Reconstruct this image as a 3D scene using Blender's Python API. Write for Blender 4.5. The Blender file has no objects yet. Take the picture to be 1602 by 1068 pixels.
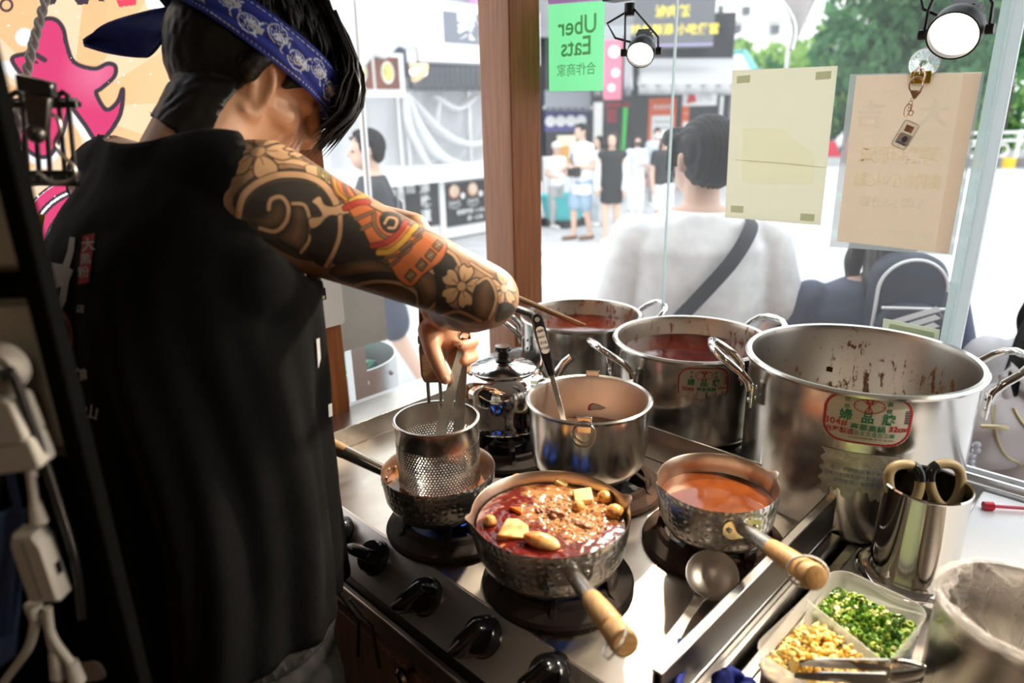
import bpy, bmesh, math, random
import numpy as np
from mathutils import Vector, Matrix, Euler
random.seed(7); rng = np.random.default_rng(7)
PI = math.pi
scene = bpy.context.scene
COL = scene.collection
# ------------------------------------------------------------------ camera
FPX, CX, CY = 1068.0, 801.0, 534.0
_p, _r, _a = math.radians(18.4), math.radians(1.4), math.radians(45.0)
CAM = Vector((0, 0, 1.43))
_fh = Vector((-math.sin(_a), math.cos(_a), 0)); _up = Vector((0, 0, 1))
CF = _fh*math.cos(_p) - _up*math.sin(_p)
_R0 = CF.cross(_up).normalized(); _U0 = _R0.cross(CF)
CR = _R0*math.cos(_r) - _U0*math.sin(_r); CU = _U0*math.cos(_r) + _R0*math.sin(_r)
cd = bpy.data.cameras.new('camera'); co = bpy.data.objects.new('camera', cd); COL.objects.link(co)
co.matrix_world = Matrix(((CR.x, CU.x, -CF.x, CAM.x), (CR.y, CU.y, -CF.y, CAM.y), (CR.z, CU.z, -CF.z, CAM.z), (0, 0, 0, 1)))
cd.sensor_width = 36.0; cd.lens = 24.0; cd.clip_start = 0.02; cd.clip_end = 400
cd.dof.use_dof = True; cd.dof.focus_distance = 1.08; cd.dof.aperture_fstop = 3.2
scene.camera = co
# ------------------------------------------------------------------ sky and exposure
w = bpy.data.worlds.new('overcast_sky'); scene.world = w; w.use_nodes = True
nt = w.node_tree; bg = nt.nodes['Background']
tc = nt.nodes.new('ShaderNodeTexCoord'); sx = nt.nodes.new('ShaderNodeSeparateXYZ'); rp = nt.nodes.new('ShaderNodeValToRGB')
nt.links.new(tc.outputs['Generated'], sx.inputs[0]); nt.links.new(sx.outputs['Z'], rp.inputs[0]); nt.links.new(rp.outputs[0], bg.inputs['Color'])
rp.color_ramp.elements[0].color = (1.0, 1.0, 1.0, 1); rp.color_ramp.elements[1].color = (0.86, 0.93, 1.0, 1)
bg.inputs['Strength'].default_value = 2.5
sd = bpy.data.lights.new('sun', 'SUN'); sd.energy = 1.2; sd.angle = math.radians(25); sd.color = (1, .97, .92)
so = bpy.data.objects.new('sun', sd); COL.objects.link(so); so.rotation_euler = Euler((math.radians(25), math.radians(12), 0))
vs = scene.view_settings; vs.view_transform = 'Standard'; vs.look = 'None'; vs.exposure = 0.0; vs.gamma = 1.0; vs.use_curve_mapping = False
scene.cycles.max_bounces = 8; scene.cycles.transparent_max_bounces = 12; scene.cycles.caustics_reflective = False; scene.cycles.caustics_refractive = False
scene.cycles.sample_clamp_indirect = 6.0; scene.cycles.use_denoising = True
# ------------------------------------------------------------------ rays of the photograph, used to work out where things stand
def ray(x, y): return CF + CR*((x-CX)/FPX) - CU*((y-CY)/FPX)
def PD(x, y, d): return CAM + ray(x, y)*d
def PZ(x, y, z):
    r = ray(x, y); return CAM + r*((z-CAM.z)/r.z)
def PX(x, y, X):
    r = ray(x, y); return CAM + r*((X-CAM.x)/r.x)
def PY(x, y, Y):
    r = ray(x, y); return CAM + r*((Y-CAM.y)/r.y)
# ------------------------------------------------------------------ materials
MATS = {}
def mat(name, col, rough=.5, metal=0.0, var=0.0, scale=30, bump=0.0, bscale=None, stretch=None, col2=None, emit=None, estr=1.0, alpha=1.0, trans=0.0, coat=0.0, spec=None, rvar=0.0, ior=None, sss=0.0, attr=None, detail=4):
    if name in MATS: return MATS[name]
    m = bpy.data.materials.new(name); m.use_nodes = True; t = m.node_tree; b = t.nodes['Principled BSDF']
    b.inputs['Base Color'].default_value = (*col, 1); b.inputs['Roughness'].default_value = rough; b.inputs['Metallic'].default_value = metal
    if spec is not None: b.inputs['Specular IOR Level'].default_value = spec
    if coat: b.inputs['Coat Weight'].default_value = coat
    if alpha < 1: b.inputs['Alpha'].default_value = alpha
    if trans: b.inputs['Transmission Weight'].default_value = trans
    if ior: b.inputs['IOR'].default_value = ior
    if sss: b.inputs['Subsurface Weight'].default_value = sss; b.inputs['Subsurface Radius'].default_value = (.01, .004, .002)
    if emit: b.inputs['Emission Color'].default_value = (*emit, 1); b.inputs['Emission Strength'].default_value = estr
    need = var or bump or rvar or col2
    if need:
        c = t.nodes.new('ShaderNodeTexCoord'); mp = t.nodes.new('ShaderNodeMapping'); n = t.nodes.new('ShaderNodeTexNoise')
        t.links.new(c.outputs['Object'], mp.inputs[0]); t.links.new(mp.outputs[0], n.inputs['Vector'])
        n.inputs['Scale'].default_value = scale; n.inputs['Detail'].default_value = detail
        if stretch: mp.inputs['Scale'].default_value = stretch
        if var or col2:
            r = t.nodes.new('ShaderNodeValToRGB'); t.links.new(n.outputs[0], r.inputs[0])
            c2 = col2 or tuple(max(0, x*(1-var)) for x in col); c1 = col if col2 else tuple(min(1, x*(1+var*.6)) for x in col)
            r.color_ramp.elements[0].position = .32; r.color_ramp.elements[1].position = .68
            r.color_ramp.elements[0].color = (*c2, 1); r.color_ramp.elements[1].color = (*c1, 1)
            t.links.new(r.outputs[0], b.inputs['Base Color'])
        if rvar:
            q = t.nodes.new('ShaderNodeMapRange'); q.inputs['To Min'].default_value = max(.02, rough-rvar); q.inputs['To Max'].default_value = rough+rvar
            q.inputs['From Min'].default_value = .3; q.inputs['From Max'].default_value = .7
            t.links.new(n.outputs[0], q.inputs[0]); t.links.new(q.outputs[0], b.inputs['Roughness'])
        if bump:
            n2 = n
            if bscale:
                n2 = t.nodes.new('ShaderNodeTexNoise'); n2.inputs['Scale'].default_value = bscale; n2.inputs['Detail'].default_value = detail; t.links.new(mp.outputs[0], n2.inputs['Vector'])
            bp = t.nodes.new('ShaderNodeBump'); bp.inputs['Strength'].default_value = bump; bp.inputs['Distance'].default_value = .002
            t.links.new(n2.outputs[0], bp.inputs['Height']); t.links.new(bp.outputs[0], b.inputs['Normal'])
    if attr:
        a = t.nodes.new('ShaderNodeAttribute'); a.attribute_name = attr; t.links.new(a.outputs['Color'], b.inputs['Base Color'])
    MATS[name] = m
    return m
def dimple(m, scale=110, strength=.55):
    t = m.node_tree; b = t.nodes['Principled BSDF']
    c = t.nodes.new('ShaderNodeTexCoord'); v = t.nodes.new('ShaderNodeTexVoronoi'); v.inputs['Scale'].default_value = scale; v.inputs['Randomness'].default_value = .35; v.feature = 'SMOOTH_F1'; v.inputs['Smoothness'].default_value = .35
    r = t.nodes.new('ShaderNodeMapRange'); r.inputs['From Max'].default_value = .5
    bp = t.nodes.new('ShaderNodeBump'); bp.inputs['Strength'].default_value = strength; bp.inputs['Distance'].default_value = .002
    t.links.new(c.outputs['Object'], v.inputs['Vector']); t.links.new(v.outputs['Distance'], r.inputs[0]); t.links.new(r.outputs[0], bp.inputs['Height']); t.links.new(bp.outputs[0], b.inputs['Normal'])
    return m
def wood(name, c1, c2, stretch=(18, 18, 1.2), rough=.45, scale=6):
    return mat(name, c1, rough, col2=c2, scale=scale, stretch=stretch, bump=.12, detail=6)
def glass_mat(name, tint=(1, 1, 1), haze=.06, refl=.10):
    m = bpy.data.materials.new(name); m.use_nodes = True; t = m.node_tree; t.nodes.clear()
    o = t.nodes.new('ShaderNodeOutputMaterial'); tr = t.nodes.new('ShaderNodeBsdfTransparent'); tr.inputs[0].default_value = (*tint, 1)
    gl = t.nodes.new('ShaderNodeBsdfGlossy'); gl.inputs['Roughness'].default_value = .02
    df = t.nodes.new('ShaderNodeBsdfTranslucent'); df.inputs[0].default_value = (1, 1, 1, 1)
    lw = t.nodes.new('ShaderNodeLayerWeight'); lw.inputs['Blend'].default_value = .12
    mr = t.nodes.new('ShaderNodeMath'); mr.operation = 'MULTIPLY'; mr.inputs[1].default_value = refl*4; t.links.new(lw.outputs['Fresnel'], mr.inputs[0])
    m1 = t.nodes.new('ShaderNodeMixShader'); m2 = t.nodes.new('ShaderNodeMixShader')
    c = t.nodes.new('ShaderNodeTexCoord'); n = t.nodes.new('ShaderNodeTexNoise'); n.inputs['Scale'].default_value = 5; n.inputs['Detail'].default_value = 8
    q = t.nodes.new('ShaderNodeMapRange'); q.inputs['To Min'].default_value = haze*.5; q.inputs['To Max'].default_value = haze*1.6
    t.links.new(c.outputs['Object'], n.inputs['Vector']); t.links.new(n.outputs[0], q.inputs[0])
    t.links.new(q.outputs[0], m1.inputs[0]); t.links.new(tr.outputs[0], m1.inputs[1]); t.links.new(df.outputs[0], m1.inputs[2])
    t.links.new(mr.outputs[0], m2.inputs[0]); t.links.new(m1.outputs[0], m2.inputs[1]); t.links.new(gl.outputs[0], m2.inputs[2]); t.links.new(m2.outputs[0], o.inputs[0])
    MATS[name] = m; return m
def film(name, col, trans=.5, rough=.3, holes=0.0, attr=None):
    """thin sheet: diffuse on both sides plus light let through"""
    m = bpy.data.materials.new(name); m.use_nodes = True; t = m.node_tree; t.nodes.clear()
    o = t.nodes.new('ShaderNodeOutputMaterial'); d = t.nodes.new('ShaderNodeBsdfPrincipled'); d.inputs['Base Color'].default_value = (*col, 1); d.inputs['Roughness'].default_value = rough
    tl = t.nodes.new('ShaderNodeBsdfTranslucent'); tl.inputs[0].default_value = (*col, 1)
    x = t.nodes.new('ShaderNodeMixShader'); x.inputs[0].default_value = trans
    t.links.new(d.outputs[0], x.inputs[1]); t.links.new(tl.outputs[0], x.inputs[2]); last = x
    if holes:
        tp = t.nodes.new('ShaderNodeBsdfTransparent'); y = t.nodes.new('ShaderNodeMixShader'); y.inputs[0].default_value = holes
        t.links.new(x.outputs[0], y.inputs[1]); t.links.new(tp.outputs[0], y.inputs[2]); last = y
    if attr:
        a = t.nodes.new('ShaderNodeAttribute'); a.attribute_name = attr; t.links.new(a.outputs['Color'], d.inputs['Base Color']); t.links.new(a.outputs['Color'], tl.inputs[0])
    t.links.new(last.outputs[0], o.inputs[0]); MATS[name] = m; return m
# ------------------------------------------------------------------ mesh builder
def frame_from(o, xd, ud):
    """matrix with origin o, x along xd, y along ud, z the normal"""
    x = Vector(xd).normalized(); z = x.cross(Vector(ud)).normalized(); y = z.cross(x)
    return Matrix(((x.x, y.x, z.x, o[0]), (x.y, y.y, z.y, o[1]), (x.z, y.z, z.z, o[2]), (0, 0, 0, 1)))
def T(x, y, z): return Matrix.Translation((x, y, z))
def RZ(a): return Matrix.Rotation(a, 4, 'Z')
def RX(a): return Matrix.Rotation(a, 4, 'X')
def RY(a): return Matrix.Rotation(a, 4, 'Y')
def align(p, q):
    """matrix at p whose z runs to q"""
    d = (Vector(q)-Vector(p)); m = d.to_track_quat('Z', 'Y').to_matrix().to_4x4(); m.translation = Vector(p); return m
class MB:
    def __init__(s): s.v = []; s.f = []; s.mi = []
    def add(s, V, F, M=None, mi=0):
        o = len(s.v)
        s.v += [tuple(M @ Vector(p)) for p in V] if M is not None else [tuple(p) for p in V]
        s.f += [tuple(i+o for i in f) for f in F]; s.mi += [mi]*len(F); return s
    def box(s, c, d, M=None, mi=0, rz=0):
        x, y, z = (k/2 for k in d); V = [(a, b, e) for e in (-z, z) for (a, b) in ((-x, -y), (x, -y), (x, y), (-x, y))]
        F = [(3, 2, 1, 0), (4, 5, 6, 7), (0, 1, 5, 4), (1, 2, 6, 5), (2, 3, 7, 6), (3, 0, 4, 7)]
        L = T(*c) @ RZ(rz)
        return s.add(V, F, (M @ L) if M is not None else L, mi)
    def lathe(s, prof, n=48, M=None, mi=0, rfun=None, closed=False):
        V = []; F = []; k = len(prof)
        for i in range(n):
            a = 2*PI*i/n; c, q = math.cos(a), math.sin(a)
            for (r, z) in prof:
                if rfun: r2, z2 = rfun(a, r, z)
                else: r2, z2 = r, z
                V.append((r2*c, r2*q, z2))
        for i in range(n):
            j = (i+1) % n
            for m in range(k if closed else k-1):
                m2 = (m+1) % k
                F.append((i*k+m, j*k+m, j*k+m2, i*k+m2))
        return s.add(V, F, M, mi)
    def cyl(s, r, z0, z1, n=24, M=None, mi=0, r2=None):
        r2 = r if r2 is None else r2
        V = [(r*math.cos(2*PI*i/n), r*math.sin(2*PI*i/n), z0) for i in range(n)] + [(r2*math.cos(2*PI*i/n), r2*math.sin(2*PI*i/n), z1) for i in range(n)]
        F = [(i, (i+1) % n, n+(i+1) % n, n+i) for i in range(n)] + [tuple(range(n-1, -1, -1)), tuple(range(n, 2*n))]
        return s.add(V, F, M, mi)
    def tube(s, path, r, n=10, M=None, mi=0, closed=False, flat=1.0, up=(0, 0, 1), cap=True):
        P = [Vector(p) for p in path]; m = len(P); R = r if hasattr(r, '__len__') else [r]*m
        V = []; F = []; prev = None
        for i, p in enumerate(P):
            if closed: t = P[(i+1) % m]-P[i-1]
            else: t = P[min(i+1, m-1)]-P[max(i-1, 0)]
            t.normalize()
            if prev is None:
                x = Vector(up).cross(t)
                if x.length < 1e-4: x = Vector((1, 0, 0)).cross(t)
            else: x = prev - t*prev.dot(t)
            x.normalize(); prev = x; y = t.cross(x)
            for k in range(n):
                a = 2*PI*k/n; V.append(p + x*(R[i]*math.cos(a)) + y*(R[i]*flat*math.sin(a)))
        for i in range(m if closed else m-1):
            j = (i+1) % m
            for k in range(n): F.append((i*n+k, i*n+(k+1) % n, j*n+(k+1) % n, j*n+k))
        if cap and not closed: F += [tuple(range(n-1, -1, -1)), tuple(range((m-1)*n, m*n))]
        return s.add(V, F, M, mi)
    def prism(s, poly, z0, z1, M=None, mi=0):
        n = len(poly); ar = sum(poly[i][0]*poly[(i+1) % n][1]-poly[(i+1) % n][0]*poly[i][1] for i in range(n))
        if ar < 0: poly = poly[::-1]
        V = [(x, y, z0) for x, y in poly] + [(x, y, z1) for x, y in poly]
        F = [(i, (i+1) % n, n+(i+1) % n, n+i) for i in range(n)] + [tuple(range(n-1, -1, -1)), tuple(range(n, 2*n))]
        return s.add(V, F, M, mi)
    def sphere(s, c, r, nu=16, nv=10, M=None, mi=0, fun=None):
        r = r if hasattr(r, '__len__') else (r, r, r); V = [(0, 0, -1)]; F = []
        for j in range(1, nv):
            ph = -PI/2+PI*j/nv
            for i in range(nu): V.append((math.cos(ph)*math.cos(2*PI*i/nu), math.cos(ph)*math.sin(2*PI*i/nu), math.sin(ph)))
        V.append((0, 0, 1)); L = len(V)-1
        for i in range(nu):
            F.append((0, 1+(i+1) % nu, 1+i)); F.append((L, 1+(nv-2)*nu+i, 1+(nv-2)*nu+(i+1) % nu))
            for j in range(nv-2): F.append((1+j*nu+i, 1+j*nu+(i+1) % nu, 1+(j+1)*nu+(i+1) % nu, 1+(j+1)*nu+i))
        V = [((fun(Vector(p)) if fun else 1)*p[0]*r[0]+c[0], (fun(Vector(p)) if fun else 1)*p[1]*r[1]+c[1], (fun(Vector(p)) if fun else 1)*p[2]*r[2]+c[2]) for p in V]
        return s.add(V, F, M, mi)
    def loft(s, rings, M=None, mi=0, cap=True, close=True):
        n = len(rings[0]); V = [p for r in rings for p in r]; F = []
        for i in range(len(rings)-1):
            for k in range(n if close else n-1): F.append((i*n+k, i*n+(k+1) % n, (i+1)*n+(k+1) % n, (i+1)*n+k))
        if cap and close: F += [tuple(range(n-1, -1, -1)), tuple(range((len(rings)-1)*n, len(rings)*n))]
        return s.add(V, F, M, mi)
    def grid(s, fn, nu, nv, M=None, mi=0):
        V = [fn(i/(nu-1), j/(nv-1)) for j in range(nv) for i in range(nu)]
        F = [(j*nu+i, j*nu+i+1, (j+1)*nu+i+1, (j+1)*nu+i) for j in range(nv-1) for i in range(nu-1)]
        return s.add(V, F, M, mi)
    def build(s, name, mats, parent=None, smooth=35, bevel=0, solid=0, weld=False, sub=0, M=None):
        me = bpy.data.meshes.new(name); me.from_pydata(s.v, [], s.f)
        mats = mats if isinstance(mats, (list, tuple)) else [mats]
        for m in mats: me.materials.append(m)
        if len(mats) > 1: me.polygons.foreach_set('material_index', s.mi)
        if weld:
            b = bmesh.new(); b.from_mesh(me); bmesh.ops.remove_doubles(b, verts=b.verts, dist=1e-5); bmesh.ops.recalc_face_normals(b, faces=b.faces); b.to_mesh(me); b.free()
        if smooth:
            me.polygons.foreach_set('use_smooth', [True]*len(me.polygons))
            if smooth < 180: me.set_sharp_from_angle(angle=math.radians(smooth))
        me.update()
        o = bpy.data.objects.new(name, me); COL.objects.link(o)
        if parent is not None: o.parent = parent
        if M is not None: o.matrix_local = M
        if solid: k = o.modifiers.new('thick', 'SOLIDIFY'); k.thickness = solid; k.offset = 0
        if sub: k = o.modifiers.new('sub', 'SUBSURF'); k.levels = sub; k.render_levels = sub
        if bevel: k = o.modifiers.new('bevel', 'BEVEL'); k.width = bevel; k.segments = 2; k.limit_method = 'ANGLE'; k.angle_limit = math.radians(40)
        return o
def tag(o, label=None, cat=None, group=None, kind=None):
    if label: o['label'] = label
    if cat: o['category'] = cat
    if group: o['group'] = group
    if kind: o['kind'] = kind
    return o
def thing(name, label, cat, loc=(0, 0, 0), rz=0, group=None):
    o = bpy.data.objects.new(name, None); COL.objects.link(o); o.location = loc; o.rotation_euler = (0, 0, rz); o.empty_display_size = .05
    return tag(o, label, cat, group)
def dup(root, loc=None, rz=None, label=None, group=None, parent=None):
    r = root.copy(); COL.objects.link(r)
    if parent is not None: r.parent = parent
    if loc is not None: r.location = loc
    if rz is not None: r.rotation_euler = (0, 0, rz)
    if label: r['label'] = label
    if group: r['group'] = group
    for ch in list(root.children):
        c = ch.copy(); COL.objects.link(c); c.parent = r
        for g in ch.children:
            d = g.copy(); COL.objects.link(d); d.parent = c
    return r
_tc = {}
def text_geo(body, size=1.0, bold=0.0, align='CENTER', spacing=1.0):
    """outline letters as flat polygons (verts, faces), centred on the origin"""
    k = (body, bold, align, spacing)
    if k not in _tc:
        c = bpy.data.curves.new('lettering', 'FONT'); c.body = body; c.size = 1.0; c.offset = bold; c.align_x = align; c.align_y = 'CENTER'; c.resolution_u = 3; c.space_character = spacing; c.fill_mode = 'FRONT'
        o = bpy.data.objects.new('lettering', c); COL.objects.link(o)
        dg = bpy.context.evaluated_depsgraph_get(); me = o.evaluated_get(dg).to_mesh()
        _tc[k] = ([tuple(v.co) for v in me.vertices], [tuple(p.vertices) for p in me.polygons])
        o.evaluated_get(dg).to_mesh_clear(); bpy.data.objects.remove(o); bpy.data.curves.remove(c)
    V, F = _tc[k]
    return [(x*size, y*size, z) for x, y, z in V], F
def text(name, body, size, M, m, parent=None, bold=0.0, align='CENTER', flip=False, thick=0.0, spacing=1.0):
    V, F = text_geo(body, size, bold, align, spacing)
    if flip: V = [(-x, y, z) for x, y, z in V]
    return MB().add(V, F, M).build(name, m, parent, smooth=0, solid=thick)
# -------- bodies: overlapping shaped pieces fused into one continuous skin
def fuse(mb, voxel, smooth_it=6, fac=.5):
    me = bpy.data.meshes.new('fuse'); me.from_pydata(mb.v, [], mb.f); o = bpy.data.objects.new('fuse', me); COL.objects.link(o)
    k = o.modifiers.new('r', 'REMESH'); k.mode = 'VOXEL'; k.voxel_size = voxel
    if smooth_it: k = o.modifiers.new('s', 'SMOOTH'); k.iterations = smooth_it; k.factor = fac
    dg = bpy.context.evaluated_depsgraph_get(); dg.update()
    r = bpy.data.meshes.new_from_object(o.evaluated_get(dg)); bpy.data.objects.remove(o); bpy.data.meshes.remove(me)
    return r
def link_mesh(name, me, m, parent=None, smooth=180):
    me.name = name; me.materials.clear()
    for x in (m if isinstance(m, (list, tuple)) else [m]): me.materials.append(x)
    me.polygons.foreach_set('use_smooth', [True]*len(me.polygons))
    if smooth < 180: me.set_sharp_from_angle(angle=math.radians(smooth))
    o = bpy.data.objects.new(name, me); COL.objects.link(o)
    if parent is not None: o.parent = parent
    return o
def limb(mb, pts, rad, n=14, flat=1.0, up=(0, 0, 1)):
    """closed tapered tube with round ends"""
    P = [Vector(p) for p in pts]; Q = []; R = []
    d0 = (P[0]-P[1]).normalized(); d1 = (P[-1]-P[-2]).normalized()
    for a in (80, 55, 28): Q.append(P[0]+d0*rad[0]*math.sin(math.radians(a))); R.append(rad[0]*math.cos(math.radians(a)))
    for i in range(len(P)-1):
        for k in range(4):
            t = k/4; Q.append(P[i].lerp(P[i+1], t)); R.append(rad[i]*(1-t)+rad[i+1]*t)
    Q.append(P[-1]); R.append(rad[-1])
    for a in (28, 55, 80): Q.append(P[-1]+d1*rad[-1]*math.sin(math.radians(a))); R.append(rad[-1]*math.cos(math.radians(a)))
    return mb.tube(Q, R, n, flat=flat, up=up)
def vcol(me, arr, name='paint'):
    a = me.color_attributes.new(name, 'FLOAT_COLOR', 'POINT'); f = np.ones((len(me.vertices), 4), np.float32); f[:, :3] = arr; a.data.foreach_set('color', f.ravel())
def co_of(me):
    a = np.empty(len(me.vertices)*3, np.float32); me.vertices.foreach_get('co', a); return a.reshape(-1, 3)
def rrect(w, h, r, n=6):
    P = []
    for cx, cy, a0 in ((w/2-r, h/2-r, 0), (-w/2+r, h/2-r, 90), (-w/2+r, -h/2+r, 180), (w/2-r, -h/2+r, 270)):
        for k in range(n+1):
            a = math.radians(a0+90*k/n); P.append((cx+r*math.cos(a), cy+r*math.sin(a)))
    return P
# ------------------------------------------------------------------ shared materials
steel = mat('brushed_steel', (.58, .55, .51), .24, 1, scale=9, rvar=.05)
steel_top = mat('worn_cooktop_steel', (.59, .52, .45), .33, 1, scale=7, stretch=(3, 1, 1), rvar=.09, bump=.03, bscale=50)
steel_pot = mat('satin_pot_steel', (.60, .57, .53), .21, 1, scale=6, stretch=(1, 1, 5), rvar=.05)
steel_in = mat('dull_inner_steel', (.58, .54, .50), .36, 1, scale=30, rvar=.06)
mirror = mat('polished_steel', (.68, .65, .61), .07, 1)
panel_m = mat('polished_panel_steel', (.74, .69, .65), .33, 1)
iron = mat('rusty_cast_iron', (.032, .021, .016), .8, 0, col2=(.013, .010, .009), scale=40, bump=.25, bscale=220, spec=.25)
rust = mat('brown_rusted_iron', (.060, .028, .017), .8, 0, col2=(.020, .013, .010), scale=35, bump=.25, bscale=260, spec=.25)
blackp = mat('glossy_black_plastic', (.010, .010, .011), .16)
blackm = mat('matt_black_metal', (.014, .013, .013), .45, .3)
alu = mat('grey_aluminium', (.66, .66, .66), .38, .9, rvar=.06, scale=10)
pan_steel = dimple(mat('hammered_pan_steel', (.60, .58, .55), .24, 1))
pan_in = mat('stained_pan_inside', (.60, .50, .42), .33, 1, col2=(.48, .34, .24), scale=18)
bamboo = wood('pale_handle_wood', (.66, .40, .17), (.50, .27, .10), (9, 9, 60))
bamboo2 = wood('honey_handle_wood', (.62, .36, .14), (.44, .22, .07), (60, 60, 9))
post_w = wood('brown_veneer', (.36, .125, .036), (.24, .072, .020), (22, 22, 1.1), .55)
post_w.node_tree.nodes['Principled BSDF'].inputs['Specular IOR Level'].default_value = .25
cab_w = wood('walnut_veneer', (.26, .125, .068), (.13, .058, .032), (26, 26, 1.0), .5)
white_l = mat('white_laminate', (.82, .80, .78), .35)
clear = glass_mat('clear_pane', (.98, .99, .985), .028, .06)
# ------------------------------------------------------------------ shell of the stall
def struct(name, mb, m, parent=None, **k): return tag(mb.build(name, m, parent, **k), kind='structure')
ZG = -.35
flo = mat('grey_vinyl', (.34, .31, .29), .6, var=.2, scale=8)
struct('floor', MB().box((.3, -.2, -.16), (3.2, 3.0, .32)), flo)
struct('ceiling', MB().box((.3, -.15, 2.12), (3.4, 3.1, .06)), mat('ceiling_board', (.42, .38, .33), .7))
dark_wall = mat('beige_wall_board', (.58, .52, .46), .7, var=.1, scale=3)
brown_wall = mat('brown_wall_board', (.20, .12, .075), .6, var=.2, scale=3)
struct('wall_front', MB().box((.3, -1.62, .9), (3.2, .06, 2.5)), brown_wall)
struct('wall_right', MB().box((1.87, -.1, .9), (.06, 3.0, 2.5)), brown_wall)
PXL = -1.15                                   # plane of the left glass
YB = 1.285                                     # plane of the back glass
struct('trim_1', MB().box((-1.20, 1.215, .88), (.10, .10, 2.46)), post_w, bevel=.003)
struct('trim_2', MB().box((-1.165, .595, .88), (.10, .12, 2.46)), post_w, bevel=.003)
struct('trim_3', MB().box((.3, 1.235, 1.80), (2.9, .07, .14)), post_w, bevel=.003)
struct('trim_4', MB().box((-1.165, .9, 1.95), (.09, .6, .10)), post_w, bevel=.003)
def window(n, mb, extra=()):
    o = tag(mb.build('window_%d' % n, clear, smooth=0), kind='structure')
    for nm, b, m in extra: b.build(nm, m, o, bevel=.0015)
    return o
window(1, MB().box((PXL-.004, .912, 1.375), (.006, .505, 1.03)),
       [('sill', MB().box((PXL-.005, .912, .852), (.045, .505, .024)), alu), ('bead', MB().box((PXL+.012, .912, .868), (.012, .505, .012)), alu)])
edge_m = film('frosted_acrylic_edge', (.80, .90, .88), .6, .25, .25)
window(2, MB().box(((-1.15-.805)/2, YB, 1.30), (.345, .006, .90)), [])
window(3, MB().box(((-.803-.243)/2, YB, 1.30), (.560, .006, .90)),
       [('edge_strip', MB().box((-.253, YB-.002, 1.29), (.012, .014, .92)), edge_m), ('edge_strip', MB().box((-.238, YB+.004, 1.29), (.018, .012, .92)), film('white_edge_profile', (.90, .94, .94), .6, .3)),
        ('seam', MB().box((-.804, YB, 1.30), (.003, .009, .90)), edge_m)])
struct('wall_left', MB().box((-1.17, .86, .26), (.08, .80, 1.16)), cab_w)
struct('wall_back', MB().box((-.35, 1.275, .24), (1.70, .06, 1.12)), cab_w)
sl = struct('trim_5', MB().box((.10, 1.255, .828), (.62, .05, .020)), alu, bevel=.002)
MB().box((.10, 1.243, .842), (.62, .006, .010)).box((.10, 1.268, .842), (.62, .006, .010)).build('track', alu, sl)
for k in range(3): MB().cyl(.004, 0, .002, 10, T(-.12+.09*k, 1.256, .838)).build('screw', mirror, sl)
# outlet plate on the left post
o = thing('wall_plate', 'white wall plate with small socket on the left wooden post', 'wall plate')
Mx = frame_from(PX(505, 465, -1.112), (0, 1, 0), (0, 0, 1))
MB().prism(rrect(.075, .115, .008), 0, .006, Mx).build('plate', mat('white_plastic', (.80, .77, .73), .35), o)
MB().box((-.006, .008, .006), (.018, .022, .003), Mx).build('socket', blackp, o); MB().box((-.006, .002, .0075), (.012, .006, .002), Mx).build('contact', mat('brass', (.7, .55, .25), .3, 1), o)
# ------------------------------------------------------------------ stove
ZC = .84
stove = thing('gas_stove', 'stainless steel five-burner gas stove with black knobs on its sloping front', 'stove', (0, 0, 0))
MB().box((-.669, .711, ZC-.01), (.757, .468, .02)).build('cooktop', steel_top, stove, bevel=.004)
XR = -.290; XL = -1.047
rail = MB().box((XR, .712, .87), (.003, .468, .062)).box((XR+.0045, .712, .8995), (.012, .468, .003))
MB().box((XR+.009, .712, .8445), (.003, .468, .107)).build('rail_skirt', mat('dark_reflection_steel', (.10, .085, .075), .35, 1), stove)  # outer face: the dark reflection of the gap is put into the steel colour
rail.build('side_rail', steel, stove, bevel=.001)
MB().box((XR+.0165, .70, .838), (.012, .46, .003)).box((XR+.022, .70, .795), (.003, .46, .088)).box((XR+.0165, .70, .858), (.002, .44, .002)).build('drip_lip', steel, stove, bevel=.001)
MB().box((XL, .712, .86), (.004, .468, .042)).box((XL-.040, .712, .879), (.080, .468, .004)).build('side_rail', steel, stove, bevel=.001)
MB().box((-.669, .947, .87), (.757, .004, .062)).build('back_rail', steel, stove, bevel=.001)
shelf = tag(MB().box((-.69, 1.10, .83), (.72, .30, .03)).box((-.24, 1.10, .805), (.18, .30, .03)).build('pot_shelf', steel, bevel=.002), 'steel shelf behind the stove that carries the stock pots', 'shelf')
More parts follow.
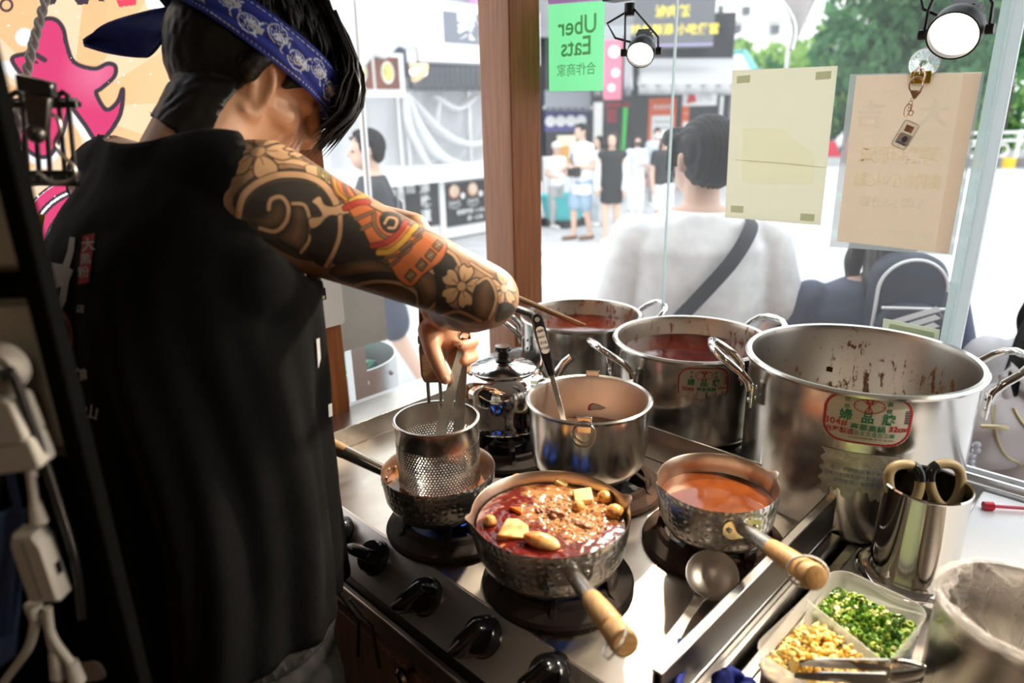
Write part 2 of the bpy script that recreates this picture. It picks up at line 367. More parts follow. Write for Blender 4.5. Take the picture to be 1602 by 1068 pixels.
# sloping front
Pt, Pb = Vector((0, .478, ZC)), Vector((0, .428, .785)); tdir = (Pb-Pt).normalized(); nrm = Vector((0, tdir.z, -tdir.y)).normalized()
MB().loft([[(x, .478, ZC), (x, .4775, ZC), (x, .428, .785), (x, .436, .783), (x, .49, ZC-.02)] for x in (-1.047, -.29)]).build('control_panel', panel_m, stove, smooth=0)
MB().box((-.669, .455, .772), (.757, .05, .018)).build('gap_lining', blackm, stove)
MB().box((-.669, .424, .748), (.757, .010, .034)).box((-.669, .445, .733), (.757, .05, .004)).build('front_lip', panel_m, stove, bevel=.002)
for sx_ in (-1.03, -.31):
    for sy_ in (.50, .92): MB().cyl(.016, .70, ZC-.02, 16, T(sx_, sy_, 0)).build('foot', blackp, stove)
MB().box((-.669, .73, .77), (.74, .40, .12)).build('case', blackm, stove)
def knob(px, py, ang):
    # point on the sloping panel
    r = ray(px, py); den = r.dot(nrm); t = (Pt-CAM).dot(nrm)/den; P = CAM+r*t - nrm*.012
    M = frame_from(P, (1, 0, 0), -tdir) @ RZ(ang) @ Matrix.Diagonal((1.14, 1.14, 1.25, 1))
    b = MB().lathe([(0, 0), (.0255, 0), (.0262, .004), (.0245, .009), (.0215, .0105), (.0208, .020), (.019, .0225), (0, .0225)], 40, M)
    k = b.build('knob', blackp, stove, smooth=40)
    pr = [(-.0205, -.0085), (-.0345, -.003), (-.0365, 0), (-.0345, .003), (-.0205, .0085), (.017, .0085), (.0205, .004), (.0205, -.004), (.017, -.0085)]
    rings = [[(x*s+ (0 if s == 1 else -.002), y*s, z) for x, y in pr] for z, s in ((.012, 1.0), (.030, .97), (.036, .84), (.0375, .6))]
    MB().loft(rings, M).build('grip', blackp, k, smooth=50, bevel=.0008)
    MB().box((-.022, 0, .0378), (.016, .0016, .0006), M).build('pointer', mat('grey_mark', (.35, .35, .35), .4), k)
for kx, ky, an in ((534, 833, .3), (588, 872, .15), (668, 933, 1.0), (758, 995, 1.15), (862, 1058, 1.1)): knob(kx, ky, an)
BURN = {'L': (-.702, .566), 'C': (-.500, .575), 'R': (-.393, .790), 'K': (-.814, .795), 'S': (-.603, .805)}
flame_m = mat('blue_flame', (.02, .10, .5), .5, emit=(.05, .22, 1.0), estr=.75, alpha=.85)
for key, (bx, by) in BURN.items():
    h = MB().lathe([(.0, -.004), (.062, -.004), (.060, .004), (.052, .002), (.036, .004), (.036, .020), (.030, .026), (.022, .026), (.020, .016), (.014, .016), (.014, .024), (0, .026)], 36, T(bx, by, ZC+.002)).build('burner', blackm, stove)
    if key in 'LC':
        for i in range(14):
            a = 2*PI*i/14+.1; l = .022+.010*((i*7) % 5)/5
            q = [(bx+math.cos(a)*(.032+.95*l*t), by+math.sin(a)*(.032+.95*l*t), ZC+.022+.8*l*t*(1-.32*t)) for t in (0, .3, .6, .85, 1)]
            MB().tube(q, [.0028, .0048, .0046, .0026, .0005], 7).build('flame', flame_m, h)
def grate(bx, by, lab, rot, mt):
    t = thing('burner_grate', lab, 'grate', (bx, by, ZC), rot, 'cast iron grates on the stove')
    MB().lathe([(.0985, 0), (.1, .006), (.097, .011), (.080, .0165), (.077, .0235), (.073, .026), (.069, .0235), (.069, .010), (.074, .004), (.074, 0)], 64, closed=True).build('ring', mt, t, smooth=30)
    for i in range(6):
        a = 2*PI*i/6
        pr = [(.0965, .008), (.080, .020), (.0765, .036), (.058, .0455), (.034, .0455), (.030, .040), (.036, .030), (.068, .022), (.070, .008)]
        M = RZ(a) @ RX(PI/2)
        MB().prism(pr, -.0042, .0042, M).build('fin', mt, t, smooth=0, bevel=.0012)
    return t
grate(*BURN['L'], 'cast iron grate under the hammered pan with the strainer, blue flames inside', .25, iron)
grate(*BURN['C'], 'cast iron grate under the pan of bubbling hot pot, nearest the knobs', .12, iron)
grate(*BURN['R'], 'rusty brown grate under the small pan of orange broth', .55, rust)
grate(*BURN['K'], 'cast iron grate under the shiny kettle', .4, iron)
grate(*BURN['S'], 'cast iron grate under the deep steel pot with ring handle', .2, rust)
cab = thing('stove_cabinet', 'walnut veneer cabinet under the front of the stove', 'cabinet')
MB().box((-.669, .70, .35), (.757, .48, .70)).build('body', cab_w, cab, bevel=.002)
for i in range(2):
    xd = -.855+i*.373
    d = MB().box((xd, .446, .35), (.365, .018, .66)).build('door', cab_w, cab, bevel=.002)
    kx = -.610
    kb = PY(640, 1052, .430) if i == 0 else Vector((-.50, .430, .60))
    MB().lathe([(0, 0), (.005, 0), (.005, .012), (.013, .016), (.014, .022), (.010, .026), (0, .027)], 20, Matrix.Translation(kb) @ RX(PI/2) @ T(0, 0, -.008)).build('knob', steel, d)
# ------------------------------------------------------------------ counter on the right
ctr = thing('service_counter', 'steel topped service counter running along the right of the stove', 'counter')
MB().box((.17, .30, .80), (.86, 1.30, .04)).build('worktop', steel_top, ctr, bevel=.003)
MB().box((.17, .31, .39), (.83, 1.26, .78)).build('body', cab_w, ctr, bevel=.002)
MB().box((-.252, .30, .808), (.016, 1.30, .028)).build('edge_trim', steel, ctr, bevel=.002)
brd = tag(MB().prism([(-.150, 1.225), (.32, 1.225), (.32, .86), (-.150, .86)], .8205, .832).build('cutting_board', mat('white_board', (.88, .87, .86), .3), smooth=0, bevel=.003), 'large white plastic board on the counter beside the open window', 'board')
MB().prism([(-.252, .945), (-.135, .985), (-.118, .862), (-.238, .820)], .8202, .8212).build('tissue_tmp', white_l)
bpy.data.objects['tissue_tmp'].name = 'paper_sheet'; tag(bpy.data.objects['paper_sheet'], 'white paper sheet under the steel utensil holder', 'paper')
st = thing('drink_straw', 'pink plastic stick with a red cap on the white board', 'stick')
s0, s1 = PZ(1545, 791, .838), PZ(1640, 797, .838)
MB().tube([s0, s1], .0028, 10).build('shaft', mat('pink_plastic', (.85, .16, .22), .3), st)
MB().cyl(.0065, -.006, .008, 16, align(s0, s1)).build('cap', mat('red_plastic', (.75, .02, .04), .3), st)
# ------------------------------------------------------------------ stock pots
def cyl_hit(px, py, c, r):
    d = ray(px, py); a = d.x**2+d.y**2; ox, oy = CAM.x-c[0], CAM.y-c[1]; b = 2*(ox*d.x+oy*d.y); q = ox*ox+oy*oy-r*r
    t = (-b-math.sqrt(max(0, b*b-4*a*q)))/(2*a); P = CAM+d*t; return math.atan2(P.y-c[1], P.x-c[0]), P.z
def stains(name, base, zlo, zhi, amt=.5, oil=(.30, .075, .012)):
    """inner wall of a used pot: dried splashes and a tide line"""
    m = mat(name, base, .34, 1); t = m.node_tree; b = t.nodes['Principled BSDF']
    c = t.nodes.new('ShaderNodeTexCoord'); mp = t.nodes.new('ShaderNodeMapping'); mp.inputs['Scale'].default_value = (1, 1, .42); t.links.new(c.outputs['Object'], mp.inputs[0])
    n = t.nodes.new('ShaderNodeTexNoise'); n.inputs['Scale'].default_value = 85; n.inputs['Detail'].default_value = 6; n.inputs['Roughness'].default_value = .7; t.links.new(mp.outputs[0], n.inputs['Vector'])
    n2 = t.nodes.new('ShaderNodeTexNoise'); n2.inputs['Scale'].default_value = 9; t.links.new(c.outputs['Object'], n2.inputs['Vector'])
    s = t.nodes.new('ShaderNodeSeparateXYZ'); t.links.new(c.outputs['Object'], s.inputs[0])
    h = t.nodes.new('ShaderNodeMapRange'); h.inputs['From Min'].default_value = zhi; h.inputs['From Max'].default_value = zlo; t.links.new(s.outputs['Z'], h.inputs[0])
    a1 = t.nodes.new('ShaderNodeMath'); a1.operation = 'MULTIPLY_ADD'; a1.inputs[1].default_value = .16*amt; t.links.new(h.outputs[0], a1.inputs[0]); t.links.new(n.outputs[0], a1.inputs[2])
    a2 = t.nodes.new('ShaderNodeMath'); a2.operation = 'MULTIPLY_ADD'; a2.inputs[1].default_value = .42; t.links.new(n2.outputs[0], a2.inputs[0]); t.links.new(a1.outputs[0], a2.inputs[2])
    r = t.nodes.new('ShaderNodeValToRGB'); r.color_ramp.elements[0].position = .825; r.color_ramp.elements[1].position = .895; r.color_ramp.elements[0].color = (0, 0, 0, 1)
    t.links.new(a2.outputs[0], r.inputs[0])
    x = t.nodes.new('ShaderNodeMixRGB'); x.inputs[1].default_value = (*base, 1); x.inputs[2].default_value = (*oil, 1); t.links.new(r.outputs[0], x.inputs[0]); t.links.new(x.outputs[0], b.inputs['Base Color'])
    iv = t.nodes.new('ShaderNodeMath'); iv.operation = 'SUBTRACT'; iv.inputs[0].default_value = 1; t.links.new(r.outputs[0], iv.inputs[1]); t.links.new(iv.outputs[0], b.inputs['Metallic'])
    return m
def stock_pot(lab, c, D, zr, zb, ha, mi, group='tall stock pots behind the stove'):
    t = thing('stock_pot', lab, 'pot', (c[0], c[1], zb), 0, group); h = zr-zb; R = D/2; r = R-.008
    MB().lathe([(0, .0), (r-.014, 0), (r-.004, .003), (r, .012), (r, h-.008), (R-.001, h-.005), (R, h-.001), (R-.003, h+.002), (r-.002, h+.001)], 96).build('body', steel_pot, t, smooth=50)
    MB().lathe([(r-.002, h+.001), (r-.005, h-.008), (r-.005, .016), (r-.014, .004), (0, .004)], 96).build('inside', mi, t, smooth=50)
    for i, a in enumerate(ha):
        w = .046; z = h-.030
        pth = [(r+.006, -w, z-.016), (r+.010, -w, z-.002), (r+.022, -w*.99, z+.012), (r+.040, -w*.95, z+.026), (r+.054, -w*.78, z+.036), (r+.061, -w*.45, z+.041), (r+.063, 0, z+.042)]
        pth = pth + [(x, -y, zz) for x, y, zz in pth[-2::-1]]
        hd = MB().tube(pth, .0062, 12, RZ(a)).build('handle', mirror, t)
        for s in (-1, 1):
            b = MB().box((r+.004, s*w, z-.024), (.005, .017, .040), RZ(a)); b.build('bracket', mirror, hd, bevel=.002)
            for zz in (-.014, -.033): MB().sphere((r+.007, s*w, z+zz), (.0028, .0042, .0042), 10, 6, RZ(a)).sphere((r-.006, s*w*.8, z+zz), (.0028, .0045, .0045), 10, 6, RZ(a)).build('rivet', mirror, hd)
    return t, r
def on_cyl(mb, c_ang, zc, r, V, F, off=.0006, mi=0):
    """wrap flat geometry (u right, v up) round the pot; u is seen from outside"""
    return mb.add([((r+off+z)*math.cos(c_ang+u/r), (r+off+z)*math.sin(c_ang+u/r), zc+v) for u, v, z in V], F, mi=mi)
def flat_grid(poly_test, w, h, nu, nv):
    V = [(-w/2+w*i/nu, -h/2+h*j/nv, 0) for j in range(nv+1) for i in range(nu+1)]; F = []
    for j in range(nv):
        for i in range(nu):
            if poly_test(-w/2+w*(i+.5)/nu, -h/2+h*(j+.5)/nv): F.append((j*(nu+1)+i, j*(nu+1)+i+1, (j+1)*(nu+1)+i+1, (j+1)*(nu+1)+i))
    return V, F
paper_l = mat('cream_label_paper', (.78, .73, .64), .5, var=.08, scale=40)
red_ink = mat('red_print', (.46, .015, .025), .5); green_ink = mat('green_print', (.01, .20, .085), .5); black_ink = mat('black_print', (.02, .02, .02), .5); blue_ink = mat('blue_print', (.12, .22, .45), .5)
def rr_in(x, y, w, h, r):
    x, y = abs(x), abs(y); dx, dy = x-(w/2-r), y-(h/2-r)
    return x <= w/2 and y <= h/2 and not (dx > 0 and dy > 0 and dx*dx+dy*dy > r*r)
def pot_label(t, r, ang, z, W, H, size, torn):
    tear = lambda x: -H*.30 + .06*H*math.sin(x*410)+.05*H*math.sin(x*1130+1) - (.17*H if abs(x+.002) < .006 else 0)
    ok = (lambda x, y: (not torn) or y > tear(x))
    ls = MB(); on_cyl(ls, ang, z, r, *flat_grid(lambda x, y: rr_in(x, y, W, H, H*.36) and ok(x, y), W, H, 90, 60)); lb = ls.build('sticker', paper_l, t, smooth=180)
    lb['label'] = 'torn cream sticker with red and green print' if torn else 'cream sticker with red border and green print'
    b = MB(); on_cyl(b, ang, z, r, *flat_grid(lambda x, y: rr_in(x, y, W*.985, H*.985, H*.36) and not rr_in(x, y, W*.93, H*.90, H*.32) and ok(x, y), W, H, 130, 90), off=.0009); b.build('border', red_ink, lb, smooth=180)
    def tx(s, u, v, sz, m, bold=.012, spc=1.0):
        V, F = text_geo(s, sz, bold, 'CENTER', spc)
        g = MB(); on_cyl(g, ang, z, r, [(x+u, y+v, zz) for x, y, zz in V], F, off=.0010); g.build('print', m, lb, smooth=0)
    k = W/.112
    # the round emblem: an oval with a figure drawn as crossing bows
    e = MB()
    def strip(pts, wd):
        for (x0, y0), (x1, y1) in zip(pts[:-1], pts[1:]):
            L = math.hypot(x1-x0, y1-y0) or 1; nx, ny = -(y1-y0)/L*wd/2, (x1-x0)/L*wd/2
            on_cyl(e, ang, z, r, [(x0+nx, y0+ny, 0), (x0-nx, y0-ny, 0), (x1-nx, y1-ny, 0), (x1+nx, y1+ny, 0)], [(0, 1, 2, 3)], off=.0010)
    ex, ey, ew, eh = 0, .0205*k, .019*k, .0098*k
    strip([(ex+ew*math.cos(a), ey+eh*math.sin(a)) for a in np.linspace(0, 2*PI, 41)], .0011*k)
    strip([(ex-ew, ey), (ex+ew, ey)], .0010*k)
    for s in (-1, 1):
        strip([(ex+s*.001*k, ey+.001*k), (ex+s*.010*k, ey+eh*.86)], .0009*k); strip([(ex+s*.001*k, ey+.001*k), (ex+s*.0065*k, ey+eh*.95)], .0009*k)
        strip([(ex+s*.0005*k, ey), (ex+s*.005*k, ey-eh*.95), (ex+s*.0015*k, ey-eh*.75)], .0012*k); strip([(ex+s*.004*k, ey+eh), (ex+s*.002*k, ey+.004*k)], .0016*k)
    strip([(ex+.0024*k*math.cos(a), ey+eh*.72+.0024*k*math.sin(a)) for a in np.linspace(0, 2*PI, 13)], .0010*k)
    strip([(ex, ey+.006*k), (ex, ey-.008*k)], .0018*k)
    e.build('emblem', red_ink, lb, smooth=0)
    tx('註', -.027*k, .027*k, .0075*k, green_ink); tx('冊', -.027*k, .0165*k, .0075*k, green_ink); tx('商', .025*k, .025*k, .0075*k, green_ink); tx('標', .025*k, .0145*k, .0075*k, green_ink)
    tx('婦', -.027*k, .0035*k, .0165*k, green_ink, .03); tx('品', 0, .002*k, .0165*k, green_ink, .03); tx('牌', .026*k, .002*k, .0165*k, green_ink, .03)
    if torn:
        tx('304#', -.033*k, -.0115*k, .0125*k, red_ink, .02); tx('豪華高鍋', .006*k, -.0125*k, .0105*k, green_ink, .02, 1.0); tx(size, .040*k, -.0095*k, .010*k, red_ink, .02)
    else:
        tx('304#', -.0385*k, -.0085*k, .0130*k, red_ink, .02, 1.1); tx('豪華高鍋', .002*k, -.0125*k, .0108*k, green_ink, .02, 1.05); tx(size, .040*k, -.0105*k, .0112*k, red_ink, .03)
        tx('台灣製造', -.0325*k, -.0205*k, .0092*k, red_ink, .02); tx('合友五金加工廠', .011*k, -.0210*k, .0070*k, green_ink, .01, 1.1)
        tx('台北市延平區西寧北路一號  TEL. 381 5670-1', .008*k, -.0278*k, .0030*k, black_ink, .01)
    bc = MB()
    for i in range(17):
        wv = (.0003, .0006, .0009)[i*5 % 3]*k; v0 = -.002*k+i*.00115*k
        on_cyl(bc, ang, z, r, [(.0455*k, v0, 0), (.0515*k, v0, 0), (.0515*k, v0+wv, 0), (.0455*k, v0+wv, 0)], [(0, 1, 2, 3)], off=.0010)
    bc.build('barcode', black_ink, lb, smooth=0)
    return lb
in_big = stains('splashed_inner_wall', (.42, .39, .35), .0, .22, .95, (.24, .085, .02))
in_mid = stains('oily_inner_wall', (.48, .41, .34), .07, .20, 1.0, (.28, .06, .012))
BIG, MID, BAK = (-.322, 1.088), (-.634, 1.117), (-.922, 1.142)
big, rb_ = stock_pot('largest stock pot, nearly empty, with a whole red-bordered sticker, beside the utensil holder', BIG, .340, 1.061, .822, (math.radians(33), math.radians(215)), in_big)
mid, rm_ = stock_pot('middle stock pot of dark red soup with a torn sticker', MID, .296, 1.018, .847, (math.radians(66), math.radians(242)), in_mid)
bak, rk_ = stock_pot('stock pot of orange-red soup with chopsticks, beside the corner post', BAK, .272, 1.004, .847, (math.radians(55), math.radians(225)), in_mid)
a, z = cyl_hit(1357, 657, BIG, rb_); pot_label(big, rb_, a, z-.822, .112, .074, '32cm', False)
a, z = cyl_hit(1101, 601, MID, rm_); pot_label(mid, rm_, a, z-.847, .090, .062, '28cm', True)
# worn scrap of a second label on the big pot
a, z = cyl_hit(1341, 745, BIG, rb_)
foil = mat('crinkled_clear_label', (.40, .38, .33), .38, .35, bump=.9, scale=90, col2=(.62, .60, .54), bscale=70)
g = MB(); on_cyl(g, a, z-.822, rb_, *flat_grid(lambda x, y: abs(x) < .047+.003*math.sin(y*400) and y > -.030+.006*math.sin(x*170)+.004*math.sin(x*520), .105, .072, 80, 56)); fo = g.build('worn_label', foil, big, smooth=180)
fo['label'] = 'crinkled worn transparent label below the sticker'
for i, s in enumerate(('成分 不銹鋼 容量十九公升', '使用前請先清洗乾淨並擦乾', '請勿空燒以免變形變色')):
    V, F = text_geo(s, .0068, 0, 'CENTER', 1); g = MB(); on_cyl(g, a, z-.822, rb_, [(x+.004, y+.008-.0095*i, q) for x, y, q in V], F, off=.0009); g.build('print', blue_ink, fo, smooth=0)
# soups
def soup(name, lab, c, r, z, c1, c2, sc=30, rough=.08, group=None):
    b = MB(); b.cyl(r, z-.004, z, 64, T(c[0], c[1], 0)); m = mat(name+'_liquid_%d' % len(MATS), c1, rough, col2=c2, scale=sc, bump=.10, bscale=60, detail=6)
    return tag(b.build(name, m, smooth=30), lab, 'soup', group)
soup('red_soup', 'dark red soup filling the middle stock pot', MID, rm_-.0055, .982, (.17, .018, .006), (.07, .006, .003), 40)
soup('red_soup', 'orange-red soup in the stock pot beside the corner post', BAK, rk_-.0055, .969, (.30, .035, .008), (.16, .012, .004), 25)
soup('red_soup', 'shallow brown-red soup at the bottom of the largest stock pot', BIG, rb_-.0065, .86, (.16, .04, .012), (.09, .02, .008), 25)
specks = mat('chilli_skin', (.10, .008, .004), .35)
for px, py in ((1297, 577),):
    ang, zz = math.radians(95), 0
P = PY(1298, 577, BIG[1]+rb_*.80); q = MB().prism([(-.006, -.004), (.005, -.005), (.006, .003), (.001, .005), (-.005, .004)], 0, .002, frame_from(P, (1, 0, .1), (0, 0, 1)))
tag(q.build('chilli_flake', specks, smooth=0), 'dark chilli flake stuck inside the largest stock pot', 'chilli')
ck = PZ(802, 464, 1.085), PZ(905, 508, .985)
for i, dx in enumerate((0, .008)):
    tag(MB().tube([ck[0]+Vector((dx, dx*.6, 0)), ck[1]+Vector((dx*1.4, dx, 0))], [.0042, .0032], 10).build('chopstick', bamboo, smooth=40), ('wooden cooking chopstick nearer the kettle in the orange-red soup pot', 'wooden cooking chopstick nearer the glass in the orange-red soup pot')[i], 'chopsticks', 'cooking chopsticks')
# ------------------------------------------------------------------ yukihira style pans
def spout(R, h, dirs):
    def f(a, r, z):
        k = max(0, (z-h*.45)/(h*.55))
        for d in dirs:
            x = math.atan2(math.sin(a-d), math.cos(a-d)); g = math.exp(-(x/.105)**2)
            r = r*(1+.085*g*k*k); z = z+.004*g*k*k
        return r, z
    return f
def pan(lab, c, D, zr, zb, ang, L, ze, grip_m, group='wooden handled pans'):
    t = thing('saucepan', lab, 'pan', (c[0], c[1], zb), 0, group); h = zr-zb; R = D/2; sp = spout(R, h, (ang+PI/2, ang-PI/2))
    out = [(0, 0), (R*.66, 0), (R*.78, .004), (R*.88, .016), (R*.945, h*.40), (R*.985, h*.75), (R, h-.001), (R-.0008, h+.0006)]
    MB().lathe(out, 120, rfun=sp).build('bowl', pan_steel, t, smooth=50)
    MB().lathe([(R-.0008, h+.0006), (R-.0022, h-.001), (R*.985-.0022, h*.75), (R*.945-.002, h*.40), (R*.88-.002, .018), (R*.76, .007), (0, .005)], 120, rfun=sp).build('inside', pan_in, t, smooth=50)
    za = h*.70; d = Vector((math.cos(ang), math.sin(ang), 0)); p0 = d*(R*.975)+Vector((0, 0, za)); p1 = d*(R+L)+Vector((0, 0, ze-zb)); ax = (p1-p0).normalized()
    M = RZ(ang)
    g = MB()
    pl = rrect(.048, .026, .011); r0 = R*.98
    g.add([((r0+.0012+zz)*math.cos(u/r0), (r0+.0012+zz)*math.sin(u/r0), za+v) for zz in (0, .0018) for u, v in pl], [tuple(range(len(pl)-1, -1, -1)), tuple(range(len(pl), 2*len(pl)))]+[(i, (i+1) % len(pl), len(pl)+(i+1) % len(pl), len(pl)+i) for i in range(len(pl))], M)
    br = g.build('bracket', steel, t, smooth=40)
    for s in (-1, 1):
        MB().sphere(((r0+.003)*math.cos(s*.0165/r0), (r0+.003)*math.sin(s*.0165/r0), za), (.002, .0036, .0036), 10, 6, M).build('rivet', steel, br)
        MB().sphere(((r0-.003)*math.cos(s*.0165/r0), (r0-.003)*math.sin(s*.0165/r0), za), (.002, .0038, .0038), 10, 6, M).build('rivet', steel, br)
    MB().tube([p0, p0+ax*.02, p0+ax*.075], [.0082, .0088, .0102], 20).build('ferrule', steel, t)
    Lw = (p1-p0).length-.07
    w0 = p0+ax*.07
    prof = [(0, 0), (.0095, 0), (.0105, .006), (.0118, Lw*.35), (.0122, Lw*.66), (.0116, Lw*.685), (.0108, Lw*.70), (.0118, Lw*.715), (.0128, Lw*.78), (.0136, Lw*.93), (.0130, Lw*.985), (.0108, Lw), (0, Lw)]
    hd = MB().lathe(prof, 28, align(w0, w0+ax)).build('handle', grip_m, t, smooth=35)
    Mh = align(w0, w0+ax)
    return t, hd, Mh, Lw
hot, hh, Mh, Lw = pan('wide hammered pan of bubbling red hot pot on the front grate', (-.493, .553), .1985, .962, .886, math.radians(326), .165, .99, bamboo)
MB().tube([Vector(p) for p in ((-.0135, -.004, Lw*.86), (-.020, -.008, Lw*.95), (-.020, -.005, Lw*1.10), (-.012, .004, Lw*1.13), (-.004, .012, Lw*1.10), (.004, .014, Lw*.95))], .0011, 8, Mh).build('hanging_wire', steel, hh)
rp, hh, Mh, Lw = pan('small pan of smooth orange broth on the rusty grate by the side rail', (-.376, .756), .158, .962, .886, math.radians(322), .155, .985, bamboo2)
MB().tube([Vector((.0165*math.cos(a)*1.05, .0165*math.sin(a), Lw*(.82+.10*math.cos(a)))) for a in np.linspace(0, 2*PI, 25)[:-1]], .0013, 8, Mh, closed=True).build('tie_loop', mat('white_wire', (.8, .78, .75), .4), hh)
lp, hh, Mh, Lw = pan('hammered pan that holds the noodle strainer, its handle behind the cook', (-.696, .540), .1635, .952, .886, math.radians(209), .175, 1.0, bamboo)
soup('orange_broth', 'smooth orange-brown broth in the small pan by the side rail', (-.376, .756), .0745, .934, (.16, .042, .009), (.095, .020, .005), 22, .06)
soup('noodle_broth', 'orange broth around the strainer in the hammered pan', (-.696, .540), .077, .928, (.48, .17, .04), (.33, .06, .015), 60, .12)
# bubbling broth: oil and stock lie side by side
HC = (-.493, .553); HZ = .9455
def hot_broth():
    n, k = 150, 60; V = [(0, 0, 0)]; C = []
    from mathutils import noise
    bc = PZ(893, 792, HZ)
    def colz(x, y):
        q = noise.fractal(Vector((x*42, y*42, 1.3)), .9, 2.1, 3); q2 = noise.fractal(Vector((x*170, y*170, 4)), .9, 2, 2); q3 = noise.fractal(Vector((x*95+5, y*95, 9)), .9, 2, 2)
        dx, dy = x+HC[0]-bc.x, y+HC[1]-bc.y; u = (dx*.7071+dy*.7071)/.060; w_ = (-dx*.7071+dy*.7071)/.068
        d = math.hypot(u, w_)-1+.34*q
        f = 1/(1+math.exp(d*22))
        oil = np.array((.105, .007, .005))*(1+.5*q3)+np.array((.10, .012, 0))*max(0, q2-.25); st_ = np.array((.37, .165, .060))*(1+.22*q2+.22*q3)
        foam = 1/(1+math.exp(-(q2*.8+.6*q3-.72)*16))*(.55*(1-f)+.18)
        c = oil*(1-f)+st_*f; c = c*(1-foam)+np.array((.66, .34, .12))*foam
        lift = (.0010*q2+.0016*q3)*(.25+1.1*f)+.0008*foam
        return c, lift
    pts = [(0, 0)]
    for j in range(1, k+1):
        r = .0925*j/k
        for i in range(n): pts.append((r*math.cos(2*PI*i/n), r*math.sin(2*PI*i/n)))
    V = []
    for x, y in pts:
        c, l = colz(x, y); C.append(np.clip(c, 0, 1)); V.append((x, y, l))
    F = [(0, 1+i, 1+(i+1) % n) for i in range(n)]
    for j in range(k-1):
        for i in range(n): F.append((1+j*n+i, 1+(j+1)*n+i, 1+(j+1)*n+(i+1) % n, 1+j*n+(i+1) % n))
    o = MB().add(V, F).build('spicy_broth', mat('bubbling_broth', (.3, .1, .03), .10, attr='paint', bump=.12, scale=120), smooth=180); o.location = (HC[0], HC[1], HZ)
    vcol(o.data, np.array(C)); return tag(o, 'bubbling red and brown spicy broth in the wide hammered pan', 'soup')
hot_broth()
def lump(c, r, amp, fr, name, m, lab, cat, group, M=None, seg=(20, 14)):
    from mathutils import noise
    s = random.random()*50
    b = MB().sphere((0, 0, 0), r, *seg, fun=lambda p: 1+amp*noise.fractal(p*fr+Vector((s, 0, 0)), .9, 2, 3))
    o = b.build(name, m, smooth=180); o.location = c
    if M: o.rotation_euler = M
    return tag(o, lab, cat, group)
ball_m = mat('fried_fish_ball', (.72, .40, .11), .35, col2=(.52, .20, .035), scale=110, sss=.1, bump=.3)
tofu_m = mat('cream_tofu', (.82, .62, .28), .4, col2=(.72, .42, .12), scale=90, sss=.15)
meat_m = mat('brown_meat', (.36, .15, .06), .45, col2=(.22, .07, .03), scale=90, bump=.5)
taro_m = mat('oil_streaked_tofu', (.88, .62, .24), .3, col2=(.75, .15, .02), scale=75, sss=.1)
for px, py, r, lb in ((946, 778, .0105, 'golden fish ball floating beside the tofu cube'), (962, 801, .0115, 'largest golden fish ball at the rim away from the knobs'), (810, 750, .0095, 'orange fish ball at the far rim of the hot pot'), (766, 815, .0085, 'small orange fried ball by the pan spout'), (905, 792, .0085, 'half-sunk golden ball amid the brown bubbles')):
    lump(PZ(px, py, HZ+.003), (r, r, r*.9), .10, 3, 'fish_ball', ball_m, lb, 'fish ball', 'fish balls in the hot pot')
def chunk(px, py, poly, h, tilt, m, name, lab, cat, dz=0, col=None):
    o = MB().prism(poly, -h, h*.6).build(name, m, smooth=35, bevel=.002); o.location = PZ(px, py, HZ+.003+dz); o.rotation_euler = tilt; return tag(o, lab, cat)
chunk(911, 777, [(-.013, -.012), (.012, -.014), (.015, .010), (-.010, .013)], .009, (.18, -.15, .9), tofu_m, 'tofu_cube', 'pale tofu cube standing out of the brown bubbles', 'tofu')
chunk(879, 754, [(-.009, -.008), (.009, -.008), (.010, .008), (-.007, .009)], .006, (.1, .3, .4), tofu_m, 'tofu_cube', 'small tofu piece half sunk near the far rim', 'tofu', -.002)
chunk(803, 829, [(-.020, -.016), (.020, -.013), (.018, .009), (.004, .017), (-.010, .014)], .007, (.25, .22, .75), taro_m, 'tofu_slab', 'large pale slab streaked with red oil near the knobs', 'tofu', .001)
lump(PZ(847, 846, HZ+.004), (.0235, .0115, .0085), .07, 3, 'fish_cake', taro_m, 'long oval fish cake against the near rim of the pan', 'fish cake', None, (.1, .1, math.radians(22)))
chunk(808, 795, [(-.010, -.004), (.012, -.006), (.008, .006)], .004, (.2, .1, .2), mat('orange_slice', (.75, .16, .02), .3), 'carrot_slice', 'orange slice floating next to the pale slab', 'vegetable')
for px, py, q, lb in ((872, 806, 1.15, 'largest ragged brown meat piece in the middle of the broth'), (912, 822, .8, 'ragged meat piece near the handle side of the broth'), (845, 800, .6, 'small meat scrap left of the largest meat piece')):
    lump(PZ(px, py, HZ-.001), (.014*q, .009*q, .0055*q), .5, 2.2, 'meat_piece', meat_m, lb, 'meat', 'meat pieces in the hot pot', (0, 0, random.random()*3), seg=(28, 18))
bub = MB()
for i in range(170):
    a_, r_ = random.random()*2*PI, .052*math.sqrt(random.random()); bc = PZ(905, 800, HZ); x, y = bc.x+r_*math.cos(a_), bc.y+r_*math.sin(a_)
    if math.hypot(x-HC[0], y-HC[1]) < .088: q = .0008+.0016*random.random(); bub.sphere((x, y, HZ+.0005), (q, q, q*.8), 8, 5)
tag(bub.build('foam_bubbles', mat('broth_bubble', (.50, .28, .12), .06, alpha=.55), smooth=180), 'small bubbles bursting on the spicy broth', 'bubbles', kind='stuff')
